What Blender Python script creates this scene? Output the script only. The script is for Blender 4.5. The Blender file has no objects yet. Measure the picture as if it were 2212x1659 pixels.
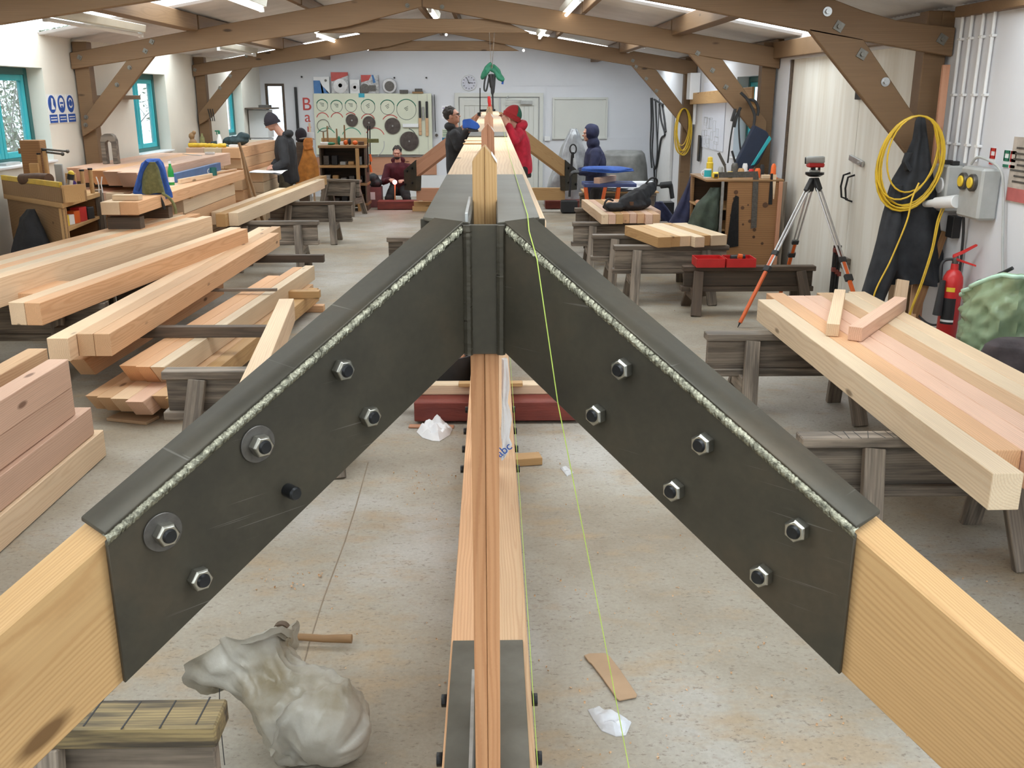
import bpy, bmesh, math, random
from mathutils import Vector, Matrix, noise
random.seed(7)
SC = bpy.context.scene
COL = SC.collection
R = math.radians

# ---------------------------------------------------------------- camera
CH = 2.05                      # eye height
FPX = 2090.0                   # focal length in pixels of the 2212 px wide photograph
PITCH = math.atan(624.5 / FPX)
YAW = math.atan(45 * math.cos(PITCH) / FPX)
cam_d = bpy.data.cameras.new('camera')
cam = bpy.data.objects.new('camera', cam_d)
COL.objects.link(cam)
cam.location = (0, 0, CH)
cam.rotation_euler = (R(90) - PITCH, 0, -YAW)
cam_d.sensor_width = 36
cam_d.lens = 36 * FPX / 2212
cam_d.clip_start = 0.05
cam_d.clip_end = 200
SC.camera = cam

# ---------------------------------------------------------------- sky, exposure
SC.view_settings.view_transform = 'Standard'
SC.view_settings.look = 'None'
SC.view_settings.gamma = 1
SC.view_settings.use_curve_mapping = False
SC.view_settings.exposure = -1.2
W = bpy.data.worlds.new('overcast_sky')
SC.world = W
W.use_nodes = True
bg = W.node_tree.nodes['Background']
bg.inputs[0].default_value = (0.80, 0.90, 1.0, 1)
bg.inputs[1].default_value = 5.5
SKYLIGHT = 13.0                # glow of the translucent roof sheets under the overcast sky
TUBE = 22.0                    # fluorescent tubes
SC.cycles.max_bounces = 8
SC.cycles.diffuse_bounces = 5
SC.cycles.glossy_bounces = 3
SC.cycles.transmission_bounces = 4
SC.cycles.transparent_max_bounces = 8
SC.cycles.caustics_reflective = False
SC.cycles.caustics_refractive = False
SC.cycles.sample_clamp_indirect = 6
SC.cycles.use_denoising = True


def portal(name, loc, size, rot):
    d = bpy.data.lights.new(name, 'AREA')
    d.shape = 'RECTANGLE'
    d.size, d.size_y = size
    d.cycles.is_portal = True
    o = bpy.data.objects.new(name, d)
    COL.objects.link(o)
    o.location = loc
    o.rotation_euler = rot


# daylight portals fill the real openings of the walls
portal('portal_window', (-4.72, 10.3, 1.87), (1.3, 1.0), (0, R(-90), 0))
portal('portal_window', (-4.72, 13.6, 1.8), (1.3, 1.1), (0, R(-90), 0))
portal('portal_window', (-4.72, 18.2, 1.8), (1.1, 1.0), (0, R(-90), 0))
portal('portal_window', (3.24, 13.1, 1.75), (1.0, 1.1), (0, R(90), 0))
portal('portal_door', (3.3, 1.2, 1.2), (2.4, 3.0), (0, R(90), 0))
portal('portal_door', (-0.8, -3.95, 1.25), (3.0, 2.5), (R(90), 0, 0))


# ---------------------------------------------------------------- helpers
def ray(u, v):
    """Direction of the sight line through pixel (u, v) of the 2212x1659 photograph (used only to take positions off it)."""
    a = (u - 1106) / FPX
    b = -(v - 829.5) / FPX
    cy, sy, ct, st = math.cos(YAW), math.sin(YAW), math.cos(PITCH), math.sin(PITCH)
    return Vector((sy * ct + a * cy + b * sy * st, cy * ct - a * sy + b * cy * st, -st + b * ct))


def at(u, v, X=None, Y=None, Z=None, pl=None):
    d = ray(u, v)
    o = Vector((0, 0, CH))
    if X is not None:
        t = X / d.x
    elif Y is not None:
        t = Y / d.y
    elif Z is not None:
        t = (Z - CH) / d.z
    else:
        p, n = Vector(pl[0]), Vector(pl[1])
        t = (p - o).dot(n) / d.dot(n)
    return o + d * t


def wmat(o):
    m = o.matrix_basis.copy()
    return m if o.parent is None else wmat(o.parent) @ o.matrix_parent_inverse @ m


def setp(o, parent):
    if parent is not None:
        o.parent = parent
        o.matrix_parent_inverse = wmat(parent).inverted()


def tag(o, label=None, cat=None, group=None, kind=None):
    if label: o['label'] = label
    if cat: o['category'] = cat
    if group: o['group'] = group
    if kind: o['kind'] = kind
    return o


def empty(name, loc, label=None, cat=None, group=None):
    o = bpy.data.objects.new(name, None)
    COL.objects.link(o)
    o.location = loc
    o.empty_display_size = 0.05
    return tag(o, label, cat, group)


def copy_tree(o, parent=None):
    c = o.copy()
    COL.objects.link(c)
    c.parent = parent
    for ch in [x for x in COL.objects if x.parent is o]:
        copy_tree(ch, c)
    return c


def frame(ax, up=(0, 0, 1)):
    """Rotation whose X runs along ax and whose Z is as near as can be to up."""
    x = Vector(ax).normalized()
    z = Vector(up)
    z = (z - x * z.dot(x))
    if z.length < 1e-5:
        z = Vector((0, 1, 0)) - x * x.y
    z.normalize()
    y = z.cross(x)
    return Matrix((x, y, z)).transposed()


class MB:
    def __init__(s):
        s.v, s.f = [], []

    def add(s, vs, fs):
        b = len(s.v)
        s.v += [Vector(v) for v in vs]
        s.f += [tuple(i + b for i in f) for f in fs]
        return s

    def box(s, c, d, rot=None):
        c = Vector(c)
        vs = []
        for k in (-1, 1):
            for j in (-1, 1):
                for i in (-1, 1):
                    p = Vector((i * d[0] / 2, j * d[1] / 2, k * d[2] / 2))
                    vs.append(c + (rot @ p if rot else p))
        return s.add(vs, [(0, 2, 3, 1), (4, 5, 7, 6), (0, 1, 5, 4), (2, 6, 7, 3), (0, 4, 6, 2), (1, 3, 7, 5)])

    def bar(s, a, b, w, h, up=(0, 0, 1)):
        a, b = Vector(a), Vector(b)
        return s.box((a + b) / 2, ((b - a).length, w, h), frame(b - a, up))

    def loft(s, rings, cap=True, closed=True):
        n = len(rings[0])
        vs = [p for r in rings for p in r]
        fs = []
        for i in range(len(rings) - 1):
            for j in range(n if closed else n - 1):
                k = (j + 1) % n
                fs.append((i * n + j, i * n + k, (i + 1) * n + k, (i + 1) * n + j))
        if cap and closed:
            fs.append(tuple(reversed(range(n))))
            fs.append(tuple((len(rings) - 1) * n + j for j in range(n)))
        return s.add(vs, fs)

    def cyl(s, a, b, r0, r1=None, n=16):
        a, b = Vector(a), Vector(b)
        r1 = r0 if r1 is None else r1
        m = frame(b - a)
        c = [(math.cos(2 * math.pi * i / n), math.sin(2 * math.pi * i / n)) for i in range(n)]
        return s.loft([[a + m @ Vector((0, x * r0, y * r0)) for x, y in c], [b + m @ Vector((0, x * r1, y * r1)) for x, y in c]])

    def tube(s, pts, r, n=8, closed=False):
        pts = [Vector(p) for p in pts]
        rings = []
        up = Vector((0.1, 0.2, 1))
        for i, p in enumerate(pts):
            d = pts[min(i + 1, len(pts) - 1)] - pts[max(i - 1, 0)]
            if d.length < 1e-7: d = Vector((1, 0, 0))
            m = frame(d, up)
            up = m @ Vector((0, 0, 1))
            rr = r[i] if isinstance(r, (list, tuple)) else r
            rings.append([p + m @ Vector((0, math.cos(2 * math.pi * j / n) * rr, math.sin(2 * math.pi * j / n) * rr)) for j in range(n)])
        return s.loft(rings)

    def lathe(s, prof, o=(0, 0, 0), ax=(0, 0, 1), n=24):
        o = Vector(o)
        m = frame(ax, (0.3, 1, 0.1))
        rings = [[o + m @ Vector((z, math.cos(2 * math.pi * j / n) * r, math.sin(2 * math.pi * j / n) * r)) for j in range(n)] for r, z in prof]
        return s.loft(rings)

    def ball(s, c, r, n=16, m=10, rot=None):
        c = Vector(c)
        if not isinstance(r, (list, tuple)): r = (r, r, r)
        rings = []
        for i in range(m + 1):
            t = math.pi * i / m
            t = min(max(t, 0.02), math.pi - 0.02)
            ring = []
            for j in range(n):
                a = 2 * math.pi * j / n
                p = Vector((math.sin(t) * math.cos(a) * r[0], math.sin(t) * math.sin(a) * r[1], -math.cos(t) * r[2]))
                ring.append(c + (rot @ p if rot else p))
            rings.append(ring)
        return s.loft(rings)

    def prism(s, pts, ext):
        """polygon pts (3-D, planar) pushed along the vector ext"""
        n = len(pts)
        ext = Vector(ext)
        a = [Vector(p) for p in pts]
        return s.add(a + [p + ext for p in a], [tuple(reversed(range(n))), tuple(range(n, 2 * n))] + [(i, (i + 1) % n, n + (i + 1) % n, n + i) for i in range(n)])

    def quadgrid(s, fn, nu, nv):
        vs = [fn(i / nu, j / nv) for j in range(nv + 1) for i in range(nu + 1)]
        fs = [(j * (nu + 1) + i, j * (nu + 1) + i + 1, (j + 1) * (nu + 1) + i + 1, (j + 1) * (nu + 1) + i) for j in range(nv) for i in range(nu)]
        return s.add(vs, fs)

    def build(s, name, mat, parent=None, bevel=0, smooth=35, mods=None, origin=None, seg=1):
        me = bpy.data.meshes.new(name)
        lo = Vector([min(v[i] for v in s.v) for i in range(3)])
        hi = Vector([max(v[i] for v in s.v) for i in range(3)])
        c = Vector(origin) if origin is not None else Vector(((lo.x + hi.x) / 2, (lo.y + hi.y) / 2, lo.z))
        me.from_pydata([v - c for v in s.v], [], s.f)
        bm = bmesh.new()
        bm.from_mesh(me)
        bmesh.ops.recalc_face_normals(bm, faces=bm.faces)
        if bevel:
            bmesh.ops.bevel(bm, geom=[e for e in bm.edges if e.is_manifold and e.calc_face_angle(0) > 0.5], offset=bevel, segments=seg, affect='EDGES', clamp_overlap=True)
        bm.to_mesh(me)
        bm.free()
        if smooth:
            me.polygons.foreach_set('use_smooth', [True] * len(me.polygons))
            me.set_sharp_from_angle(angle=R(smooth))
        if mat: me.materials.append(mat)
        o = bpy.data.objects.new(name, me)
        COL.objects.link(o)
        o.location = c
        setp(o, parent)
        return o


def timber(name, a, b, w, h, mat, parent=None, up=(0, 0, 1), bevel=0.003, slant=(0, 0), top=False):
    """a squared timber from a to b (centre line, or centre of the top face when top); its own X runs along the grain"""
    a, b = Vector(a), Vector(b)
    m = frame(b - a, up)
    if top:
        off = m @ Vector((0, 0, -h / 2))
        a, b = a + off, b + off
    L = (b - a).length
    k = MB()
    vs = []
    for z in (-1, 1):
        for y in (-1, 1):
            for x in (-1, 1):
                vs.append((x * L / 2 + (slant[1] if x > 0 else slant[0]) * (z * h / 2), y * w / 2, z * h / 2))
    k.add(vs, [(0, 2, 3, 1), (4, 5, 7, 6), (0, 1, 5, 4), (2, 6, 7, 3), (0, 4, 6, 2), (1, 3, 7, 5)])
    o = k.build(name, mat, None, bevel=bevel, origin=(0, 0, 0))
    M = m.to_4x4()
    M.translation = (a + b) / 2
    o.matrix_basis = M
    setp(o, parent)
    return o


# ---------------------------------------------------------------- materials
def newmat(name):
    m = bpy.data.materials.new(name)
    m.use_nodes = True
    nt = m.node_tree
    return m, nt, nt.nodes['Principled BSDF']


def N(nt, t, **k):
    n = nt.nodes.new(t)
    for a, b in k.items():
        setattr(n, a, b)
    return n


def ramp(nt, fac, stops):
    r = N(nt, 'ShaderNodeValToRGB')
    while len(r.color_ramp.elements) < len(stops):
        r.color_ramp.elements.new(0.5)
    for e, (p, c) in zip(r.color_ramp.elements, stops):
        e.position = p
        e.color = (*c, 1)
    nt.links.new(fac, r.inputs[0])
    return r.outputs[0]


def mixc(nt, fac, a, b, mode='MIX'):
    m = N(nt, 'ShaderNodeMix', data_type='RGBA', blend_type=mode)
    for i, x in ((0, fac), (6, a), (7, b)):
        if isinstance(x, (int, float)):
            m.inputs[i].default_value = x
        elif isinstance(x, tuple):
            m.inputs[i].default_value = (*x, 1)
        else:
            nt.links.new(x, m.inputs[i])
    return m.outputs[2]


def noise_n(nt, vec, scale, detail=4, rough=0.55):
    n = N(nt, 'ShaderNodeTexNoise')
    n.inputs['Scale'].default_value = scale
    n.inputs['Detail'].default_value = detail
    n.inputs['Roughness'].default_value = rough
    if vec: nt.links.new(vec, n.inputs['Vector'])
    return n


def scaled(nt, vec, s):
    m = N(nt, 'ShaderNodeMapping')
    m.inputs['Scale'].default_value = s
    nt.links.new(vec, m.inputs['Vector'])
    return m.outputs[0]


def bump(nt, p, h, strength=0.3, dist=0.01):
    b = N(nt, 'ShaderNodeBump')
    b.inputs['Strength'].default_value = strength
    b.inputs['Distance'].default_value = dist
    nt.links.new(h, b.inputs['Height'])
    nt.links.new(b.outputs[0], p.inputs['Normal'])


def wood(name, light, dark, rough=0.55, rings=30, vary=0.12, contrast=0.55, knots=True, warp=0.06, hue2=None, weather=0):
    m, nt, p = newmat(name)
    L = nt.links.new
    tc = N(nt, 'ShaderNodeTexCoord')
    oi = N(nt, 'ShaderNodeObjectInfo')
    cb = N(nt, 'ShaderNodeCombineXYZ')
    for i, k in enumerate((37.0, 0.16, 0.11)):
        mu = N(nt, 'ShaderNodeMath', operation='MULTIPLY_ADD')
        L(oi.outputs['Random'], mu.inputs[0])
        mu.inputs[1].default_value = k
        mu.inputs[2].default_value = (0, -0.02, -0.13)[i]
        L(mu.outputs[0], cb.inputs[i])
    ad = N(nt, 'ShaderNodeVectorMath', operation='ADD')
    L(tc.outputs['Object'], ad.inputs[0])
    L(cb.outputs[0], ad.inputs[1])
    base = ad.outputs[0]
    wn = noise_n(nt, scaled(nt, base, (0.9, 5, 5)), 1.0, 2)
    sb = N(nt, 'ShaderNodeVectorMath', operation='MULTIPLY_ADD')
    L(wn.outputs['Color'], sb.inputs[0])
    sb.inputs[1].default_value = (warp, warp, warp)
    L(base, sb.inputs[2])
    wv = N(nt, 'ShaderNodeTexWave', wave_type='RINGS', rings_direction='X', wave_profile='SIN')
    wv.inputs['Scale'].default_value = rings
    wv.inputs['Distortion'].default_value = 0.6
    wv.inputs['Detail'].default_value = 1
    wv.inputs['Detail Scale'].default_value = 2
    L(sb.outputs[0], wv.inputs['Vector'])
    rr = ramp(nt, wv.outputs['Fac'], [(0.0, (0, 0, 0)), (0.55, (0.25,) * 3), (0.95, (1, 1, 1))])
    mu = N(nt, 'ShaderNodeMath', operation='MULTIPLY')
    L(rr, mu.inputs[0])
    mu.inputs[1].default_value = contrast
    col = mixc(nt, mu.outputs[0], light, dark)
    fine = noise_n(nt, scaled(nt, base, (3, 160, 160)), 1.0, 3)
    col = mixc(nt, 0.25, col, ramp(nt, fine.outputs['Fac'], [(0.3, (0.55,) * 3), (0.7, (1, 1, 1))]), 'MULTIPLY')
    big = noise_n(nt, scaled(nt, base, (0.7, 4, 4)), 1.0, 3)
    col = mixc(nt, 0.5, col, ramp(nt, big.outputs['Fac'], [(0.3, (0.80, 0.74, 0.68)), (0.7, (1.1, 1.08, 1.05))]), 'MULTIPLY')
    if hue2:
        hr = ramp(nt, oi.outputs['Random'], [(0.35, (0, 0, 0)), (0.8, (1, 1, 1))])
        col = mixc(nt, hr, col, mixc(nt, 1.0, col, hue2, 'MULTIPLY'))
    if knots:
        vo = N(nt, 'ShaderNodeTexVoronoi')
        L(scaled(nt, base, (1.6, 5, 5)), vo.inputs['Vector'])
        vo.inputs['Scale'].default_value = 1.0
        kr = ramp(nt, vo.outputs['Distance'], [(0.05, (1, 1, 1)), (0.10, (0, 0, 0))])
        col = mixc(nt, kr, col, tuple(c * 0.42 for c in dark))
    if weather:
        ww = noise_n(nt, scaled(nt, base, (2.0, 25, 25)), 1.0, 4)
        col = mixc(nt, ramp(nt, ww.outputs['Fac'], [(0.42, (0, 0, 0)), (0.62, (weather,) * 3)]), col, (0.05, 0.042, 0.035))
    hsv = N(nt, 'ShaderNodeHueSaturation')
    mr = N(nt, 'ShaderNodeMapRange')
    L(oi.outputs['Random'], mr.inputs[0])
    mr.inputs['To Min'].default_value = 1 - vary
    mr.inputs['To Max'].default_value = 1 + vary
    L(mr.outputs[0], hsv.inputs['Value'])
    L(col, hsv.inputs['Color'])
    L(hsv.outputs[0], p.inputs['Base Color'])
    p.inputs['Roughness'].default_value = rough
    p.inputs['Specular IOR Level'].default_value = 0.3
    bump(nt, p, fine.outputs['Fac'], 0.15, 0.002)
    return m


def plain(name, col, rough=0.5, metal=0.0, var=0.12, scale=8, bmp=0.0, col2=None, thresh=None, stretch=(1, 1, 1), spec=0.5, bscale=None):
    m, nt, p = newmat(name)
    tc = N(nt, 'ShaderNodeTexCoord')
    v = scaled(nt, tc.outputs['Object'], stretch)
    n = noise_n(nt, v, scale, 5)
    c2 = col2 or tuple(max(0, c * (1 - var * 2)) for c in col)
    t = thresh or (0.3, 0.7)
    c = ramp(nt, n.outputs['Fac'], [(t[0], c2), (t[1], col)])
    nt.links.new(c, p.inputs['Base Color'])
    p.inputs['Roughness'].default_value = rough
    p.inputs['Metallic'].default_value = metal
    p.inputs['Specular IOR Level'].default_value = spec
    if bmp:
        n2 = noise_n(nt, v, bscale or scale * 4, 5)
        bump(nt, p, n2.outputs['Fac'], bmp, 0.01)
    return m


def glow(name, col, strength):
    m, nt, p = newmat(name)
    p.inputs['Base Color'].default_value = (*col, 1)
    p.inputs['Emission Color'].default_value = (*col, 1)
    p.inputs['Emission Strength'].default_value = strength
    return m


def clear(name, tint=(0.9, 0.95, 0.95), clearness=0.85, rough=0.1, body=(0.8, 0.8, 0.8), bmp=0):
    m, nt, p = newmat(name)
    tr = N(nt, 'ShaderNodeBsdfTransparent')
    tr.inputs[0].default_value = (*tint, 1)
    mx = N(nt, 'ShaderNodeMixShader')
    mx.inputs[0].default_value = 1 - clearness
    nt.links.new(tr.outputs[0], mx.inputs[1])
    nt.links.new(p.outputs[0], mx.inputs[2])
    nt.links.new(mx.outputs[0], nt.nodes['Material Output'].inputs[0])
    p.inputs['Base Color'].default_value = (*body, 1)
    p.inputs['Roughness'].default_value = rough
    if bmp:
        n2 = noise_n(nt, N(nt, 'ShaderNodeTexCoord').outputs['Object'], 14, 3)
        bump(nt, p, n2.outputs['Fac'], bmp, 0.02)
    return m


M = {}
M['fir'] = wood('fir_fresh', (0.72, 0.485, 0.295), (0.54, 0.295, 0.155), hue2=(1.0, 0.90, 0.84), contrast=0.42)
M['fir_pale'] = wood('fir_pale', (0.80, 0.655, 0.475), (0.64, 0.455, 0.28), hue2=(1.0, 0.92, 0.87), contrast=0.4)
M['fir_pink'] = wood('fir_pink', (0.76, 0.52, 0.395), (0.57, 0.32, 0.215), contrast=0.4)
M['fir_gold'] = wood('fir_gold', (0.56, 0.355, 0.165), (0.40, 0.215, 0.085), rings=40, contrast=0.45, vary=0.05, warp=0.10)
M['fir_post'] = wood('fir_post', (0.62, 0.33, 0.17), (0.44, 0.19, 0.085), rings=60, contrast=0.45, vary=0.03, knots=False, warp=0.03)
M['fir_rose'] = wood('fir_rose', (0.58, 0.31, 0.20), (0.42, 0.18, 0.10), contrast=0.4, vary=0.05)
M['old_beam'] = wood('aged_larch', (0.225, 0.142, 0.078), (0.145, 0.085, 0.043), contrast=0.35, vary=0.10)
M['grey_wood'] = wood('weathered_grey_board', (0.29, 0.245, 0.20), (0.17, 0.14, 0.115), contrast=0.5, vary=0.25, weather=0.7, rings=24, knots=False)
M['dark_wood'] = wood('dark_stained_board', (0.13, 0.095, 0.07), (0.06, 0.045, 0.035), contrast=0.5, vary=0.2, weather=0.5, knots=False)
M['scored_wood'] = wood('scored_trestle_rail', (0.36, 0.28, 0.14), (0.20, 0.155, 0.09), contrast=0.6, weather=0.95, knots=False)
M['brown_ply'] = wood('brown_bench_board', (0.33, 0.20, 0.10), (0.22, 0.12, 0.055), contrast=0.3, vary=0.12, rings=12)
M['knotty'] = wood('knotty_board', (0.34, 0.185, 0.085), (0.20, 0.09, 0.04), contrast=0.35, vary=0.06, rings=14)
M['red_sleeper'] = plain('red_brown_sleeper', (0.23, 0.045, 0.03), 0.6, 0, 0.25, 3, 0.3, col2=(0.13, 0.025, 0.02), stretch=(1, 1, 6))
M['white_paint'] = plain('white_wall_paint', (0.72, 0.735, 0.775), 0.7, 0, 0.03, 1.3, 0.25, bscale=9)
M['cream_paint'] = plain('cream_wall_paint', (0.78, 0.75, 0.67), 0.7, 0, 0.04, 1.3, 0.35, bscale=7)
M['door_paint'] = plain('dirty_white_door', (0.80, 0.79, 0.73), 0.55, 0, 0.1, 5, 0.1, col2=(0.66, 0.62, 0.53), thresh=(0.25, 0.6), stretch=(1, 1.5, 0.12))
M['panel_white'] = plain('white_panel_paint', (0.66, 0.67, 0.63), 0.5, 0, 0.03, 2)
M['blockwall'] = plain('white_block_wall', (0.80, 0.81, 0.82), 0.7, 0, 0.05, 2, 0.2)
M['teal'] = plain('teal_window_paint', (0.03, 0.42, 0.48), 0.4, 0, 0.1, 3)
M['teal_dark'] = plain('dark_teal_frame', (0.02, 0.12, 0.12), 0.45, 0, 0.1, 3)
M['black'] = plain('black_matt', (0.02, 0.02, 0.022), 0.55, 0, 0.1, 6)
M['rubber'] = plain('black_rubber', (0.03, 0.03, 0.032), 0.6, 0, 0.1, 20)
M['white'] = plain('white_plastic', (0.82, 0.83, 0.84), 0.35, 0, 0.03, 4)
M['paper'] = plain('white_paper', (0.88, 0.89, 0.92), 0.6, 0, 0.03, 6)
M['zinc'] = plain('zinc_steel', (0.55, 0.56, 0.56), 0.38, 0.9, 0.15, 20)
M['alu'] = plain('brushed_aluminium', (0.75, 0.76, 0.78), 0.3, 0.9, 0.08, 20)
M['nut'] = plain('bright_nut_steel', (0.50, 0.49, 0.44), 0.33, 1.0, 0.15, 60)
M['washer'] = plain('grey_washer_steel', (0.17, 0.16, 0.15), 0.45, 0.8, 0.2, 50)
M['bolt'] = plain('black_bolt_steel', (0.03, 0.031, 0.034), 0.38, 0.6, 0.2, 40)
M['orange'] = plain('orange_enamel', (0.80, 0.14, 0.02), 0.4, 0, 0.08, 8)
M['red'] = plain('red_enamel', (0.62, 0.03, 0.03), 0.35, 0, 0.1, 6)
M['yellow'] = plain('yellow_hose', (0.72, 0.47, 0.03), 0.4, 0, 0.15, 10)
M['yellow_sleeve'] = plain('yellow_plastic', (0.85, 0.60, 0.05), 0.4, 0, 0.1, 10)
M['blue'] = plain('blue_fabric', (0.02, 0.10, 0.45), 0.7, 0, 0.25, 14, 0.2)
M['olive'] = plain('olive_mesh_fabric', (0.22, 0.22, 0.09), 0.8, 0, 0.2, 30, 0.2)
M['green'] = plain('green_sling', (0.02, 0.20, 0.11), 0.6, 0, 0.2, 12)
M['string'] = plain('lime_string', (0.50, 0.66, 0.12), 0.6, 0, 0.1, 20)
M['grey_plastic'] = plain('grey_plastic', (0.45, 0.46, 0.45), 0.45, 0, 0.08, 10)
M['card'] = plain('brown_cardboard', (0.46, 0.31, 0.19), 0.8, 0, 0.1, 6)
M['charcoal_cloth'] = plain('charcoal_coat_cloth', (0.035, 0.038, 0.045), 0.9, 0, 0.3, 9, 0.3, bscale=30)
M['green_cloth'] = plain('dark_green_coat_cloth', (0.05, 0.07, 0.05), 0.85, 0, 0.3, 9, 0.3)
M['skylight'] = glow('translucent_roof_sheet', (0.90, 0.97, 1.0), SKYLIGHT)
M['tube_on'] = glow('lit_fluorescent_tube', (1.0, 0.95, 0.86), TUBE)
M['roof_sheet'] = plain('white_corrugated_roof', (0.80, 0.80, 0.82), 0.5, 0, 0.08, 3)
M['batten'] = plain('cream_light_batten', (0.80, 0.80, 0.72), 0.4, 0, 0.05, 4)


def steel_mat():
    m, nt, p = newmat('mill_scale_steel')
    tc = N(nt, 'ShaderNodeTexCoord')
    o = tc.outputs['Object']
    a = noise_n(nt, o, 3.5, 5)
    c = ramp(nt, a.outputs['Fac'], [(0.3, (0.036, 0.032, 0.024)), (0.5, (0.055, 0.048, 0.034)), (0.7, (0.080, 0.060, 0.038))])
    b = noise_n(nt, o, 60, 4)
    c = mixc(nt, 0.3, c, ramp(nt, b.outputs['Fac'], [(0.35, (0.7,) * 3), (0.65, (1.1,) * 3)]), 'MULTIPLY')
    s = noise_n(nt, scaled(nt, o, (1.5, 1.5, 90)), 2.0, 2)
    c = mixc(nt, ramp(nt, s.outputs['Fac'], [(0.70, (0, 0, 0)), (0.74, (0.35,) * 3)]), c, (0.25, 0.24, 0.22))
    nt.links.new(c, p.inputs['Base Color'])
    p.inputs['Metallic'].default_value = 0.35
    rr = N(nt, 'ShaderNodeMapRange')
    nt.links.new(a.outputs['Fac'], rr.inputs[0])
    rr.inputs['To Min'].default_value = 0.42
    rr.inputs['To Max'].default_value = 0.58
    nt.links.new(rr.outputs[0], p.inputs['Roughness'])
    bump(nt, p, b.outputs['Fac'], 0.05, 0.001)
    return m


M['steel'] = steel_mat()
M['flat_steel'] = plain('grey_flange_steel', (0.155, 0.145, 0.12), 0.45, 0.5, 0.2, 5, col2=(0.085, 0.075, 0.055))
M['weld'] = plain('bright_weld_metal', (0.36, 0.35, 0.27), 0.30, 1.0, 0.4, 90, 0.35, bscale=160)
M['pencil'] = plain('dark_marker', (0.10, 0.05, 0.04), 0.7)


def floor_mat():
    m, nt, p = newmat('worn_concrete_floor')
    o = N(nt, 'ShaderNodeTexCoord').outputs['Object']
    a = noise_n(nt, o, 0.9, 6, 0.6)
    c = ramp(nt, a.outputs['Fac'], [(0.30, (0.265, 0.215, 0.155)), (0.5, (0.36, 0.325, 0.265)), (0.68, (0.46, 0.445, 0.41))])
    d = noise_n(nt, scaled(nt, o, (1, 1.8, 1)), 2.2, 5, 0.65)      # sawdust drifts
    c = mixc(nt, ramp(nt, d.outputs['Fac'], [(0.52, (0, 0, 0)), (0.66, (0.55,) * 3)]), c, (0.40, 0.285, 0.165))
    s = noise_n(nt, scaled(nt, o, (38, 70, 38)), 1.0, 4, 0.7)      # dark flecks
    c = mixc(nt, ramp(nt, s.outputs['Fac'], [(0.585, (0, 0, 0)), (0.65, (0.7,) * 3)]), c, (0.20, 0.165, 0.13))
    g = noise_n(nt, o, 60, 3, 0.6)
    c = mixc(nt, 0.35, c, ramp(nt, g.outputs['Fac'], [(0.35, (0.75,) * 3), (0.65, (1.1,) * 3)]), 'MULTIPLY')
    h = noise_n(nt, scaled(nt, o, (1.0, 1.0, 1)), 6.0, 4, 0.7)     # stains
    c = mixc(nt, ramp(nt, h.outputs['Fac'], [(0.64, (0, 0, 0)), (0.74, (0.5,) * 3)]), c, (0.25, 0.19, 0.14))
    nt.links.new(c, p.inputs['Base Color'])
    p.inputs['Roughness'].default_value = 0.62
    p.inputs['Specular IOR Level'].default_value = 0.35
    bump(nt, p, g.outputs['Fac'], 0.15, 0.004)
    return m


M['floor'] = floor_mat()
# ================================================================ the room
XL, XR, YB, YN = -4.7, 3.28, 20.7, -4.0
EAVE, RIDGE, XM = 2.66, 3.39, -0.76


def struct(mb, name, mat, bevel=0, smooth=30):
    return tag(mb.build(name, mat, bevel=bevel, smooth=smooth), kind='structure')


struct(MB().box(((XL + XR) / 2, (YB + YN) / 2, -0.1), (XR - XL + 0.6, YB - YN + 0.6, 0.2)), 'floor', M['floor'])


def wall_y(name, x0, x1, ya, yb, z1, holes, mat):
    k = MB()
    cuts = sorted({ya, yb} | {h[0] for h in holes} | {h[1] for h in holes})
    for a, b in zip(cuts, cuts[1:]):
        h = next((h for h in holes if h[0] <= a + 1e-6 and h[1] >= b - 1e-6), None)
        segs = [(0, z1)] if not h else [(0, h[2]), (h[3], z1)]
        for s, e in segs:
            if e - s > 0.01:
                k.box(((x0 + x1) / 2, (a + b) / 2, (s + e) / 2), (abs(x1 - x0), b - a, e - s))
    return struct(k, name, mat, smooth=0)


def wall_x(name, y0, y1, xa, xb, fz, holes, mat):
    k = MB()
    cuts = sorted({xa, xb, XM} | {h[0] for h in holes} | {h[1] for h in holes})
    for a, b in zip(cuts, cuts[1:]):
        h = next((h for h in holes if h[0] <= a + 1e-6 and h[1] >= b - 1e-6), None)
        segs = [(0, None)] if not h else [(0, h[2]), (h[3], None)]
        for s, e in segs:
            if e is not None and e - s < 0.01: continue
            ta, tb = (fz(a), fz(b)) if e is None else (e, e)
            k.prism([(a, y0, s), (b, y0, s), (b, y0, tb), (a, y0, ta)], (0, y1 - y0, 0))
    return struct(k, name, mat, smooth=0)


WL = [(9.4, 10.75, 1.36, 2.32), (13.35, 14.72, 1.26, 2.33), (18.0, 19.15, 1.30, 2.27)]
wall_y('wall_left', XL - 0.28, XL, YN, YB, EAVE + 0.02, WL, M['cream_paint'])
wall_y('wall_right', XR, XR + 0.25, YN, YB, EAVE + 0.02, [(12.1, 13.45, 1.22, 2.28), (7.62, 11.12, 0.0, 2.42), (-0.3, 2.7, 0.0, 2.4)], M['white_paint'])
fz = lambda x: EAVE + (RIDGE - EAVE) * (1 - abs(x - XM) / (XM - XL + 0.01)) - 0.02
wall_x('wall_back', YB, YB + 0.25, XL - 0.28, XR + 0.25, fz, [(-4.60, -4.22, 1.1, 2.27)], M['white_paint'])
wall_x('wall_front', YN - 0.25, YN, XL - 0.28, XR + 0.25, fz, [(-2.3, 0.7, 0.0, 2.5)], M['white_paint'])

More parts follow.
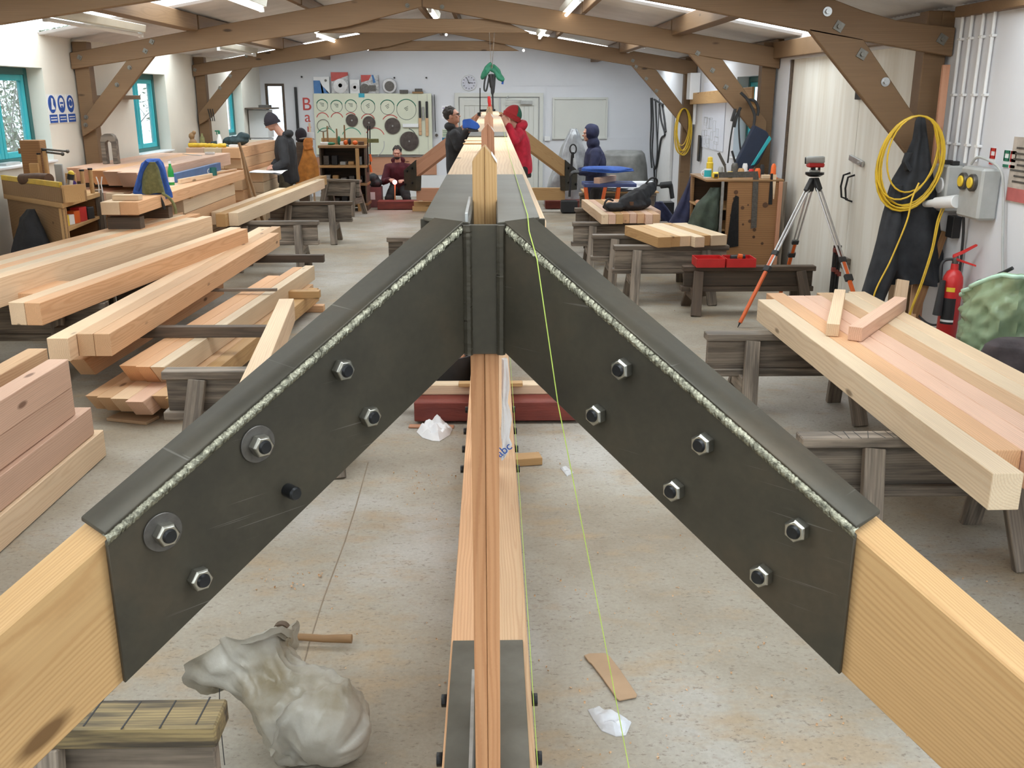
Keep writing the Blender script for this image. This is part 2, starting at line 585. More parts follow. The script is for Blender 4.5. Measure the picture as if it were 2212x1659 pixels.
# corrugated roof with translucent daylight strips
SKY = [(-2.4, -1.2), (0.6, 1.8), (4.9, 6.2), (9.4, 10.75), (13.7, 15.05), (18.0, 19.2)]
ends = [YN - 0.3] + [y for s in SKY for y in s] + [YB + 0.3]
sheets = [(ends[i], ends[i + 1]) for i in range(0, len(ends), 2)]
for side in (-1, 1):
    xe = XL - 0.3 if side < 0 else XR + 0.3
    sl = (RIDGE - EAVE) / (XM - XL) if side < 0 else (RIDGE - EAVE) / (XR - XM)
    zx = lambda x: RIDGE - sl * abs(x - XM)
    for lit, spans in ((0, sheets), (1, SKY)):
        for (a, b) in spans:
            if lit:
                x_in = XM + side * 0.45
                k = MB().prism([(x_in, a - 0.03, zx(x_in) + 0.03), (xe, a - 0.03, zx(xe) + 0.03), (xe, b + 0.03, zx(xe) + 0.03), (x_in, b + 0.03, zx(x_in) + 0.03)], (0, 0, 0.012))
                o = k.build('skylight', M['skylight'], smooth=0)
                tag(o, kind='structure')
                k = MB().quadgrid(lambda u, v: Vector((XM + (x_in - XM) * u, a + (b - a) * v, zx(XM + (x_in - XM) * u) + 0.012 * math.cos(v * (b - a) / 0.076 * 2 * math.pi))), 1, int((b - a) / 0.019))
                struct(k, 'ceiling', M['roof_sheet'])
            else:
                n = int((b - a) / 0.019)
                k = MB().quadgrid(lambda u, v: Vector((XM + (xe - XM) * u, a + (b - a) * v, zx(XM + (xe - XM) * u) + 0.012 * math.cos(v * (b - a) / 0.076 * 2 * math.pi))), 2, n)
                struct(k, 'ceiling', M['roof_sheet'])
# outer roof skin keeps stray sky light out between the sheets
# ---------------------------------------------------------------- outside
M['ground'] = plain('damp_outdoor_ground', (0.20, 0.22, 0.13), 0.9, 0, 0.2, 3)
M['hedge'] = plain('hedge_leaves', (0.45, 0.52, 0.38), 0.7, 0, 0.3, 20)
M['twig'] = plain('bare_twig', (0.45, 0.42, 0.38), 0.8, 0, 0.2, 20)
struct(MB().box((-0.7, 8, -0.25), (60, 70, 0.1)), 'ground', M['ground'])


def shrub(x, y, h, label):
    rnd = random.Random(int(x * 100 + y * 10))
    t = empty('hedge_tree', (x, y, -0.2), label, 'tree', 'trees outside the windows')
    k = MB()
    tips = []
    for i in range(22):
        a = rnd.uniform(0, 6.28)
        p = Vector((x + rnd.uniform(-.2, .2), y + rnd.uniform(-0.7, 0.7), -0.2))
        pts = [p]
        d = Vector((math.cos(a) * .28, math.sin(a) * .5, 1.0)).normalized()
        for s in range(7):
            d = (d + Vector((rnd.uniform(-.3, .3), rnd.uniform(-.35, .35), rnd.uniform(-.1, .2)))).normalized()
            p = p + d * h / 7
            pts.append(p)
            tips.append(p)
            if s > 1:
                q = p + Vector((rnd.uniform(-.4, .4), rnd.uniform(-.5, .5), rnd.uniform(-.3, .3)))
                k.tube([p, (p + q) / 2 + Vector((0, 0, .04)), q], 0.006, 4)
                tips.append(q)
        k.tube(pts, [0.022 - 0.0024 * j for j in range(8)], 5)
    k.build('stem', M['twig'], t)
    k = MB()
    for p in tips:
        for _ in range(16):
            c = p + Vector((rnd.gauss(0, .12), rnd.gauss(0, .14), rnd.gauss(0, .12)))
            m = frame((rnd.gauss(0, 1), rnd.gauss(0, 1), rnd.gauss(0, 1)), (rnd.gauss(0, 1), rnd.gauss(0, 1), 1.1))
            s = rnd.uniform(.03, .07)
            k.add([c, c + m @ Vector((s, s * .35, 0)), c + m @ Vector((2 * s, 0, .01)), c + m @ Vector((s, -s * .35, 0))], [(0, 1, 2, 3)])
    k.build('foliage', M['hedge'], t, smooth=0)


shrub(-6.4, 9.4, 3.2, 'leafy hedge tree outside the window beside the safety signs')
shrub(-9.6, 12.2, 3.4, 'leafy hedge tree beyond the wooden vice outside the first window')
shrub(-6.6, 15.0, 3.3, 'leafy hedge tree outside the middle teal window')
shrub(-8.4, 18.8, 3.4, 'leafy hedge tree farther back outside the middle teal window')


def casement(name, x, y0, y1, z0, z1, mull, side):
    """teal window set in the wall; side = -1 left wall, 1 right wall"""
    f = MB()
    w = 0.07
    for y in (y0 + w / 2, y1 - w / 2):
        f.box((x, y, (z0 + z1) / 2), (0.07, w, z1 - z0))
    for z in (z0 + w / 2, z1 - w / 2):
        f.box((x, (y0 + y1) / 2, z), (0.069, y1 - y0 - 2 * w, w))
    fr = tag(f.build(name, M['teal_dark'], bevel=0.006), kind='structure')
    f = MB()
    ys = [y0 + w] + mull + [y1 - w]
    for a, b in zip(ys, ys[1:]):
        for y in (a + 0.035, b - 0.035):
            f.box((x - side * 0.0, y, (z0 + z1) / 2), (0.05, 0.06, z1 - z0 - 2 * w))
        for z in (z0 + w + 0.03, z1 - w - 0.03):
            f.box((x, (a + b) / 2, z), (0.049, b - a - 0.13, 0.06))
    f.build('window_sash', M['teal'], fr, bevel=0.004)
    MB().box((x, (y0 + y1) / 2, (z0 + z1) / 2), (0.006, y1 - y0 - 0.1, z1 - z0 - 0.1)).build('window_pane', M['glass'], fr)
    sx = -4.7 if side < 0 else XR
    s = MB().box(((x + sx) / 2 - side * 0.02, (y0 + y1) / 2, z0 + 0.012), (abs(sx - x) + 0.05, y1 - y0, 0.024)).build('window_sill', M['white'], fr, bevel=0.004)


M['glass'] = clear('window_glass', (0.96, 0.99, 1.0), 0.93, 0.03)
casement('window_1', -4.9, 9.4, 10.75, 1.36, 2.32, [10.05], -1)
casement('window_2', -4.9, 13.35, 14.72, 1.26, 2.33, [14.0], -1)
casement('window_3', -4.9, 18.0, 19.15, 1.30, 2.27, [18.55], -1)
casement('window_4', XR + 0.19, 12.1, 13.45, 1.22, 2.28, [12.75], 1)
f = MB()
for x in (-4.58, -4.24): f.box((x, 20.72, 1.685), (0.05, 0.06, 1.17))
for z in (1.125, 2.245): f.box((-4.41, 20.72, z), (0.29, 0.059, 0.05))
wf = tag(f.build('window_5', M['dark_wood'], bevel=0.004), kind='structure')
MB().box((-4.41, 20.73, 1.68), (0.30, 0.006, 1.12)).build('window_pane', M['glass'], wf)

# double door at the far end
DX0, DX1 = -0.66, 0.98
f = MB()
f.box((DX0 - 0.05, YB - 0.02, 1.01), (0.08, 0.06, 2.02))
f.box((DX1 + 0.05, YB - 0.02, 1.01), (0.08, 0.06, 2.02))
f.box(((DX0 + DX1) / 2, YB - 0.02, 2.05), (DX1 - DX0 + 0.18, 0.06, 0.08))
d1 = struct(f, 'door_1', M['panel_white'], bevel=0.004)
for a, b in ((DX0, 0.17), (0.19, DX1)):
    k = MB().box(((a + b) / 2, YB - 0.012, 1.0), (b - a - 0.012, 0.03, 1.98))
    for q in (a + 0.06, b - 0.06): k.box((q, YB - 0.034, 1.0), (0.09, 0.02, 1.96))
    for z in (0.1, 1.9): k.box(((a + b) / 2, YB - 0.034, z), (b - a - 0.2, 0.019, 0.12))
    n = 6
    for i in range(n):
        w = (b - a - 0.22) / n
        k.box((a + 0.11 + w * (i + .5), YB - 0.030, 1.0), (w - 0.008, 0.008, 1.66))
    k.build('door_leaf', M['panel_white'], d1, bevel=0.002)
k = MB().box((0.72, YB - 0.075, 1.90), (0.24, 0.06, 0.07))
k.bar((0.62, YB - 0.08, 1.945), (0.30, YB - 0.20, 1.95), 0.02, 0.012)
k.bar((0.30, YB - 0.20, 1.95), (0.35, YB - 0.05, 2.03), 0.02, 0.012)
k.build('door_closer', M['grey_plastic'], d1, bevel=0.004)
k = MB().cyl((0.25, YB - 0.05, 1.0), (0.25, YB - 0.10, 1.0), 0.025)
k.bar((0.25, YB - 0.10, 1.0), (0.38, YB - 0.10, 1.0), 0.018, 0.02)
k.build('door_handle', M['zinc'], d1)
# framed panel on the far wall, joints of the boarded wall, skirting
k = MB()
hx0, hx1, hz0, hz1 = 1.26, 2.40, 1.17, 2.0
k.box(((hx0 + hx1) / 2, YB - 0.012, (hz0 + hz1) / 2), (hx1 - hx0, 0.02, hz1 - hz0))
for x in (hx0 + .02, hx1 - .02): k.box((x, YB - 0.03, (hz0 + hz1) / 2), (0.04, 0.03, hz1 - hz0))
for z in (hz0 + .02, hz1 - .02): k.box(((hx0 + hx1) / 2, YB - 0.03, z), (hx1 - hx0 - .08, 0.029, 0.04))
struct(k, 'trim_1', M['panel_white'], bevel=0.003)
k = MB()
k.box((1.85, YB - 0.006, 2.45), (2.8, 0.012, 0.45))
k.box((1.13, YB - 0.006, 1.1), (0.03, 0.012, 2.2))
k.box((2.62, YB - 0.008, 0.6), (1.1, 0.015, 1.2))
struct(k, 'trim_2', M['white_paint'])
k = MB().box((-2.7, YB - 0.015, 0.63), (3.1, 0.03, 0.36))
struct(k, 'trim_3', M['pinkboard'] if 'pinkboard' in M else M['fir_rose'])
k = MB().box((-1.4, YB - 0.010, 0.22), (1.4, 0.02, 0.44))
struct(k, 'trim_4', M['white'])
struct(MB().box((-3.98, YB - 0.03, 1.35), (0.05, 0.05, 1.7)), 'trim_5', M['black'])
# switch plate
tag(MB().box((1.16, YB - 0.03, 1.18), (0.12, 0.03, 0.09)).build('wall_switch', M['white'], bevel=0.004), 'white switch plate on the far wall beside the double door', 'switch')

# big doors in the right wall
f = MB()
f.box((XR + 0.06, 7.62 - 0.0, 1.22), (0.1, 0.1, 2.44))
f.box((XR + 0.06, 11.12, 1.22), (0.1, 0.1, 2.44))
d2 = struct(f, 'door_2', M['dark_wood'], bevel=0.004)
for a, b, nm in ((7.68, 8.985, 'door_leaf'), (8.995, 11.06, 'door_leaf')):
    k = MB().box((XR + 0.05, (a + b) / 2, 1.23), (0.04, b - a, 2.44))
    k.build(nm, M['door_paint'], d2, bevel=0.003)
k = MB().box((XR + 0.02, 8.91, 2.05), (0.03, 0.30, 0.08))
k.build('door_hinge', M['bolt'], d2, bevel=0.003)
for y, z in ((8.93, 1.23), (9.05, 1.24)):
    k = MB().tube([(XR + 0.03, y, z + .12), (XR - 0.03, y, z + .10), (XR - 0.045, y, z), (XR - 0.03, y, z - .10), (XR + 0.03, y, z - .12)], 0.009, 8)
    k.build('door_handle', M['bolt'], d2)
k = MB().bar((XR + 0.015, 9.06, 1.50), (XR + 0.015, 8.72, 1.46), 0.02, 0.05, up=(0, 0, 1))
k.cyl((XR + 0.02, 8.76, 1.465), (XR - 0.02, 8.76, 1.465), 0.014)
k.build('door_latch', M['zinc'], d2, bevel=0.002)
k = MB().box((XR + 0.0, 8.96, 0.55), (0.06, 0.30, 0.10))
k.build('door_bolt', M['grey_wood'], d2, bevel=0.004)
struct(MB().box((XR - 0.03, 9.37, 2.53), (0.12, 4.3, 0.17)), 'trim_6', M['old_beam'], bevel=0.004)
struct(MB().box((XR - 0.02, 15, 2.60), (0.10, 7.2, 0.10)), 'trim_7', M['old_beam'], bevel=0.004)
struct(MB().box((XR - 0.03, 3.7, 2.60), (0.07, 6.8, 0.07)), 'trim_8', M['old_beam'], bevel=0.004)
# leaf at the far right corner, ajar
k = MB().box((XR - 0.02, 19.3, 1.05), (0.06, 0.12, 2.1))
d3 = struct(k, 'door_3', M['black'], bevel=0.004)
MB().box((XR - 0.03, 18.55, 1.0), (0.05, 1.35, 2.0)).build('door_leaf', M['white'], d3, bevel=0.004)

# ---------------------------------------------------------------- timber roof frames of the workshop
TB = 0.12
M['dull'] = plain('dull_zinc', (0.26, 0.25, 0.22), 0.5, 0.6, 0.2, 20)


def bolt_on(k, x, y, z, r=0.028, sq=False):
    if sq:
        k.box((x, y - 0.004, z), (r * 2, 0.008, r * 2), Matrix.Rotation(0.5, 3, 'Y'))
    else:
        k.cyl((x, y, z), (x, y - 0.008, z), r, n=18)
    k.cyl((x, y - 0.008, z), (x, y - 0.026, z), r * 0.55, n=6)
    return k


def roof_truss(y, label, bolts, hide_left=False):
    t = empty('roof_truss', (XM, y, 0), label, 'roof truss', 'roof trusses of the workshop')
    Y2 = (0, TB, 0)

    def pr_(name, pts, dy=0.0, th=TB):
        return MB().prism([(x, y + dy, z) for x, z in pts], (0, th, 0)).build(name, M['old_beam'], t, bevel=0.006)
    pr_('post', [(-4.68, 0), (-4.52, 0), (-4.52, 2.62), (-4.68, 2.62)], 0.03, 0.15)
    pr_('post', [(3.09, 0), (3.25, 0), (3.25, 2.62), (3.09, 2.62)], 0.03, 0.15)
    pr_('rafter', [(-4.69, 2.325), (-1.6, 2.775), (-0.76, 2.985), (-0.76, 3.185), (-1.6, 3.035), (-4.69, 2.50)], -0.03, 0.06)
    if y < 9:
        pr_('rafter', [(3.27, 2.31), (2.35, 2.457), (1.42, 2.625), (-0.755, 2.985), (-0.755, 3.20), (1.0, 2.96), (2.0, 2.78), (2.35, 2.70), (2.6, 2.615), (2.85, 2.55), (3.27, 2.505)], -0.03, 0.06)
    else:
        pr_('rafter', [(3.27, 2.335), (2.25, 2.49), (0.2, 2.815), (-0.755, 2.985), (-0.755, 3.185), (0.2, 3.035), (2.2, 2.72), (3.27, 2.555)], -0.03, 0.06)
    pr_('collar_tie', [(-1.95, 2.715), (0.45, 2.715), (0.1, 2.865), (-1.6, 2.865)], 0.032, 0.06)
    pr_('brace', [(-4.07, 2.415), (-3.755, 2.465), (-4.45, 1.71), (-4.66, 1.59), (-4.66, 1.76)], -0.03, 0.058)
    pr_('brace', [(2.22, 2.50), (2.62, 2.43), (3.17, 1.76), (3.17, 1.45), (3.06, 1.60)], -0.03, 0.058)
    for (u, v, sq) in bolts:
        p = at(u, v, Y=y - 0.03)
        bolt_on(MB(), p.x, y - 0.03, p.z, 0.032 if y < 9 else 0.024, sq).build('bolt', M['zinc'] if (y < 9 and not sq) else M['dull'], t)
    return t


roof_truss(7.2, 'aged timber roof truss by the yellow cable coil, bright washers on its brace', [(1787, 25, 0), (1812, 57, 1), (1862, 117, 1), (1912, 177, 0), (2035, 85, 1)])
roof_truss(11.5, 'aged timber roof truss whose posts stand by the safety signs and the tool cabinet', [(328, 90, 1), (314, 110, 1), (280, 146, 0), (253, 183, 0), (186, 253, 0), (185, 270, 0), (172, 124, 1), (1507, 115, 1), (1539, 152, 1), (1568, 188, 1), (880, 12, 0), (955, 15, 0)])
roof_truss(16.1, 'aged timber roof truss closest to the back wall', [(421, 151, 1), (532, 120, 1), (497, 164, 1), (475, 190, 1), (1367, 131, 1), (1374, 144, 1), (1396, 170, 1), (1418, 196, 1)])
roof_truss(2.9, 'aged timber roof truss directly above the steel bracket', [])


def purlin(x, y0, y1, w, h, label):
    sl = (RIDGE - EAVE) / ((XM - XL) if x < XM else (XR - XM))
    z = RIDGE - sl * abs(x - XM) - 0.015
    o = timber('roof_purlin', (x, y0, z), (x, y1, z), w, h, M['old_beam'], top=True, bevel=0.005)
    tag(o, label, 'purlin', 'purlins under the roof sheets')


bays = [(2.96, 7.17, 'nearest bay'), (7.23, 11.47, 'bay of the white doors'), (11.53, 16.07, 'bay of the middle window'), (16.13, 20.69, 'bay at the back wall')]
for x, w, h, nm in ((-3.32, 0.15, 0.17, 'heavy purlin low on the window side'), (-2.12, 0.06, 0.12, 'slim purlin halfway up the window side'), (-0.98, 0.06, 0.14, 'ridge purlin on the window side'), (-0.54, 0.06, 0.14, 'ridge purlin on the door side'), (1.05, 0.06, 0.12, 'slim purlin halfway up the door side'), (2.1, 0.15, 0.17, 'heavy purlin low on the door side')):
    for a, b, w2 in bays:
        purlin(x, a, b, w, h, nm + ', ' + w2)


def batten_light(x, y0, y1, zt, lit, label):
    t = empty('batten_light', (x, (y0 + y1) / 2, zt), label, 'ceiling light', 'fluorescent battens')
    k = MB()
    k.prism([(x - 0.06, y0, zt), (x + 0.06, y0, zt), (x + 0.045, y0, zt - 0.07), (x - 0.045, y0, zt - 0.07)], (0, y1 - y0, 0))
    k.build('housing', M['batten'], t, bevel=0.004)
    MB().cyl((x, y0 + 0.03, zt - 0.10), (x, y1 - 0.03, zt - 0.10), 0.017, n=12).build('fluorescent_tube', M['tube_on'] if lit else M['white'], t)
    for y in (y0 + 0.015, y1 - 0.015):
        MB().box((x, y, zt - 0.09), (0.045, 0.03, 0.06)).build('end_cap', M['white'], t, bevel=0.004)


batten_light(-3.62, 8.45, 10.72, 2.74, False, 'unlit cream batten light above the safety signs')
batten_light(-3.68, 13.9, 16.0, 2.74, False, 'unlit cream batten light above the middle teal window')
batten_light(-3.5, 17.2, 18.8, 2.78, False, 'unlit batten light beside the last truss on the window side')
batten_light(-2.2, 8.3, 10.0, 2.93, True, 'lit fluorescent batten above the stacked timber on the window side')
batten_light(-2.45, 14.6, 16.3, 2.95, True, 'lit fluorescent batten above the tool shelf')
batten_light(-0.76, 12.9, 14.5, 3.15, True, 'lit fluorescent batten under the ridge')
batten_light(0.84, 9.6, 11.8, 3.0, True, 'long lit fluorescent batten on the door side')
batten_light(0.76, 14.8, 16.0, 3.0, True, 'lit fluorescent batten just beyond the strapped collar tie')
batten_light(2.15, 14.4, 16.0, 2.80, False, 'unlit cream batten light above the coiled yellow flex')
batten_light(1.4, 17.0, 18.2, 2.86, False, 'small unlit batten light high on the door side at the far end')
batten_light(-0.76, 4.0, 5.7, 3.15, True, 'lit fluorescent batten over the near half of the timber frame')
for u, v, lb in ((796, 107, 'small bright bulb hanging over the saw blade board'), (1131, 109, 'small bright bulb hanging over the double door'), (964, 75, 'small bright bulb in the gable of the last truss')):
    p = at(u, v, Y=17.2)
    t = empty('bulb', (p.x, p.y, p.z), lb, 'bulb', 'small bright bulbs at the far end')
    MB().ball(p, 0.02, 12, 8).build('globe', M['tube_on'], t)
    MB().cyl(p + Vector((0, 0, 0.018)), p + Vector((0, 0, 0.055)), 0.012).build('socket', M['white'], t)
    MB().cyl(p + Vector((0, 0, 0.05)), (p.x, p.y, RIDGE - 0.185 * abs(p.x - XM) - 0.01), 0.003, n=6).build('flex', M['white'], t)
# ================================================================ the bolted timber frame with the steel hip bracket
S = math.sqrt(0.5)
Y0, ZT, XC = 1.95, 1.80, -0.017
SLP = math.tan(R(28.0))
frame_root = empty('roof_frame', (XC, Y0, 0), 'long new timber roof frame with black steel hip bracket and bolted legs', 'timber frame')
FR = frame_root
nL, nR = Vector((S, -S, 0)), Vector((-S, -S, 0))       # normals of the two web plates, towards the viewer
apL, apR = Vector((-0.054, Y0, ZT)), Vector((0.022, Y0, ZT))
UL = Vector((-S, -S, -SLP)).normalized()               # down each hip rafter
UR = Vector((S, -S, -SLP)).normalized()
HV = 0.262                                             # upright depth of the web plate
TH = 0.10                                              # thickness of the rafter


def hip_leg(ap, u, n, sgn, length, mat, ring, extra=0.018):
    """rafter behind the plate: a plumb-sided timber running down along u"""
    L0, L1 = 0.05, length
    hd = Vector((u.x, u.y, 0)).normalized()
    back = -n * TH
    k = MB()
    vs = []
    for s in (L0, L1):
        for o in (-n * 0.012, back):
            for dz in (-HV - 0.004, -0.012):
                vs.append(ap + u * s + o + Vector((0, 0, dz)))
    m = frame(u)
    c = ap + u * (L0 + L1) / 2 + back / 2 + Vector((0, 0, -HV / 2))
    mi = m.inverted()
    k.add([mi @ (v - c) for v in vs], [(0, 2, 3, 1), (4, 5, 7, 6), (0, 1, 5, 4), (2, 6, 7, 3), (0, 4, 6, 2), (1, 3, 7, 5)])
    o = k.build('rafter', mat, None, bevel=0.003, origin=(0, 0, 0))
    mm = m.to_4x4()
    mm.translation = c
    o.matrix_basis = mm
    setp(o, FR)
    return o


hip_leg(apL, UL, nL, -1, 3.2, M['fir_gold'], 0)
hip_leg(apR, UR, nR, 1, 3.2, M['fir_gold'], 0)
LP = 0.886     # length of the plates down the slope
bracket = MB()


def web_plate(ap, u, n):
    p = [ap + u * 0.0, ap + u * LP, ap + u * LP + Vector((0, 0, -HV)), ap + Vector((0, 0, -HV))]
    p = [q - Vector((0, 0, 0.008)) if i < 2 else q for i, q in enumerate(p)]
    return MB().prism(p, -n * 0.010)


def flange(ap, u, n):
    a = ap - n * 0.004
    p = [a, a + u * (LP + 0.0), a + u * LP - n * 0.088, a - n * 0.088]
    return MB().prism(p, Vector((0, 0, 0.008)))


hub = MB().box((XC + 0.001, Y0 + 0.008, 1.666), (0.062, 0.012, 0.268)).build('bracket_centre_plate', M['steel'], FR, bevel=0.001)
for ap, u, n, nm in ((apL, UL, nL, 'left'), (apR, UR, nR, 'right')):
    web_plate(ap, u, n).build('web_plate', M['steel'], FR, bevel=0.0015)
    flange(ap, u, n).build('top_flange', M['steel'], FR, bevel=0.0015)
    # weld bead: overlapping ripples along the corner
    k = MB()
    N_ = 420
    rings = []
    a = ap - n * 0.002 + Vector((0, 0, -0.001))
    m = frame(u)
    out = n
    rnd = random.Random(3)
    for i in range(N_):
        t = i / (N_ - 1)
        s = 0.012 + t * (LP - 0.008)
        rip = 0.0011 * abs(math.sin(t * LP / 0.0075 * math.pi + noise.noise((t * 40, 3, 1)) * 1.6)) + 0.0012 * noise.noise((t * 90, 1, 2))
        r = 0.0105 + rip
        ring = []
        for j in range(9):
            ang = R(-78 + 156 * j / 8)
            d = (n * math.cos(ang - R(42)) * -1 * -1 + Vector((0, 0, 1)) * math.sin(ang + R(-42) + R(84)) * 1)
            d = n * math.cos(R(-25) + R(130) * j / 8) + Vector((0, 0, 1)) * math.sin(R(-25) + R(130) * j / 8)
            jj = 1 + 0.10 * noise.noise((t * 150 + j * .7, j * 0.9, 7))
            lag = 0.004 * math.sin(math.pi * j / 8)
            ring.append(a - n * 0.006 + Vector((0, 0, -0.006)) + u * (s - lag) + d * r * jj)
        rings.append(ring)
    k.loft(rings, closed=False, cap=False)
    k.build('weld_bead', M['weld'], FR, smooth=50)
for x, sg in ((-0.0505, -1), (0.0175, 1)):
    pts = [(x + 0.001 * noise.noise((i * .9, x, 0)), Y0 + 0.000, 1.532 + 0.268 * i / 90) for i in range(91)]
    MB().tube(pts, [0.0095 + 0.0013 * noise.noise((i * 1.3, x * 9, 2)) for i in range(91)], 8).build('weld_bead', M['steel'], FR)


def nut(p, n, ub, parent, washer=0, stub=False, r=0.0208, h=0.021, mats=None):
    """hexagon nut with its bolt end; p on the plate, n outwards"""
    mn, mb_ = mats or (M['nut'], M['bolt'])
    if stub:
        k = MB().cyl(p, p + n * 0.026, 0.0125, n=20)
        k.cyl(p + n * 0.026, p + n * 0.030, 0.0125, 0.010, n=20)
        return k.build('bolt_end', mb_, parent)
    o = p
    if washer:
        k = MB().lathe([(0.014, 0.0), (washer, 0.0), (washer, 0.004), (0.014, 0.004)], p, n, 36)
        w = k.build('washer', M['washer'], parent, bevel=0.0008)
        o = p + n * 0.004
    m = frame(n, (ub.x, ub.y, 1.0))
    rings = []
    ang0 = 0.25
    for rr, z in ((0.0125, h), (r * 0.84, h), (r, h - 0.004), (r, 0.003), (r * 0.92, 0.0)):
        rings.append([o + m @ Vector((z, math.cos(ang0 + 2 * math.pi * j / 6) * rr, math.sin(ang0 + 2 * math.pi * j / 6) * rr)) for j in range(6)])
    k = MB().loft(rings, cap=False)
    q = k.build('nut', mn, parent, bevel=0.0006, smooth=20)
    k = MB().cyl(o, o + n * (h + 0.0), 0.0128, n=22)
    k.cyl(o + n * h, o + n * (h + 0.005), 0.0125, 0.010, n=22)
    k.build('bolt_end', mb_, q)
    return q


for u_, v_, kind in ((752, 802, 0), (810, 903, 0), (572, 966, 1), (637, 1066, 2), (366, 1158, 1), (442, 1256, 0)):
    p = at(u_, v_, pl=(apL + nL * 0.024, nL)) - nL * 0.024
    nut(p, nL, UL, FR, 0.0335 if kind == 1 else 0, kind == 2)
for u_, v_ in ((1334, 800), (1278, 899), (1509, 963), (1447, 1063), (1713, 1150), (1636, 1248)):
    p = at(u_, v_, pl=(apR + nR * 0.022, nR)) - nR * 0.022
    nut(p, nR, UR, FR)

# pairs of chords with the two-ply posts between them
YE = 16.5
ch_w = 0.101
for x, lab in ((-0.0985, 0), (0.0645, 1)):
    timber('top_chord', (x, Y0 + 0.115, ZT - 0.004), (x, YE, ZT - 0.004), ch_w, 0.20, M['fir_pale'], FR, top=True)
    timber('bottom_chord', (x, Y0 + 0.05, 0.25), (x, YE, 0.25), ch_w, 0.20, M['fir'], FR, top=True)
# flanges on the chords and the upstand of the bracket
for xa, xb in ((-0.145, -0.046), (0.012, 0.100)):
    xi, xo = (xb, xa) if xa < -0.1 else (xa, xb)
    dg = 0.062 if xa < -0.1 else -0.062
    MB().prism([(xi, 1.958, ZT - 0.004), (xi - dg - math.copysign(0.002, dg), 2.016, ZT - 0.004), (xo, 2.05, ZT - 0.004), (xo, 3.19, ZT - 0.004), (xi, 3.19, ZT - 0.004)], (0, 0, 0.008)).build('chord_flange', M['flat_steel'], FR, bevel=0.001)
    MB().box(((xa + xb) / 2, 6.6, ZT + 0.0), (xb - xa, 0.7, 0.008)).build('chord_flange', M['flat_steel'], FR, bevel=0.001)
    MB().box(((xa + xb) / 2, 2.45, 0.254), (xb - xa - 0.006, 0.96, 0.008)).build('chord_flange', M['flat_steel'], FR, bevel=0.001)
for x in (-0.0475, 0.0135):
    MB().box((x, 2.30, 1.70), (0.006, 0.64, 0.20)).build('side_plate', M['steel'], FR, bevel=0.001)
    MB().box((x, 2.35, 0.17), (0.006, 0.80, 0.16)).build('side_plate', M['steel'], FR, bevel=0.001)
MB().prism([(-0.150, Y0 + 0.098, 1.60), (-0.052, Y0 + 0.098, 1.60), (-0.052, Y0 + 0.098, ZT), (-0.150, Y0 + 0.098, ZT)], (0, 0.012, 0)).build('end_plate', M['steel'], FR, bevel=0.001)
MB().prism([(0.018, Y0 + 0.098, 1.60), (0.112, Y0 + 0.098, 1.60), (0.112, Y0 + 0.098, ZT), (0.018, Y0 + 0.098, ZT)], (0, 0.012, 0)).build('end_plate', M['steel'], FR, bevel=0.001)
# bright strip standing on the bracket, and the second one on the bottom plates
pa = at(1009, 426, Z=ZT + 0.03)
k = MB().box((-0.0515, 2.135, ZT + 0.010), (0.006, 0.33, 0.024))
k.build('upstand_strip', M['zinc'], FR, bevel=0.0008)
k = MB().prism([(-0.058, 2.53, 0.26), (-0.058, 2.53, 0.405), (-0.058, 2.05, 0.405), (-0.058, 2.05, 0.26)], (-0.010, 0, 0))
k.build('upstand_strip', M['zinc'], FR, bevel=0.0008)
# near post under the bracket and the pointed posts
for (y, z0, z1, d, mt) in ((2.03, 0.06, 1.53, 0.12, 'fir_post'), (2.45, 0.06, 1.932, 0.11, 'fir_gold'), (4.65, 0.06, 1.925, 0.11, 'fir_rose'), (6.85, 0.06, 1.94, 0.11, 'fir_rose'), (9.05, 0.06, 1.95, 0.11, 'fir_pale'), (11.25, 0.06, 1.95, 0.11, 'fir_rose'), (13.4, 0.06, 1.95, 0.11, 'fir_rose'), (15.9, 0.06, 1.93, 0.11, 'fir_rose')):
    for sx, px in ((-1, -0.0322), (1, -0.0018)):
        w = 0.0293
        if y < 2.2:
            timber('post_ply', (px, y, z0), (px, y, z1), w, d, M[mt], FR, up=(0, 1, 0), bevel=0.0015)
        else:
            # pointed top: cut down to the outside and to the front
            k = MB()
            x0, x1 = (px - w / 2, px + w / 2)
            zi, zo = (z1, z1 - 0.036)
            za, zb = (zo, zi) if sx < 0 else (zi, zo)
            k.prism([(x0, y - d / 2, z0), (x1, y - d / 2, z0), (x1, y - d / 2, zb), (x0, y - d / 2, za)], (0, d, 0))
            m = Matrix.Rotation(R(-90), 4, 'Y')
            mi = m.to_3x3().inverted()
            c = Vector((px, y, (z0 + z1) / 2))
            k.v = [mi @ (v - c) for v in k.v]
            o = k.build('post_ply', M[mt], None, bevel=0.0015, origin=(0, 0, 0))
            mm = m.copy()
            mm.translation = c
            o.matrix_basis = mm
            setp(o, FR)
    if 4 < y < 7 or y == 2.45:
        k = MB().prism([(0.0, y - d / 2 - 0.001, z1 - 0.012), (0.013, y - d / 2 - 0.001, z1 - 0.032), (0.013, y - d / 2 - 0.001, z1 - 0.040), (0.0, y - d / 2 - 0.001, z1 - 0.020)], (0, -0.002, 0))
        k.build('tape_mark', M['paper'], FR)
# diagonals of the long frame between the chords
for i, (ya, yb) in enumerate(((2.6, 4.5), (6.7, 4.8), (7.0, 8.9), (11.1, 9.2), (11.4, 13.2), (15.8, 13.6))):
    timber('web_diagonal', (XC, ya, 1.62), (XC, yb, 0.18), 0.055, 0.10, M['fir_rose'], FR)
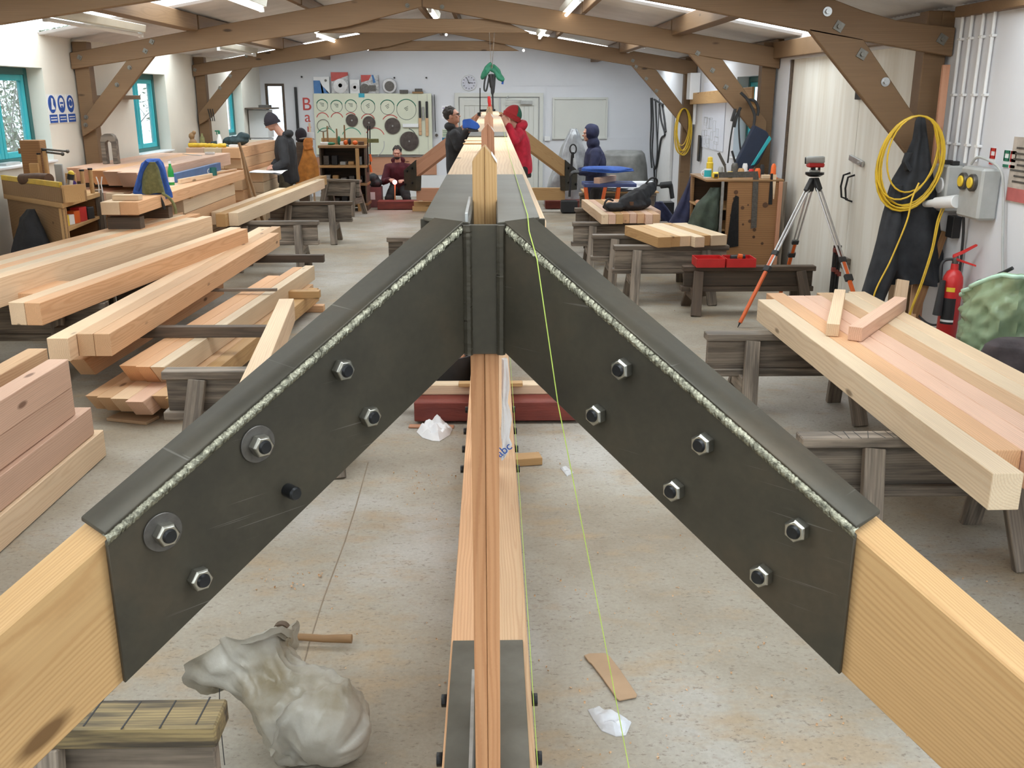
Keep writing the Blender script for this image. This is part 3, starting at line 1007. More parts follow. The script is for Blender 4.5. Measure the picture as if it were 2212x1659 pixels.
# bolts through the chords
for y, z, top in ((2.18, 0.165, 0), (2.43, 0.165, 0), (2.72, 0.165, 0), (4.75, 0.165, 0), (5.05, 0.165, 0), (5.35, 0.165, 0), (5.75, 0.165, 0)):
    for s in (-1, 1):
        x = XC + s * 0.132
        n = Vector((s, 0, 0))
        k = MB().cyl((x, y, z), (x + s * 0.006, y, z), 0.028, n=20)
        m = frame(n)
        k.loft([[Vector((x + s * 0.006, y, z)) + m @ Vector((zz, math.cos(2 * math.pi * j / 6) * 0.021, math.sin(2 * math.pi * j / 6) * 0.021)) for j in range(6)] for zz in (0, 0.018)])
        k.build('side_bolt', M['bolt'], FR, bevel=0.001)
        if y < 2.5:
            q = nut(Vector((XC + s * 0.027 - 0.0 * s, y, 0.24)), Vector((-s, 0, 0)), Vector((0, 1, 0)), FR, r=0.016, h=0.012, mats=(M['washer'], M['bolt']))
for s in (-1, 1):
    q = nut(Vector((XC + s * 0.0275, 2.28, 1.74)), Vector((-s, 0, 0)), Vector((0, 1, 0)), FR, r=0.014, h=0.011, mats=(M['washer'], M['bolt']))

# far hip legs, their steel shoes and the low tie
for s in (-1, 1):
    u = Vector((s * S, S, -SLP)).normalized()
    mt = M['fir_rose'] if s < 0 else M['fir_gold']
    a0 = Vector((XC + s * 0.12, YE + 0.1, ZT - 0.13))
    a1 = a0 + u * 2.15
    timber('rafter', a0, a1, 0.10, 0.24, mt, FR)
    c = a0 + u * 1.88
    hd = Vector((s * S, S, 0))
    nrm = Vector((s * S, -S, 0)) * 1.0
    pts = [c + Vector((0, 0, 0.15)), c + hd * 0.34 + Vector((0, 0, -0.05)), c + hd * 0.34 + Vector((0, 0, -0.40)), c + hd * 0.02 + Vector((0, 0, -0.40)), c + hd * 0.0 + Vector((0, 0, -0.15))]
    f = MB().prism([p - Vector((s * S, -S, 0)) * -0.0 + Vector((-s * S, S, 0)) * -0.065 for p in pts], Vector((-s * S, S, 0)) * 0.13)
    sh = f.build('foot_shoe', M['steel'], FR, bevel=0.003)
    for (h_, z_) in ((0.1, 0.0), (0.24, -0.06), (0.1, -0.26), (0.3, -0.3)):
        p = c + hd * h_ + Vector((0, 0, z_)) + Vector((s * S, -S, 0)) * 0.066
        MB().cyl(p, p + Vector((s * S, -S, 0)) * 0.02, 0.022, n=6).build('nut', M['bolt'], sh)
    foot = c + hd * 0.15
    timber('low_tie', (foot.x - s * 0.05, foot.y, 0.32), (XC + s * 0.12, foot.y, 0.32), 0.10, 0.22, mt, FR)

# packing under the frame
def sleeper(name, c, d, lab, cat='sleeper', mat='red_sleeper', grp=None):
    o = timber(name, (c[0] - d[0] / 2, c[1], c[2]), (c[0] + d[0] / 2, c[1], c[2]), d[1], d[2], M[mat], bevel=0.006)
    return tag(o, lab, cat, grp)


sleeper('red_sleeper', (0.03, 6.05, 0.085), (1.08, 0.20, 0.13), 'dark red painted sleeper lying across under the near half of the timber frame', grp='red sleepers')
sleeper('red_sleeper', (-1.75, 18.35, 0.085), (0.75, 0.3, 0.15), 'dark red sleeper under the frame foot beside the crouching man', grp='red sleepers')
sleeper('red_sleeper', (-0.95, 18.55, 0.085), (0.7, 0.25, 0.13), 'dark red sleeper with two pale blocks in front of it', grp='red sleepers')
sleeper('red_sleeper', (1.55, 18.4, 0.085), (1.1, 0.3, 0.15), 'dark red sleeper under the frame foot by the man in the blue hood', grp='red sleepers')
sleeper('packing_timber', (0.05, 6.16, 0.185), (1.5, 0.10, 0.07), 'pale batten lying along the top of the near red sleeper', 'batten', 'fir_pale')
for p, r_, lb in (((890, 439), 0, 'pale offcut block on the floor before the far red sleeper'), ((892, 428), 0.15, 'pale offcut block stacked on another before the far red sleeper')):
    q = at(*p, Z=0.04)
    o = timber('offcut_block', (-1.46 + r_ * .2, 18.0, 0.045 + (0.09 if r_ else 0)), (-1.12 + r_ * .2, 18.02, 0.045 + (0.09 if r_ else 0)), 0.12, 0.088, M['fir_gold'])
    tag(o, lb, 'offcut', 'loose timber offcuts')
for x in (-0.155, 0.125):
    k = MB().box((x + 0.02 * (1 if x > 0 else -1), 6.08, 0.232 if False else 0.235), (0.10, 0.06, 0.028))
    tag(k.build('packing_wedge', M['fir_gold'], bevel=0.004), 'small timber wedge beside the frame post on the %s side of the red sleeper' % ('window' if x < 0 else 'door'), 'wedge', 'wedges on the red sleeper')

# lime string along the top, dropping over the bracket; second string beside the bottom chord
pts = [at(1083, 262, Z=1.81), Vector((0.074, 4.0, 1.808)), Vector((0.074, 2.02, 1.812)), at(1143, 500, Y=1.93), at(1160, 560, Y=1.86), at(1205, 870, Y=1.80), at(1290, 1300, Y=1.75), at(1358, 1655, Y=1.70), at(1400, 1850, Y=1.68)]
tag(MB().tube(pts, 0.0011, 6).build('string_line', M['string']), 'lime green string running along the top chord and down over the steel bracket', 'string')
pts = [Vector((0.128, 16.0, 0.27)), Vector((0.124, 6.0, 0.262)), Vector((0.121, 3.0, 0.260)), Vector((0.118, 2.25, 0.262)), Vector((0.116, 2.0, 0.26))]
tag(MB().tube(pts, 0.0014, 6).build('string_line', M['string']), 'lime green string pulled tight beside the bottom chord', 'string')
# ================================================================ trestles and packs of timber
def trestle(x0, x1, y, zt, label, mats=('grey_wood', 'grey_wood'), rot=0.0, web=0.19, leg_in=0.22, spread=0.26, bottom=True, cx=None, rail=(0.105, 0.048), group='timber trestles', name='trestle', stretch=True):
    """low saw-horse: rail and web along x from x0 to x1, two splayed legs at each end"""
    L = x1 - x0
    mx = (x0 + x1) / 2
    t = empty(name, (mx, y, 0), label, 'trestle', group)
    T = Matrix.Translation((mx, y, 0)) @ Matrix.Rotation(rot, 4, 'Z')

    def W(p): return T @ Vector(p)
    upv = (0, 0, 1)
    rail_m, leg_m = M[mats[0]], M[mats[1]]
    h = L / 2
    timber('top_rail', W((-h, 0, zt)), W((h, 0, zt)), rail[0], rail[1], rail_m, t, top=True, bevel=0.005)
    zw = zt - rail[1]
    timber('web_board', W((-h + 0.015, 0, zw)), W((h - 0.02, 0, zw)), 0.045, web, M[mats[1]], t, top=True, bevel=0.004)
    if bottom:
        timber('bottom_rail', W((-h - 0.01, 0, zw - web)), W((h - 0.01, 0, zw - web)), 0.10, 0.05, M[mats[1]], t, top=True, bevel=0.005)
    zl = zw - 0.002
    for sx in (-1, 1):
        xx = sx * (h - leg_in)
        for sy in (-1, 1):
            a = W((xx, sy * 0.05, zl))
            b = W((xx + sx * 0.05, sy * spread, 0.0))
            timber('leg', a, b, 0.095, 0.045, leg_m, t, up=T.to_3x3() @ Vector((0, sy, 0.35)), bevel=0.004)
        if stretch:
            zz = zt * 0.42
            ys = 0.05 + (spread - 0.05) * (1 - zz / zl) - 0.03
            timber('stretcher', W((xx + sx * 0.065, -ys, zz)), W((xx + sx * 0.065, ys, zz)), 0.022, 0.11, leg_m, t, bevel=0.003)
    return t


trestle(1.39, 2.62, 6.12, 0.565, 'grey trestle under the far end of the big plank pack beside the tripod', ('grey_wood', 'grey_wood'), leg_in=0.30)
trestle(1.395, 2.66, 4.13, 0.565, 'grey trestle with a saw-scored rail under the middle of the big plank pack', ('grey_wood', 'grey_wood'), leg_in=0.33)
trestle(1.24, 2.42, 9.85, 0.58, 'grey trestle under the near ends of the golden plank pack', leg_in=0.24)
trestle(1.10, 2.35, 10.65, 0.58, 'grey trestle under the far ends of the golden plank pack', leg_in=0.25)
trestle(0.98, 2.15, 11.85, 0.565, 'grey trestle under the near ends of the plank pack with the black bag', leg_in=0.25)
trestle(1.12, 2.15, 13.2, 0.585, 'grey trestle under the far ends of the plank pack with the black bag', leg_in=0.25)
trestle(1.86, 3.16, 9.35, 0.45, 'low dark trestle carrying the open red tool case', ('dark_wood', 'dark_wood'), web=0.15, leg_in=0.15, group='timber trestles')
trestle(-1.12, 0.55, 10.35, 0.60, 'pale-topped trestle crossing under the long timber frame', ('grey_wood', 'grey_wood'))
trestle(-1.86, -0.72, 5.30, 0.565, 'grey trestle under the single tilted timber beside the steel bracket', leg_in=0.2)
trestle(-3.24, -2.10, 11.85, 0.588, 'grey trestle under the near ends of the long pale pack', leg_in=0.25)
trestle(-3.2, -2.0, 14.1, 0.585, 'dark trestle under the far ends of the long pale pack', ('dark_wood', 'grey_wood'), leg_in=0.3)
trestle(-3.05, -2.28, 17.5, 0.62, 'grey trestle with twin white rails in front of the tool shelf', ('grey_wood', 'grey_wood'), rot=-0.35, leg_in=0.12)
trestle(-4.4, -2.9, 7.2, 0.56, 'trestle with a blue-grey leg under the long fir timbers', ('grey_wood', 'grey_wood'), leg_in=0.35)
t = trestle(-1.75, -0.665, 2.04, 0.612, 'old trestle with a yellowed saw-scored rail next to the plastic sack', ('scored_wood', 'grey_wood'), web=0.16, leg_in=0.42, rail=(0.115, 0.06))
# scars cut by saws in the near rail
k = MB()
rnd = random.Random(5)
for i in range(11):
    x = -1.5 + i * 0.077 + rnd.uniform(-.02, .02)
    k.box((x, 2.04 + rnd.uniform(-.01, .01), 0.6122), (0.004, 0.11, 0.0012), Matrix.Rotation(rnd.uniform(-.08, .08), 3, 'Z'))
k.build('saw_cut', M['black'], t, smooth=0)
k = MB()
for i in range(7):
    k.box((1.56 + i * 0.05, 4.13, 0.5655), (0.003, 0.10, 0.001), Matrix.Rotation(rnd.uniform(-.5, .3), 3, 'Z'))
tt = [o for o in COL.objects if o.get('label', '').startswith('grey trestle with a saw-scored')][0]
k.build('saw_cut', M['black'], tt, smooth=0)

ORD = ['first', 'second', 'third', 'fourth', 'fifth', 'sixth', 'seventh', 'eighth', 'ninth', 'tenth']


def pack(near, far, ws, zt, h, mats, side, where, group, nofs=None, fofs=None, gap=0.003, cat='timber', name='sawn_timber', slant=(0, 0), zo=None):
    """timbers lying side by side. near/far: (x, y) of the first one's near and far end; side = +1 stacks towards +x"""
    near, far = Vector((*near, 0)), Vector((*far, 0))
    d = (far - near).normalized()
    per = Vector((d.y, -d.x, 0)) * side
    out = []
    acc = 0
    for i, w in enumerate(ws):
        c = per * (acc + w / 2)
        a = near + c + d * (nofs[i] if nofs else 0)
        b = far + c + d * (fofs[i] if fofs else 0)
        z = zt + (zo[i] if zo else 0)
        o = timber(name, (a.x, a.y, z), (b.x, b.y, z), w, h, M[mats[i % len(mats)]], top=True, slant=slant)
        n = '%s %s' % (ORD[i], where) if len(ws) > 1 else where
        tag(o, n, cat, group)
        out.append(o)
        acc += w + gap
    return out


# big pack on the right: seven planks and the far edge
pack((1.838, 3.30), (1.81, 6.45), [0.118, 0.118, 0.115, 0.115, 0.115, 0.115, 0.118], 0.715, 0.148, ['fir_pale', 'fir', 'fir_pink', 'fir_pink', 'fir', 'fir_pale', 'fir_pale'], 1,
     'plank from the walkway in the big pack under the two crossed battens', 'planks of the big pack',
     nofs=[-0.02, 0.22, 0.12, 0.05, -0.3, -0.3, -0.5], fofs=[0, 0.22, 0.12, 0.12, 0.22, 0.2, 0.25])
def batten(a, b, w, h, mt, lab):
    tag(timber('short_batten', a, b, w, h, M[mt]), lab, 'batten', 'short battens on the big pack')
a = at(1808, 700, Z=0.74); b = at(1812, 625, Z=0.74)
batten((1.955, 5.38, 0.754), (2.35, 6.40, 0.754), 0.072, 0.075, 'fir_pale', 'pale short batten lying on the big plank pack beside the pink one')
a = at(1825, 715, Z=0.745); b = at(1940, 645, Z=0.745)
batten((2.045, 5.27, 0.758), (2.64, 6.10, 0.758), 0.08, 0.082, 'fir_pink', 'pink short batten lying askew on the big plank pack beside the pale one')
# golden pack and the pack with the bag
pack((1.655, 9.62), (1.445, 10.55), [0.142, 0.10, 0.115, 0.105, 0.10, 0.17], 0.69, 0.105, ['fir_gold', 'fir_gold', 'fir_pale', 'fir_pale', 'fir_gold', 'fir_pale'], 1, 'board from the walkway in the golden pack before the knotty cabinet', 'boards of the golden pack',
     nofs=[0, 0.02, 0.03, -0.07, 0.02, 0], fofs=[0, 0, 0.03, 0.1, 0.1, 0.06])
pack((1.30, 11.55), (1.22, 13.30), [0.085] * 9, 0.69, 0.115, ['fir_pale', 'fir_pink', 'fir_gold', 'fir', 'fir_pink', 'fir', 'fir_pink', 'fir', 'fir_pink'], 1, 'short board from the walkway in the pack under the black bag', 'boards of the pack with the bag',
     nofs=[0, 0, 0.0, 0.06, 0.06, 0.04, -0.02, -0.02, 0.35], fofs=[0, -0.02, -0.02, 0.0, 0.05, 0.0, 0.0, 0.02, 0])

# single tilted timber beside the bracket
o = timber('sawn_timber', (-1.11, 3.95, 0.645), (-1.40, 6.50, 0.645), 0.10, 0.155, M['fir_pale'])
tag(o, 'single pale fir timber resting on the trestle beside the steel bracket', 'timber')

# near stack on the window side, four layers
for i, (zt, x, fy, mt) in enumerate(((0.66, -2.33, 5.18, 'fir_pink'), (0.495, -2.34, 5.20, 'fir_pink'), (0.33, -2.31, 5.34, 'fir_pink'), (0.165, -2.29, 5.42, 'fir_pale'))):
    nm = ('top', 'second', 'third', 'bottom')[i]
    for j in range(2):
        xx = x - 0.055 - j * 0.22
        fy2 = fy + (0.24 if j else 0)
        o = timber('sawn_timber', (xx - 0.03, 2.2, zt), (xx, fy2, zt), 0.11, 0.160, M[mt if not j else 'fir'], top=True)
        tag(o, ('outer' if not j else 'inner') + ' fir timber in the ' + nm + ' layer of the low stack nearest the window wall corner', 'timber', 'timbers of the low near stack')

# long row C: three timbers on bearers
pack((-2.46, 6.10), (-2.37, 10.85), [0.105, 0.105, 0.135], 0.58, 0.15, ['fir', 'fir', 'fir_pale'], -1, 'long fir timber from the walkway in the top layer over the dark bearers', 'long timbers on the dark bearers', nofs=[0, 0.0, -0.12], fofs=[0, 0.55, 0.5])
MB_ = MB()
p1, p2 = at(498, 725, Z=0.39), at(693, 581, Z=0.39)
tag(timber('bearer', (p1.x - 1.3, 6.95, 0.39), (-1.62, 6.95, 0.39), 0.075, 0.08, M['dark_wood']), 'mossy dark bearer sticking out under the near half of the long fir timbers', 'bearer', 'bearers between the timber layers')
tag(timber('bearer', (-3.2, 10.25, 0.39), (-1.78, 10.25, 0.39), 0.075, 0.08, M['dark_wood']), 'dark brown bearer sticking out under the far half of the long fir timbers', 'bearer', 'bearers between the timber layers')
tag(timber('bearer', (-3.0, 8.55, 0.385), (-1.92, 8.55, 0.385), 0.04, 0.025, M['grey_wood']), 'thin stick bearer between the two thick dark bearers', 'bearer', 'bearers between the timber layers')
# row D and row E below
pack((-2.14, 6.20), (-1.86, 9.95), [0.095, 0.095, 0.115], 0.348, 0.148, ['fir_pale', 'fir', 'fir'], -1, 'timber from the walkway in the middle layer beneath the dark bearers', 'middle layer timbers', nofs=[0, 0, 0.02], fofs=[0.1, 0, -0.5], slant=(-1.0, 0))
pack((-2.74, 6.4), (-2.6, 9.3), [0.11, 0.11], 0.348, 0.148, ['fir', 'fir_pale'], -1, 'timber of the middle layer tucked under the long fir timbers', 'middle layer timbers', nofs=[0, 0.35], slant=(-1.0, 0))
pack((-1.985, 5.98), (-1.74, 9.6), [0.10, 0.105, 0.115, 0.12, 0.095, 0.085], 0.198, 0.13, ['fir_gold', 'fir', 'fir_pink', 'fir_pale', 'fir', 'fir'], -1, 'timber from the walkway in the bottom layer near the floor', 'bottom layer timbers', nofs=[0, 0.05, -0.08, -0.02, 0, 0.03], fofs=[0, 0.2, 0.4, 0, 0, 0], slant=(-1.0, 0))
tag(timber('bearer', (-2.75, 6.9, 0.034), (-1.9, 6.9, 0.034), 0.10, 0.066, M['fir']), 'low fir bearer on the floor under the near end of the bottom layer', 'bearer', 'bearers on the floor')
tag(timber('bearer', (-2.6, 9.4, 0.034), (-1.66, 9.4, 0.034), 0.10, 0.066, M['fir']), 'low fir bearer on the floor under the far end of the bottom layer', 'bearer', 'bearers on the floor')
tag(timber('bearer', (-2.3, 9.1, 0.235), (-1.64, 9.1, 0.235), 0.10, 0.07, M['fir_gold']), 'marked pale bearer end sticking out between the two lowest layers', 'bearer', 'bearers between the timber layers')
q = at(283, 903, Z=0.012)
tag(timber('offcut_board', (q.x - .13, q.y + .04, 0.012), (q.x + .16, q.y - .05, 0.012), 0.14, 0.022, M['card']), 'thin board offcut lying on the floor before the bottom layer', 'offcut', 'loose timber offcuts')

# rows B and A further towards the window wall
pack((-3.02, 6.40), (-2.54, 10.15), [0.11, 0.11, 0.13], 0.72, 0.155, ['fir', 'fir_pale', 'fir'], -1, 'timber from the walkway in the raised pair row beside the tall row', 'raised timbers on the window side', nofs=[0, 0, 0.3], fofs=[0.0, 0.1, -3.0])
pack((-3.53, 5.2), (-2.87, 10.05), [0.10, 0.105, 0.11, 0.115, 0.14], 0.86, 0.20, ['fir_pale', 'fir_pale', 'fir', 'fir_pale', 'fir'], -1, 'timber from the walkway in the tall row passing the workbench', 'tall row timbers by the workbench', fofs=[0, -0.15, 0.2, 0.1, 0.3])
for y, x in ((7.2, -3.57), (9.3, -3.27)):
    tag(timber('bearer', (x - .30, y, .612), (x + .30, y, .612), .09, .094, M['dark_wood']), 'dark bearer under the %s of the tall row' % ('near part' if y < 8 else 'far part'), 'bearer', 'bearers under the tall row')
for x in (-3.45, -3.1):
    tag(timber('bearer', (x, 9.3, .0), (x, 9.3, .564), .10, .10, M['dark_wood'], up=(0, 1, 0)), 'upright dark block propping the tall row, %s' % ('wall side' if x < -3.3 else 'walkway side'), 'support block', 'props under the tall row')
# long pale pack F
pack((-2.94, 11.35), (-2.72, 16.1), [0.11, 0.115, 0.11], 0.742, 0.15, ['fir_pale', 'fir_gold', 'fir_pale'], -1, 'timber from the walkway in the long pale pack before the orange jacket', 'long pale pack', nofs=[0, -0.1, 0.1], fofs=[0, 0.7, -1.6])

# window-side stacks: top pack, plank level, low pack, far stack
pack((-3.60, 10.15), (-3.56, 13.6), [0.20, 0.20, 0.20, 0.20, 0.20], 1.295, 0.155, ['fir_pink', 'fir_pink', 'fir', 'fir_pink', 'fir_pink'], -1, 'broad timber from the walkway in the high pack under the safety signs', 'high pack by the window wall', nofs=[0, 0.15, 0.3, 0.5, 0.7], slant=(-0.8, 0))
for y in (11.0, 12.9):
    tag(timber('bearer', (-4.58, y, 1.108), (-3.62, y, 1.108), 0.09, 0.062, M['dark_wood']), 'dark bearer under the %s end of the high pack' % ('near' if y < 12 else 'far'), 'bearer', 'bearers under the high pack')
pack((-3.62, 10.25), (-3.60, 13.5), [0.19] * 5, 1.075, 0.14, ['fir_pink', 'fir_pale', 'fir_pink', 'fir', 'fir_pink'], -1, 'timber from the walkway in the second layer of the high pack', 'high pack by the window wall', nofs=[0.2, 0.0, 0.1, 0.0, 0])
for li, zt in enumerate((0.935, 0.78, 0.625, 0.47, 0.315, 0.16)):
    pack((-3.66, 10.5), (-3.64, 13.5), [0.23] * 4, zt, 0.15, ['fir', 'fir_pink', 'fir_pale', 'fir'], -1, 'wide timber from the walkway in layer %s below the high pack' % ('three four five six seven eight'.split()[li]), 'high pack by the window wall', nofs=[0.1 * (li % 2), 0.05, 0, 0])
# plank level that carries the bottle and the rucksack
LP_ = [1.115, 0.975, 0.82, 0.665, 0.51, 0.355, 0.20]
for li, zt in enumerate(LP_):
    n0 = [8.98, 10.5, 10.5, 10.5, 10.5, 10.5, 10.5][li]
    pack((-3.22 if li == 0 else -3.30, n0 + 0.05 * (li % 3)), (-3.22 if li == 0 else -3.30, 12.9 if li == 0 else 12.7), [0.17, 0.17] if li == 0 else [0.165, 0.165], zt, 0.15 if li else 0.115, ['fir_pale', 'fir_pink'] if li % 2 else ['fir', 'fir_pale'], -1,
         'timber from the walkway, %s layer of the green bottle stack' % ORD[li], 'stack carrying the green bottle')
tag(timber('bearer', (-3.46, 11.6, .024), (-3.32, 11.6, .024), .1, .048, M['dark_wood']), 'dark bearer on the floor under the stack carrying the green bottle', 'bearer')
for y in (10.7, 12.4):
    tag(timber('bearer', (-3.6, y, .9875), (-3.25, y, .9875), .08, .023, M['fir_gold']), 'thin packing strip under the top planks of the bottle stack, %s end' % ('near' if y < 11 else 'far'), 'packing strip', 'packing strips')
k = [(-3.35, 9.12), (-3.35, 9.95)]
for i, (x, y) in enumerate(k):
    for j in range(2):
        tag(timber('bearer', (x - 0.20, y, 0.605 + (j * 0.265 - .03)), (x + 0.10, y, 0.605 + (j * 0.265 - .03)), 0.12, 0.26, M['dark_wood']), '%s dark support block below the plank that carries the rucksack, %s' % (('upper' if j else 'lower'), ('near end' if i == 0 else 'far end')), 'support block', 'support blocks under the rucksack plank')
for i, (x, y) in enumerate(k):
    tag(timber('bearer', (x - 0.20, y, 0.22), (x + 0.10, y, 0.22), 0.12, 0.44, M['dark_wood']), 'dark support block on the floor under the rucksack plank, %s end' % ('near' if i == 0 else 'far'), 'support block', 'support blocks under the rucksack plank')
# far stack behind the man in black
for li, zt in enumerate([1.30, 1.145, 0.99, 0.835, 0.68, 0.525, 0.37, 0.215]):
    pack((-3.72, 14.75 + 0.06 * (li % 3)), (-3.70, 17.4 - 0.05 * (li % 2)), [0.26, 0.26, 0.26], zt, 0.15, ['fir', 'fir_pale', 'fir_pink'], -1, 'timber from the walkway, %s layer, far stack behind the man in black' % ORD[li], 'far stack under the third window')
for li, zt in enumerate([0.93, 0.775, 0.62, 0.465, 0.31]):
    pack((-3.47, 15.05), (-3.45, 16.6), [0.22], zt, 0.15, ['fir_pale'], -1, 'short timber, %s layer of the low heap beside the man in the black hat' % ORD[li], 'low heap by the man in the black hat')
for y in (15.2, 16.4):
    tag(timber('bearer', (-3.7, y, 0.075), (-3.4, y, 0.075), 0.1, 0.15, M['dark_wood']), 'dark bearer under the %s end of the low heap' % ('near' if y < 16 else 'far'), 'bearer', 'bearers under the far stacks')
    tag(timber('bearer', (-4.5, y, 0.03), (-3.75, y, 0.03), 0.1, 0.058, M['dark_wood']), 'dark bearer on the floor under the %s end of the far stack' % ('near' if y < 16 else 'far'), 'bearer', 'bearers under the far stacks')
# ================================================================ people
def fuse(mb, name, mat, parent, voxel=0.008, smooth=4, fold=0.0, fscale=9.0, seed=0, stretch=(1, 1, 0.5)):
    """overlapping solids melted into one continuous skin, then smoothed; fold adds cloth creases"""
    me = bpy.data.meshes.new(name)
    me.from_pydata([tuple(v) for v in mb.v], [], mb.f)
    bm = bmesh.new(); bm.from_mesh(me)
    bmesh.ops.recalc_face_normals(bm, faces=bm.faces)
    bm.to_mesh(me); bm.free()
    o = bpy.data.objects.new(name + '_tmp', me)
    COL.objects.link(o)
    r = o.modifiers.new('r', 'REMESH'); r.mode = 'VOXEL'; r.voxel_size = voxel
    s = o.modifiers.new('s', 'SMOOTH'); s.factor = 0.5; s.iterations = smooth
    bpy.context.view_layer.update()
    dg = bpy.context.evaluated_depsgraph_get()
    out = bpy.data.meshes.new_from_object(o.evaluated_get(dg))
    bpy.data.objects.remove(o)
    if fold:
        ns = [v.normal.copy() for v in out.vertices]
        for v, n_ in zip(out.vertices, ns):
            q = Vector((v.co.x * stretch[0], v.co.y * stretch[1], v.co.z * stretch[2])) * fscale + Vector((seed, seed * 2, 0))
            f = 1 - abs(noise.noise(q)) * 2.2
            v.co += n_ * fold * (f - 0.5 + 0.4 * noise.noise(q * 2.3))
    lo = Vector([min(v.co[i] for v in out.vertices) for i in range(3)])
    hi = Vector([max(v.co[i] for v in out.vertices) for i in range(3)])
    c = Vector(((lo.x + hi.x) / 2, (lo.y + hi.y) / 2, lo.z))
    for v in out.vertices: v.co -= c
    out.polygons.foreach_set('use_smooth', [True] * len(out.polygons))
    out.materials.clear()
    out.materials.append(mat)
    ob = bpy.data.objects.new(name, out)
    COL.objects.link(ob)
    ob.location = c
    setp(ob, parent)
    return ob


def limb(k, pts, rs, n=14):
    P_ = [Vector(p) for p in pts]
    # resample with smooth bends
    out, rr = [], []
    for i in range(len(P_) - 1):
        for s in range(4):
            t = s / 4
            out.append(P_[i].lerp(P_[i + 1], t)); rr.append(rs[i] * (1 - t) + rs[i + 1] * t)
    out.append(P_[-1]); rr.append(rs[-1])
    k.tube(out, rr, n)
    for p, r in zip(P_, rs): k.ball(p, r * 0.995, 12, 8)
    return k


def hand(k, wrist, d, palm_n, curl=0.5, side=1, sc=1.0):
    """palm and five jointed fingers; d points along the hand, palm_n out of the palm"""
    d = Vector(d).normalized(); pn = Vector(palm_n); pn = (pn - d * pn.dot(d)).normalized()
    w = d.cross(pn) * side
    pc = wrist + d * 0.045 * sc
    rot = Matrix((d, w, pn)).transposed()
    k.ball(pc, (0.055 * sc, 0.042 * sc, 0.018 * sc), 14, 8, rot)
    for i, (off, ln) in enumerate(((0.030, 0.072), (0.010, 0.082), (-0.010, 0.077), (-0.029, 0.060))):
        a = wrist + (d * 0.085 + w * off) * sc
        dd = d.copy()
        pts = [a]
        for j, f in enumerate((0.45, 0.32, 0.23)):
            ang = curl * (0.5 + 0.35 * j) + 0.05 * i
            dd = (dd * math.cos(ang) + pn * math.sin(ang)).normalized()
            pts.append(pts[-1] + dd * ln * f * sc)
        limb(k, pts, [0.0098 * sc, 0.0092 * sc, 0.0085 * sc, 0.0075 * sc], 8)
    a = wrist + (d * 0.025 + w * 0.032) * sc
    b = a + (d * 0.03 + w * 0.028 + pn * 0.012) * sc
    c = b + (d * 0.028 + w * 0.004 + pn * 0.014) * sc
    limb(k, [a, b, c], [0.014 * sc, 0.011 * sc, 0.0085 * sc], 8)


M['skin'] = plain('skin', (0.62, 0.33, 0.24), 0.5, 0, 0.08, 12)
M['hair_dark'] = plain('dark_hair', (0.05, 0.04, 0.035), 0.7, 0, 0.3, 60, 0.5)
M['lips'] = plain('lips', (0.40, 0.15, 0.12), 0.5)
M['eye'] = plain('eye', (0.05, 0.04, 0.035), 0.2)
M['navy'] = plain('navy_hoodie_cloth', (0.028, 0.032, 0.085), 0.85, 0, 0.25, 12, 0.25)
M['jacket_black'] = plain('black_jacket_cloth', (0.022, 0.022, 0.026), 0.75, 0, 0.25, 12, 0.25)
M['red_cloth'] = plain('red_hoodie_cloth', (0.62, 0.022, 0.055), 0.85, 0, 0.2, 12, 0.25)
M['maroon'] = plain('maroon_hoodie_cloth', (0.10, 0.012, 0.022), 0.85, 0, 0.2, 12, 0.25)
M['trouser'] = plain('dark_trouser_cloth', (0.030, 0.028, 0.028), 0.85, 0, 0.25, 12, 0.2)
M['khaki'] = plain('khaki_trouser_cloth', (0.10, 0.085, 0.055), 0.85, 0, 0.25, 12, 0.2)
M['beanie'] = plain('black_knit_hat', (0.030, 0.024, 0.034), 0.9, 0, 0.2, 60, 0.4)
M['beanie_red'] = plain('red_green_knit_hat', (0.42, 0.03, 0.035), 0.9, 0, 0.1, 60, 0.4)
M['beanie_green'] = plain('green_knit_hat_panel', (0.03, 0.14, 0.09), 0.9, 0, 0.1, 60, 0.4)
M['boot'] = plain('dark_boot_leather', (0.03, 0.022, 0.016), 0.5, 0, 0.2, 20)


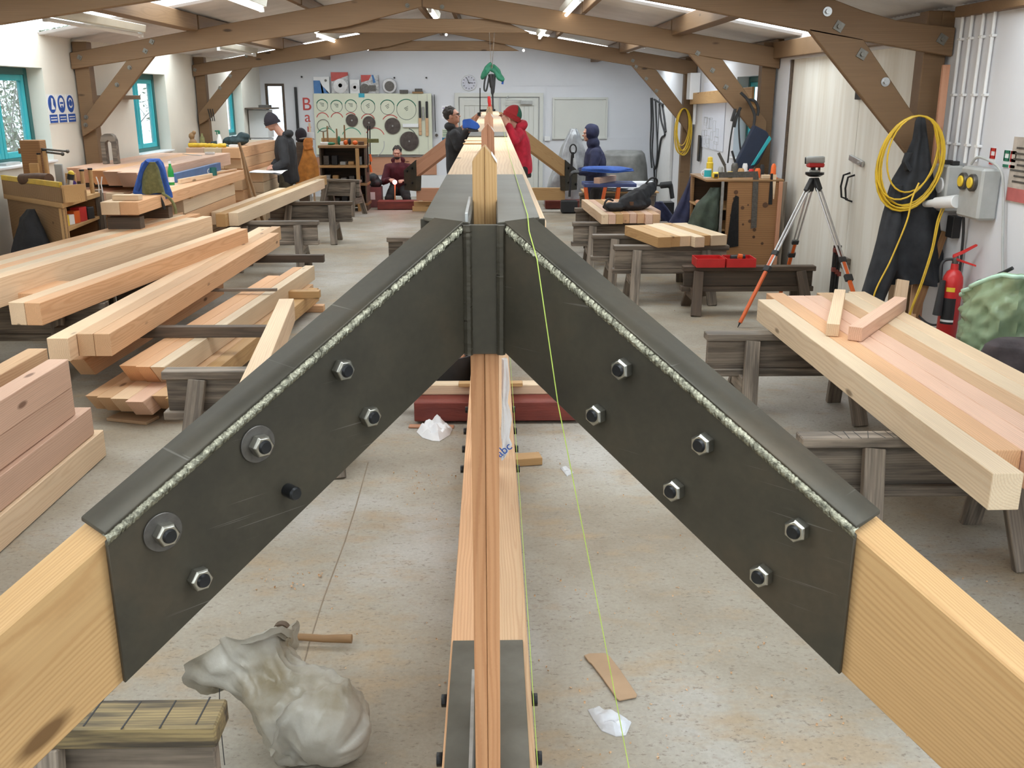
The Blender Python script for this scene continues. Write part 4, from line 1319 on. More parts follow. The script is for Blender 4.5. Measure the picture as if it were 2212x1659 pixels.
def person(label, hc, face, chest, tf, hip, arms, legs, top_mat, leg_mat, hat=None, hair=None, hood_up=False, beard=False, glasses=False, gloves=False, bulk=1.0, hem=0.10, group=None):
    hc, chest, hip = Vector(hc), Vector(chest), Vector(hip)
    face = Vector(face).normalized(); tf = Vector(tf).normalized()
    up = Vector((0, 0, 1))
    t = empty('person', (hip.x, hip.y, 0), label, 'person', group)
    hr = face.cross(up).normalized(); hu = hr.cross(face).normalized()
    H = Matrix((hr, face, hu)).transposed()           # x right, y forward, z up of the head
    def hp(x, y, z): return hc + H @ Vector((x, y, z))
    spine = (chest - hip).normalized()
    tr = tf.cross(spine).normalized(); ff = spine.cross(tr).normalized()
    def ring(c, a, b, n=20, dy=0): return [c + tr * math.cos(2 * math.pi * i / n) * a + ff * (math.sin(2 * math.pi * i / n) * b + dy) for i in range(n)]
    # ---- body: one continuous skin
    k = MB()
    k.ball(hc + H @ Vector((0, -0.012, 0.022)), (0.076, 0.098, 0.098), 22, 16, H)
    k.ball(hp(0, 0.022, -0.035), (0.060, 0.070, 0.075), 20, 14, H)
    k.ball(hp(0, 0.050, -0.078), (0.032, 0.036, 0.030), 14, 10, H)          # chin
    k.loft([[hp(0.004, 0.088, 0.018), hp(-0.004, 0.088, 0.018), hp(-0.004, 0.08, 0.0), hp(0.004, 0.08, 0)], [hp(0.017, 0.088, -0.026), hp(-0.017, 0.088, -0.026), hp(-0.015, 0.07, -0.034), hp(0.015, 0.07, -0.034)], ], cap=True)
    k.ball(hp(0, 0.106, -0.020), 0.0135, 12, 8, H)                          # nose tip
    k.ball(hp(0, 0.084, 0.028), (0.052, 0.016, 0.010), 14, 8, H)            # brow
    for s in (-1, 1):
        k.ball(hp(s * 0.079, -0.012, -0.008), (0.010, 0.020, 0.032), 12, 8, H)
        k.ball(hp(s * 0.038, 0.070, -0.018), (0.020, 0.016, 0.018), 12, 8, H)   # cheeks
    neck = chest + spine * 0.03
    limb(k, [hp(0, -0.022, -0.055), neck.lerp(hc, 0.35), neck], [0.054, 0.055, 0.066])
    c0, c1 = hip, chest
    k.loft([ring(c0 - spine * 0.12, 0.11, 0.09), ring(c0, 0.155, 0.105), ring(c0.lerp(c1, 0.35), 0.135, 0.10), ring(c0.lerp(c1, 0.7), 0.16, 0.115), ring(c0.lerp(c1, 0.95), 0.15, 0.10), ring(c1 + spine * 0.02, 0.075, 0.07)])
    for (sh, el, wr, hd, pn, side) in arms:
        sh, el, wr = Vector(sh), Vector(el), Vector(wr)
        limb(k, [chest.lerp(sh, 0.5) - spine * 0.02, sh, el, wr], [0.06, 0.052, 0.040, 0.028])
        if not gloves: hand(k, wr, hd, pn, 0.7, side)
    for (hj, kn, an) in legs:
        hj, kn, an = Vector(hj), Vector(kn), Vector(an)
        limb(k, [hj, kn, an], [0.082, 0.056, 0.040])
        limb(k, [an, an + tf * 0.10 - up * 0.045], [0.04, 0.032])
    body = fuse(k, 'body', M['skin'], t, 0.0075, 3)
    for s in (-1, 1):
        MB().ball(hp(s * 0.031, 0.0765, 0.004), (0.011, 0.008, 0.007), 10, 8, H).build('eye', M['eye'], body)
    MB().ball(hp(0, 0.084, -0.052), (0.024, 0.006, 0.006), 12, 6, H).build('mouth', M['lips'], body)
    # ---- top
    k = MB()
    B = bulk
    k.loft([ring(c0 - spine * hem, 0.175 * B, 0.145 * B), ring(c0 - spine * (hem - 0.05), 0.182 * B, 0.15 * B), ring(c0.lerp(c1, 0.3), 0.175 * B, 0.145 * B), ring(c0.lerp(c1, 0.7), 0.195 * B, 0.15 * B), ring(c0.lerp(c1, 0.95), 0.185 * B, 0.125 * B), ring(c1 + spine * 0.035, 0.105, 0.10), ring(c1 + spine * 0.06, 0.08, 0.082)])
    for (sh, el, wr, hd, pn, side) in arms:
        sh, el, wr = Vector(sh), Vector(el), Vector(wr)
        limb(k, [chest.lerp(sh, 0.5) - spine * 0.03, sh, el, wr.lerp(el, 0.06)], [0.085 * B, 0.080 * B, 0.064 * B, 0.047 * B])
    if hood_up:
        k.ball(hc + H @ Vector((0, -0.028, 0.022)), (0.108, 0.118, 0.128), 24, 16, H)
        k.ball(hc.lerp(neck, 0.6) - ff * 0.01, (0.10, 0.105, 0.10), 18, 12)
    else:
        # hood lying folded round the back of the neck
        for j in range(9):
            a = R(20 + 140 * j / 8)
            k.ball(neck + spine * 0.045 - ff * math.sin(a) * 0.095 + tr * math.cos(a) * 0.095, 0.040 + 0.018 * math.sin(a), 10, 8)
    top = fuse(k, 'jacket', top_mat, t, 0.010, 3, 0.010, 8.0, hip.x)
    if hood_up:
        # the opening of the hood shows the face: push the cloth back inside the opening
        for v in top.data.vertices:
            q = H.inverted() @ (top.matrix_basis.translation + v.co - hc)
            if q.y > 0.02 and abs(q.x) < 0.066 and -0.10 < q.z < 0.085:
                e = max(abs(q.x) / 0.066, abs(q.z + 0.008) / 0.093)
                q.y = min(q.y, 0.035 + 0.03 * e)
                v.co = hc + H @ q - top.matrix_basis.translation
    # ---- trousers
    k = MB()
    k.loft([ring(c0 - spine * 0.16, 0.14, 0.12), ring(c0 - spine * 0.05, 0.17, 0.125), ring(c0 + spine * 0.06, 0.15, 0.11)])
    for (hj, kn, an) in legs:
        hj, kn, an = Vector(hj), Vector(kn), Vector(an)
        limb(k, [hj, kn, an + up * 0.01], [0.105, 0.082, 0.072])
    fuse(k, 'trousers', leg_mat, t, 0.012, 3, 0.010, 9.0, hip.y)
    for (hj, kn, an) in legs:
        an = Vector(an)
        k = MB()
        fdir = Vector((tf.x, tf.y, 0)).normalized()
        k.ball((an.x, an.y, 0.055), (0.05, 0.055, 0.055), 14, 10)
        m = frame(fdir)
        k.ball(Vector((an.x, an.y, 0.045)) + fdir * 0.10, (0.11, 0.047, 0.042), 16, 10, m)
        k.box(Vector((an.x, an.y, 0.012)) + fdir * 0.06, (0.27, 0.085, 0.022), m)
        k.v = [Vector((v.x, v.y, max(v.z, 0.001) + (an.z - 0.08 if an.z < 0.3 else 0))) for v in k.v]
        if an.z < 0.3: fuse(k, 'boot', M['boot'], t, 0.009, 2)
    if hat:
        hm, hm2, slouch = hat
        k = MB(); rings = []
        for i in range(11):
            a = R(-12) + R(98) * i / 10
            rings.append([hp(math.cos(a) * 0.089 * math.cos(2 * math.pi * j / 26), -0.014 + math.cos(a) * 0.112 * math.sin(2 * math.pi * j / 26) - slouch * 0.03 * math.sin(max(a, 0)), 0.040 + (0.085 + slouch * 0.03) * math.sin(a) - 0.05 * (1 - math.sin(2 * math.pi * j / 26)) * 0.5 * math.cos(a)) for j in range(26)])
        k.loft(rings)
        h_ = k.build('hat', hm, t, smooth=60)
        k = MB()
        rg = []
        for dz, g in ((-0.028, 1.02), (-0.03, 1.07), (0.018, 1.08), (0.02, 1.02)):
            rg.append([hp(0.089 * g * math.cos(2 * math.pi * j / 26), -0.014 + 0.112 * g * math.sin(2 * math.pi * j / 26), 0.026 + dz - 0.028 * (1 - math.sin(2 * math.pi * j / 26))) for j in range(26)])
        k.loft(rg).build('hat_brim', hm, h_, smooth=60)
        if hm2:
            k = MB(); rings = []
            for i in range(9):
                a = R(8) + R(78) * i / 8
                rings.append([hp(math.cos(a) * 0.091 * math.cos(R(200) + R(140) * j / 12), -0.014 + math.cos(a) * 0.115 * math.sin(R(200) + R(140) * j / 12) - slouch * 0.03 * math.sin(a), 0.041 + (0.088 + slouch * 0.03) * math.sin(a) - 0.05 * (1 - math.sin(R(200) + R(140) * j / 12)) * 0.5 * math.cos(a)) for j in range(13)])
            k.loft(rings, closed=False, cap=False).build('hat_panel', hm2, h_, smooth=60)
    if hair:
        k = MB()
        k.ball(hc + H @ Vector((0, -0.026, 0.038)), (0.084, 0.098, 0.098), 24, 16, H)
        rnd = random.Random(4)
        for _ in range(46):
            a, b = rnd.uniform(0, 6.28), rnd.uniform(0.1, 1.3)
            k.ball(hc + H @ Vector((0.080 * math.cos(a) * math.cos(b), -0.028 + 0.094 * math.sin(a) * math.cos(b), 0.040 + 0.096 * math.sin(b))), rnd.uniform(.012, .020), 8, 6)
        k.v = [v for v in k.v]
        o = fuse(k, 'hair', hair, t, 0.008, 1)
        for v in o.data.vertices:
            q = H.inverted() @ (o.location + v.co - hc)
            if q.y > 0.045 and q.z < 0.075: q.y = 0.045 - (0.075 - q.z) * 0.4
            if q.z < -0.02 and q.y > -0.03: q.y = -0.03
            v.co = hc + H @ q - o.location
    if beard:
        k = MB()
        k.ball(hp(0, 0.030, -0.070), (0.058, 0.066, 0.042), 18, 12, H)
        k.ball(hp(0, 0.072, -0.040), (0.028, 0.016, 0.008), 12, 8, H)
        fuse(k, 'beard', M['hair_dark'], t, 0.007, 1, 0.003, 60)
    if glasses:
        k = MB()
        for s in (-1, 1):
            pts = [hp(s * 0.033 + 0.024 * math.cos(2 * math.pi * j / 16), 0.092, 0.004 + 0.018 * math.sin(2 * math.pi * j / 16)) for j in range(17)]
            k.tube(pts, 0.0025, 6)
            k.tube([hp(s * 0.057, 0.090, 0.008), hp(s * 0.080, 0.04, 0.010), hp(s * 0.082, -0.02, 0.004)], 0.0025, 6)
        k.tube([hp(-0.010, 0.095, 0.006), hp(0.010, 0.095, 0.006)], 0.0025, 6)
        k.build('glasses', M['black'], t)
    if gloves:
        for (sh, el, wr, hd, pn, side) in arms:
            k = MB(); hand(k, Vector(wr), hd, pn, 0.9, side, 1.15)
            k.ball(Vector(wr), 0.038, 12, 8)
            fuse(k, 'glove', M['black'], t, 0.008, 2)
    return t


def L2(p): return tuple(p)


# man in the black hat, writing at the stacks
h = at(586, 265, Y=15.5); c = at(614, 300, Y=15.55); q = at(622, 375, Y=15.6)
person('man in a black knit hat and black jacket writing on papers beside the stacks', h, (-0.9, -0.12, -0.50), c, (-1, -0.1, 0), q,
       [((c.x, 15.37, c.z - .035), at(616, 352, Y=15.25), at(594, 362, Y=15.22), (-1, 0.1, -0.1), (0, 0.3, -1), -1), ((c.x - .05, 15.72, c.z - .035), at(604, 345, Y=15.7), at(592, 356, Y=15.45), (-0.8, -0.4, -0.3), (0, 0, -1), 1)],
       [((q.x - .02, 15.5, q.z - .03), (q.x - .06, 15.48, 0.50), (q.x - .04, 15.48, 0.085)), ((q.x - .02, 15.7, q.z - .03), (q.x - .08, 15.7, 0.50), (q.x - .06, 15.7, 0.085))],
       M['jacket_black'], M['khaki'], hat=(M['beanie'], None, 1.0), bulk=1.12, hem=0.13)
# crouching man
h = at(858, 331, Y=18.9); c = at(860, 356, Y=18.95); q = Vector((c.x, 19.05, 0.36))
person('bearded man in a maroon hoodie crouching behind the red laser', h, (-0.03, -1, -0.12), (c.x, 18.97, c.z), (0, -1, 0), q,
       [((c.x - .19, 18.97, c.z - .05), (c.x - .27, 18.85, c.z - .31), (c.x - .13, 18.62, 0.52), (0.3, -0.9, 0.1), (0.3, 0, -1), 1), ((c.x + .19, 18.97, c.z - .05), (c.x + .26, 18.85, c.z - .31), (c.x + .12, 18.62, 0.50), (-0.3, -0.9, 0.1), (-0.3, 0, -1), -1)],
       [((q.x - .09, 19.0, 0.33), (q.x - .17, 18.68, 0.16), (q.x - .14, 19.05, 0.10)), ((q.x + .09, 19.0, 0.33), (q.x + .17, 18.68, 0.16), (q.x + .14, 19.05, 0.10))],
       M['maroon'], M['trouser'], hair=M['hair_dark'], beard=True, bulk=1.0, hem=0.08)
# man with glasses
h = at(977, 251, Y=14.0); c = at(983, 284, Y=14.05); q = at(986, 366, Y=14.1)
person('man with glasses and dark curly hair in a black top beside the timber frame', h, (1, -0.15, 0.22), c, (1, -0.05, 0), q,
       [((c.x, 13.86, c.z - .04), at(990, 318, Y=13.8), at(1006, 282, Y=13.85), (0.9, 0, 0.5), (0.2, 1, 0.3), -1), ((c.x + .03, 14.24, c.z - .04), at(1012, 305, Y=14.25), at(1026, 262, Y=14.1), (0.5, 0, 0.85), (0.3, -0.6, 0), 1)],
       [((q.x, 14.0, q.z - .03), (q.x + .03, 14.0, 0.50), (q.x - .02, 14.0, 0.085)), ((q.x, 14.2, q.z - .03), (q.x + .05, 14.2, 0.50), (q.x, 14.2, 0.085))],
       M['jacket_black'], M['trouser'], hair=M['hair_dark'], glasses=True, bulk=0.95, hem=0.10)
# man in the red hoodie
h = at(1104, 251, Y=12.5); c = at(1116, 285, Y=12.5); q = at(1124, 358, Y=12.55)
person('man in a red hoodie and red-green knit hat, hands raised to the frame', h, (-1, -0.1, 0.30), c, (-1, -0.12, 0), q,
       [((c.x + .01, 12.32, c.z - .02), at(1113, 303, Y=12.22), at(1099, 272, Y=12.25), (-0.62, 0.1, 0.8), (-0.3, 0.8, 0), -1), ((c.x - .02, 12.7, c.z - .02), at(1100, 300, Y=12.72), at(1092, 268, Y=12.6), (-0.5, -0.1, 0.85), (-0.2, -0.8, 0), 1)],
       [((q.x, 12.45, q.z - .03), (q.x - .01, 12.43, 0.50), (q.x + .03, 12.43, 0.085)), ((q.x, 12.65, q.z - .03), (q.x - .03, 12.66, 0.50), (q.x + .02, 12.66, 0.085))],
       M['red_cloth'], M['trouser'], hat=(M['beanie_red'], M['beanie_green'], 0.8), bulk=1.0, hem=0.09)
# man in the blue hood
h = at(1274, 289, Y=14.7); c = at(1284, 326, Y=14.7); q = at(1288, 402, Y=14.75)
person('man in a navy hoodie, hood up, standing by the blue work stand', h, (-1, -0.10, -0.05), c, (-1, -0.2, 0), q,
       [((c.x, 14.5, c.z - .03), at(1280, 372, Y=14.4), at(1254, 372, Y=14.38), (-1, 0, 0), (0, 0.2, -1), -1), ((c.x - .02, 14.92, c.z - .03), at(1268, 368, Y=14.92), at(1252, 370, Y=14.6), (-1, -0.2, 0), (0, 0, -1), 1)],
       [((q.x, 14.65, q.z - .03), (q.x - .03, 14.63, 0.45), (q.x + .03, 14.63, 0.085)), ((q.x, 14.85, q.z - .03), (q.x - .05, 14.86, 0.45), (q.x + .02, 14.86, 0.085))],
       M['navy'], M['trouser'], hood_up=True, gloves=True, bulk=1.08, hem=0.08)
# ================================================================ hung cloth, cables, tools and everything else
def T1(o, label, cat, group=None):
    return tag(o, label, cat, group)


def cloth(name, rows, Y, depth, mat, parent=None, folds=7, amp=0.018, seed=0, nx=44, yoff=None):
    """hanging cloth: each row (v, left u, right u) of the photograph fixes height and width at depth Y; closed, with its own thickness"""
    rings = []
    pts = []
    for i, (v, ul, ur) in enumerate(rows):
        yy = Y + (yoff[i] if yoff else 0)
        a, b = at(ul, v, Y=yy), at(ur, v, Y=yy)
        pts.append((a, b, depth[i] if isinstance(depth, (list, tuple)) else depth))
    full = []
    for i in range(len(pts) - 1):
        for s in range(5):
            t = s / 5
            full.append((pts[i][0].lerp(pts[i + 1][0], t), pts[i][1].lerp(pts[i + 1][1], t), pts[i][2] * (1 - t) + pts[i + 1][2] * t, (i + t) / (len(pts) - 1)))
    full.append((*pts[-1], 1.0))
    for a, b, dp, tt in full:
        c = (a + b) / 2
        hw = (b - a).length / 2
        x = (b - a).normalized()
        ring = []
        for j in range(nx):
            an = 2 * math.pi * j / nx
            f = 1 + 0.0
            w = amp * (0.3 + tt) * (math.sin(an * folds + seed + 2.2 * noise.noise((tt * 2.5, seed, j * .02))) + 1.3 * noise.noise((math.cos(an) * 2 + seed, math.sin(an) * 2, tt * 5)))
            r = Vector((math.cos(an) * hw, 0, 0)).x
            p = c + x * (math.cos(an) * (hw + w * 0.4)) + Vector((0, math.sin(an) * (dp / 2 + w), 0.008 * math.sin(an * 3 + seed) * tt))
            ring.append(p)
        rings.append(ring)
    return MB().loft(rings).build(name, mat, parent, smooth=70)


def spline(pts, n=8):
    P_ = [Vector(p) for p in pts]
    out = []
    for i in range(len(P_) - 1):
        p0, p1, p2, p3 = P_[max(i - 1, 0)], P_[i], P_[i + 1], P_[min(i + 2, len(P_) - 1)]
        for s in range(n):
            t = s / n
            out.append(0.5 * ((2 * p1) + (p2 - p0) * t + (2 * p0 - 5 * p1 + 4 * p2 - p3) * t * t + (3 * p1 - p0 - 3 * p2 + p3) * t ** 3))
    out.append(P_[-1])
    return out


def bx(name, c, d, mat, parent=None, bevel=0.004, rz=0.0):
    return MB().box(c, d, Matrix.Rotation(rz, 3, 'Z')).build(name, M[mat] if isinstance(mat, str) else mat, parent, bevel=bevel)


def letters(name, body, loc, size, mat, rot=(R(90), 0, 0), parent=None, depth=0.002, font=None):
    cu = bpy.data.curves.new(name, 'FONT')
    cu.body = body; cu.size = size; cu.extrude = depth; cu.align_x = 'CENTER'
    o = bpy.data.objects.new(name + '_tmp', cu)
    COL.objects.link(o)
    bpy.context.view_layer.update()
    me = bpy.data.meshes.new_from_object(o.evaluated_get(bpy.context.evaluated_depsgraph_get()))
    bpy.data.objects.remove(o)
    me.materials.clear(); me.materials.append(mat)
    ob = bpy.data.objects.new(name, me)
    COL.objects.link(ob)
    ob.location = loc; ob.rotation_euler = rot
    setp(ob, parent)
    return ob


# ---- near floor: hammer, sack, cardboard, wraps, blocks
t = empty('club_hammer', (-0.75, 3.41, 0), 'club hammer with a brown handle and yellow collar lying by the plastic sack', 'hammer')
hy = 3.32
k = MB().tube([(-0.80, hy + .015, 0.036), (-0.74, hy + .012, 0.034), (-0.66, hy + .006, 0.030), (-0.60, hy + .003, 0.031), (-0.552, hy, 0.032)], [0.013, 0.014, 0.0145, 0.0165, 0.0175], 14)
k.build('handle', M['brown_ply'], t)
MB().tube([(-0.818, hy + .016, 0.036), (-0.795, hy + .015, 0.036)], [0.020, 0.018], 14).build('collar', M['yellow_sleeve'], t)
k = MB().cyl((-0.836, hy - 0.045, 0.035), (-0.836, hy - 0.026, 0.035), 0.031, 0.034, n=20)
k.cyl((-0.836, hy - 0.026, 0.035), (-0.836, hy + 0.052, 0.035), 0.027, 0.027, n=20)
k.cyl((-0.836, hy + 0.052, 0.035), (-0.836, hy + 0.085, 0.035), 0.034, 0.031, n=20)
k.build('head', plain('rusty_brown_iron', (0.13, 0.09, 0.06), 0.6, 0.3), t, bevel=0.002)

M['sack'] = plain('dirty_white_woven_plastic', (0.46, 0.45, 0.41), 0.35, 0, 0.2, 5, 0.35, col2=(0.24, 0.20, 0.13), bscale=16)
def sackfn():
    sp = [(640, 1640, .16, .155, .02), (700, 1600, .17, .16, .05), (705, 1545, .15, .15, .08), (670, 1500, .13, .13, .10), (630, 1462, .11, .12, .14), (590, 1438, .105, .10, .22), (575, 1425, .12, .12, .30)]
    ctr = [Vector((-0.545, 2.54, 0.10)), Vector((-0.54, 2.60, 0.12)), Vector((-0.57, 2.66, 0.13)), Vector((-0.63, 2.71, 0.15)), Vector((-0.69, 2.75, 0.18)), Vector((-0.74, 2.79, 0.22)), Vector((-0.775, 2.82, 0.25)), Vector((-0.80, 2.85, 0.275))]
    rad = [0.05, 0.115, 0.135, 0.122, 0.10, 0.088, 0.105, 0.15]
    C = spline(ctr, 6)
    Rr = []
    for i in range(len(rad) - 1):
        for s in range(6): Rr.append(rad[i] + (rad[i + 1] - rad[i]) * s / 6)
    Rr.append(rad[-1])
    rings = []
    up = Vector((0, 0, 1))
    for i, (c, r) in enumerate(zip(C, Rr)):
        d = (C[min(i + 1, len(C) - 1)] - C[max(i - 1, 0)])
        m = frame(d, up)
        tt = i / len(C)
        ring = []
        for j in range(64):
            a = 2 * math.pi * j / 64
            f = 1 + (0.28 * math.cos(3 * a + 1.4) * max(0, tt - .6) / .4) + 0.10 * (0.5 - abs(noise.noise((math.cos(a) * 5 + 9, math.sin(a) * 5, tt * 3.0)))) + 0.20 * noise.noise((math.cos(a) * 1.6, math.sin(a) * 1.6, tt * 4.0)) + 0.12 * (1 - abs(noise.noise((math.cos(a) * 3.4 + 5, math.sin(a) * 3.4, tt * 7))) * 2) + 0.05 * noise.noise((a * 3, tt * 14, 1))
            p = c + m @ Vector((0, math.cos(a) * r * f * 1.12, math.sin(a) * r * f))
            p.z = max(p.z, 0.004)
            if tt > 0.93: p += m @ Vector((0.05 * math.sin(a * 2 + 1) + 0.03 * noise.noise((a * 2, 4, 1)), 0, 0))
            ring.append(p)
        rings.append(ring)
    inner = [[c + (p - c) * 0.86 for p in r] for r, c in zip(reversed(rings[-16:]), reversed(C[-16:]))]
    inner = [[p + Vector((0, 0, 0.0)) for p in r] for r in inner]
    return rings + inner
rg = sackfn()
T1(MB().loft(rg).build('plastic_sack', M['sack'], smooth=80), 'crumpled dirty white woven plastic sack slumped open on the floor by the hammer', 'sack')
T1(MB().tube(spline([(-0.885, 2.72, 0.22), (-0.885, 2.70, 0.14), (-0.88, 2.68, 0.05), (-0.86, 2.62, 0.008)], 6), 0.0016, 5).build('loose_thread', M['rubber']), 'thin dark thread hanging from the mouth of the plastic sack', 'thread')
p = [at(u, v, Z=0.004) for u, v in ((1262, 1418), (1273, 1414), (1306, 1413), (1317, 1420), (1340, 1450), (1376, 1503), (1374, 1508), (1338, 1515), (1333, 1512), (1300, 1465), (1278, 1436), (1272, 1432))]
T1(MB().prism(p, (0, 0, 0.006)).build('cardboard_scrap', M['card'], bevel=0.001), 'torn strip of brown cardboard on the floor under the lime string', 'cardboard')
def crumple(name, px, mat, lab, cat, h=0.03, seed=1, grp=None, n=14, par=None):
    P_ = [at(u, v, Z=0.0) for u, v in px]
    c = sum(P_, Vector()) / len(P_)
    m = len(P_)
    rings = []
    for i in range(n + 1):
        t = i / n
        ring = []
        for j in range(m * 4):
            a, b = P_[(j // 4) % m], P_[(j // 4 + 1) % m]
            e = a.lerp(b, (j % 4) / 4)
            q = c.lerp(e, 1 - t * 0.98)
            ang = 2 * math.pi * j / (m * 4)
            q.z = 0.004 + h * (0.5 + 0.8 * noise.noise((q.x * 22 + seed, q.y * 22, seed))) * math.sin(min(1, t * 1.8) * math.pi / 2)
            ring.append(q)
        rings.append(ring)
    lo = [[Vector((q.x, q.y, 0.001)) for q in rings[0]]]
    o = MB().loft(lo + rings).build(name, mat, par, smooth=25)
    return T1(o, lab, cat, grp) if lab else o
M['film'] = clear('clear_film', (0.95, 0.96, 0.98), 0.45, 0.12, (0.85, 0.87, 0.9), 0.6)
M['wrap'] = plain('printed_wrapper', (0.75, 0.78, 0.85), 0.25, 0, 0.1, 30, 0.3, col2=(0.35, 0.36, 0.42), thresh=(0.30, 0.42))
t = empty('wrapper', tuple(at(1320, 1565, Z=0)), 'crumpled clear plastic wrapper with a printed white card lying on the floor', 'wrapper')
crumple('film', [(1270, 1535), (1285, 1530), (1310, 1545), (1350, 1555), (1364, 1562), (1352, 1590), (1330, 1592), (1300, 1580), (1282, 1556)], M['film'], None, None, 0.035, 2, par=t)
crumple('card', [(1290, 1540), (1330, 1546), (1362, 1560), (1348, 1588), (1318, 1586), (1300, 1566)], M['wrap'], None, None, 0.020, 5, par=t)
crumple('crumpled_paper', [(900, 934), (922, 918), (940, 914), (978, 926), (972, 940), (950, 954), (934, 953), (912, 946)], M['paper'], 'crumpled white paper on the floor in front of the red sleeper', 'paper', 0.09, 9)
crumple('plastic_scrap', [(1210, 1012), (1222, 1010), (1240, 1022), (1225, 1030)], M['film'], 'small clear plastic scrap on the floor past the steel bracket', 'plastic scrap', 0.02, 4)
p = at(1135, 1003, Z=0)
o = timber('offcut_block', (p.x - .10, p.y, 0.025), (p.x + .09, p.y + .03, 0.025), 0.10, 0.045, M['fir_gold']); T1(o, 'brown wooden offcut block on the floor beside the bottom chord', 'offcut', 'loose timber offcuts')
p = at(925, 916, Z=0)
o = timber('offcut_board', (p.x - .12, 5.90, 0.008), (p.x + .17, 5.88, 0.008), 0.05, 0.012, M['fir_rose']); T1(o, 'thin brown strip of wood on the floor behind the crumpled paper', 'offcut', 'loose timber offcuts')
# clear bag hanging on the chord by the post
def hangbag():
    rows = [(775, 1084, 1096), (800, 1084, 1098), (840, 1084, 1101), (870, 1085, 1096), (905, 1084, 1104), (945, 1085, 1100), (960, 1085, 1104), (988, 1084, 1088)]
    return cloth('plastic_bag', rows, 3.3, 0.03, M['film'], None, 4, 0.010, 3, 30)
T1(hangbag(), 'clear plastic bag with blue print trapped between the post and the bottom chord', 'plastic bag')
bag_ = COL.objects['plastic_bag']
letters('print', 'abc', at(1094, 978, Y=3.275), 0.045, M['blue'], (R(90), R(-40), 0), bag_, 0.0005)
# shavings on the floor
k = MB(); rnd = random.Random(11)
def shaving(c, s):
    m = frame((rnd.gauss(0, 1), rnd.gauss(0, 1), rnd.gauss(0, .3)))
    q = []
    for i in range(5):
        a = i / 4 * rnd.uniform(1.2, 3.2)
        q.append((Vector((math.sin(a) * s, -s * .4, (1 - math.cos(a)) * s * .5)), Vector((math.sin(a) * s, s * .4, (1 - math.cos(a)) * s * .5))))
    vs = [Vector((c.x, c.y, 0.003)) + m @ p_ for pr in q for p_ in pr]
    for v in vs: v.z = max(0.002, v.z)
    k.add(vs, [(2 * i, 2 * i + 1, 2 * i + 3, 2 * i + 2) for i in range(4)])
for _ in range(520):
    x, y = rnd.uniform(-2.2, 2.6), rnd.uniform(2.2, 9.5)
    if rnd.random() < 0.55: x, y = rnd.gauss(0.6, 0.5), rnd.gauss(3.2, 0.9)
    if y < 1.9: continue
    shaving(Vector((x, y, 0)), rnd.uniform(.003, .009))
for cx, cy in ((-0.86, 3.85), (0.95, 2.5), (1.35, 8.2), (-0.35, 5.0), (1.7, 2.4)):
    for _ in range(30): shaving(Vector((rnd.gauss(cx, .10), rnd.gauss(cy, .08), 0)), rnd.uniform(.004, .011))
tag(k.build('wood_shavings', M['fir'], smooth=0), 'curled pink wood shavings scattered over the concrete floor', 'shavings', kind='stuff')
# seam crack in the slab
k = MB().tube([Vector(at(u, v, Z=0.0)) for u, v in ((795, 1000), (770, 1090), (745, 1170), (700, 1290), (668, 1390), (655, 1440))], 0.0035, 4)
tag(k.build('trim_9', plain('slab_joint', (0.33, 0.27, 0.20), 0.9)), kind='structure')

# ---- right wall: conduits, sockets, poster, hoses, extinguisher, bag
CX = XR - 0.02
for i, (y, z1) in enumerate(((7.06, 1.56), (6.92, 1.52), (6.76, 1.60), (6.61, 1.62))):
    t = empty('conduit_pipe', (CX, y, z1), 'white conduit pipe, %s from the corner post, running up to the eaves' % ORD[i], 'conduit', 'white conduits beside the corner post')
    MB().cyl((CX, y, z1), (CX, y, 2.60), 0.012, n=14).build('pipe', M['white'], t)
    for z in (1.72, 2.05, 2.42):
        k = MB().box((CX + 0.004, y, z), (0.032, 0.05, 0.018)); k.build('clip', M['white'], t, bevel=0.003)
bxs = MB().box((XR - 0.06, 6.90, 1.42), (0.12, 0.24, 0.32))
t = T1(bxs.build('switch_box', M['grey_plastic'], bevel=0.012), 'grey wall switch box with a dial under the white conduits', 'switch box')
MB().cyl((XR - 0.115, 6.87, 1.44), (XR - 0.13, 6.87, 1.44), 0.055, n=24).build('dial', M['white'], t, bevel=0.003)
for y in (6.82, 6.92): bx('cable_gland', (XR - 0.06, y, 1.595), (0.05, 0.05, 0.03), 'black', t)
t = T1(MB().box((XR - 0.065, 6.42, 1.43), (0.13, 0.30, 0.33)).build('socket_box', M['grey_plastic'], bevel=0.015), 'cream grey socket box with two round yellow sockets on the white wall', 'socket box')
for y in (6.50, 6.37):
    k = MB().cyl((XR - 0.12, y, 1.50), (XR - 0.155, y, 1.50), 0.056, n=28); s_ = k.build('socket', M['washer'], t, bevel=0.004)
    MB().cyl((XR - 0.15, y, 1.50), (XR - 0.165, y, 1.50), 0.036, n=28).build('cover', M['yellow_sleeve'], s_, bevel=0.004)
k = MB().cyl((XR - 0.14, 6.55, 1.36), (XR - 0.19, 6.75, 1.33), 0.045, 0.038, n=20)
k.cyl((XR - 0.19, 6.75, 1.33), (XR - 0.22, 6.86, 1.31), 0.030, 0.022, n=20)
k.build('plug', M['white'], t, bevel=0.003)
t = T1(MB().cyl((XR - 0.10, 6.98, 1.10), (XR - 0.10, 6.98, 1.22), 0.05, n=20).build('plug_connector', M['grey_plastic'], bevel=0.004), 'grey plug connector with a blue collar hanging below the switch box', 'plug')
MB().cyl((XR - 0.10, 6.98, 1.20), (XR - 0.10, 6.98, 1.25), 0.055, n=20).build('collar', M['blue'], t)
MB().cyl((XR - 0.10, 6.98, 1.25), (XR - 0.08, 6.95, 1.30), 0.02, n=10).build('cable_end', M['rubber'], t)
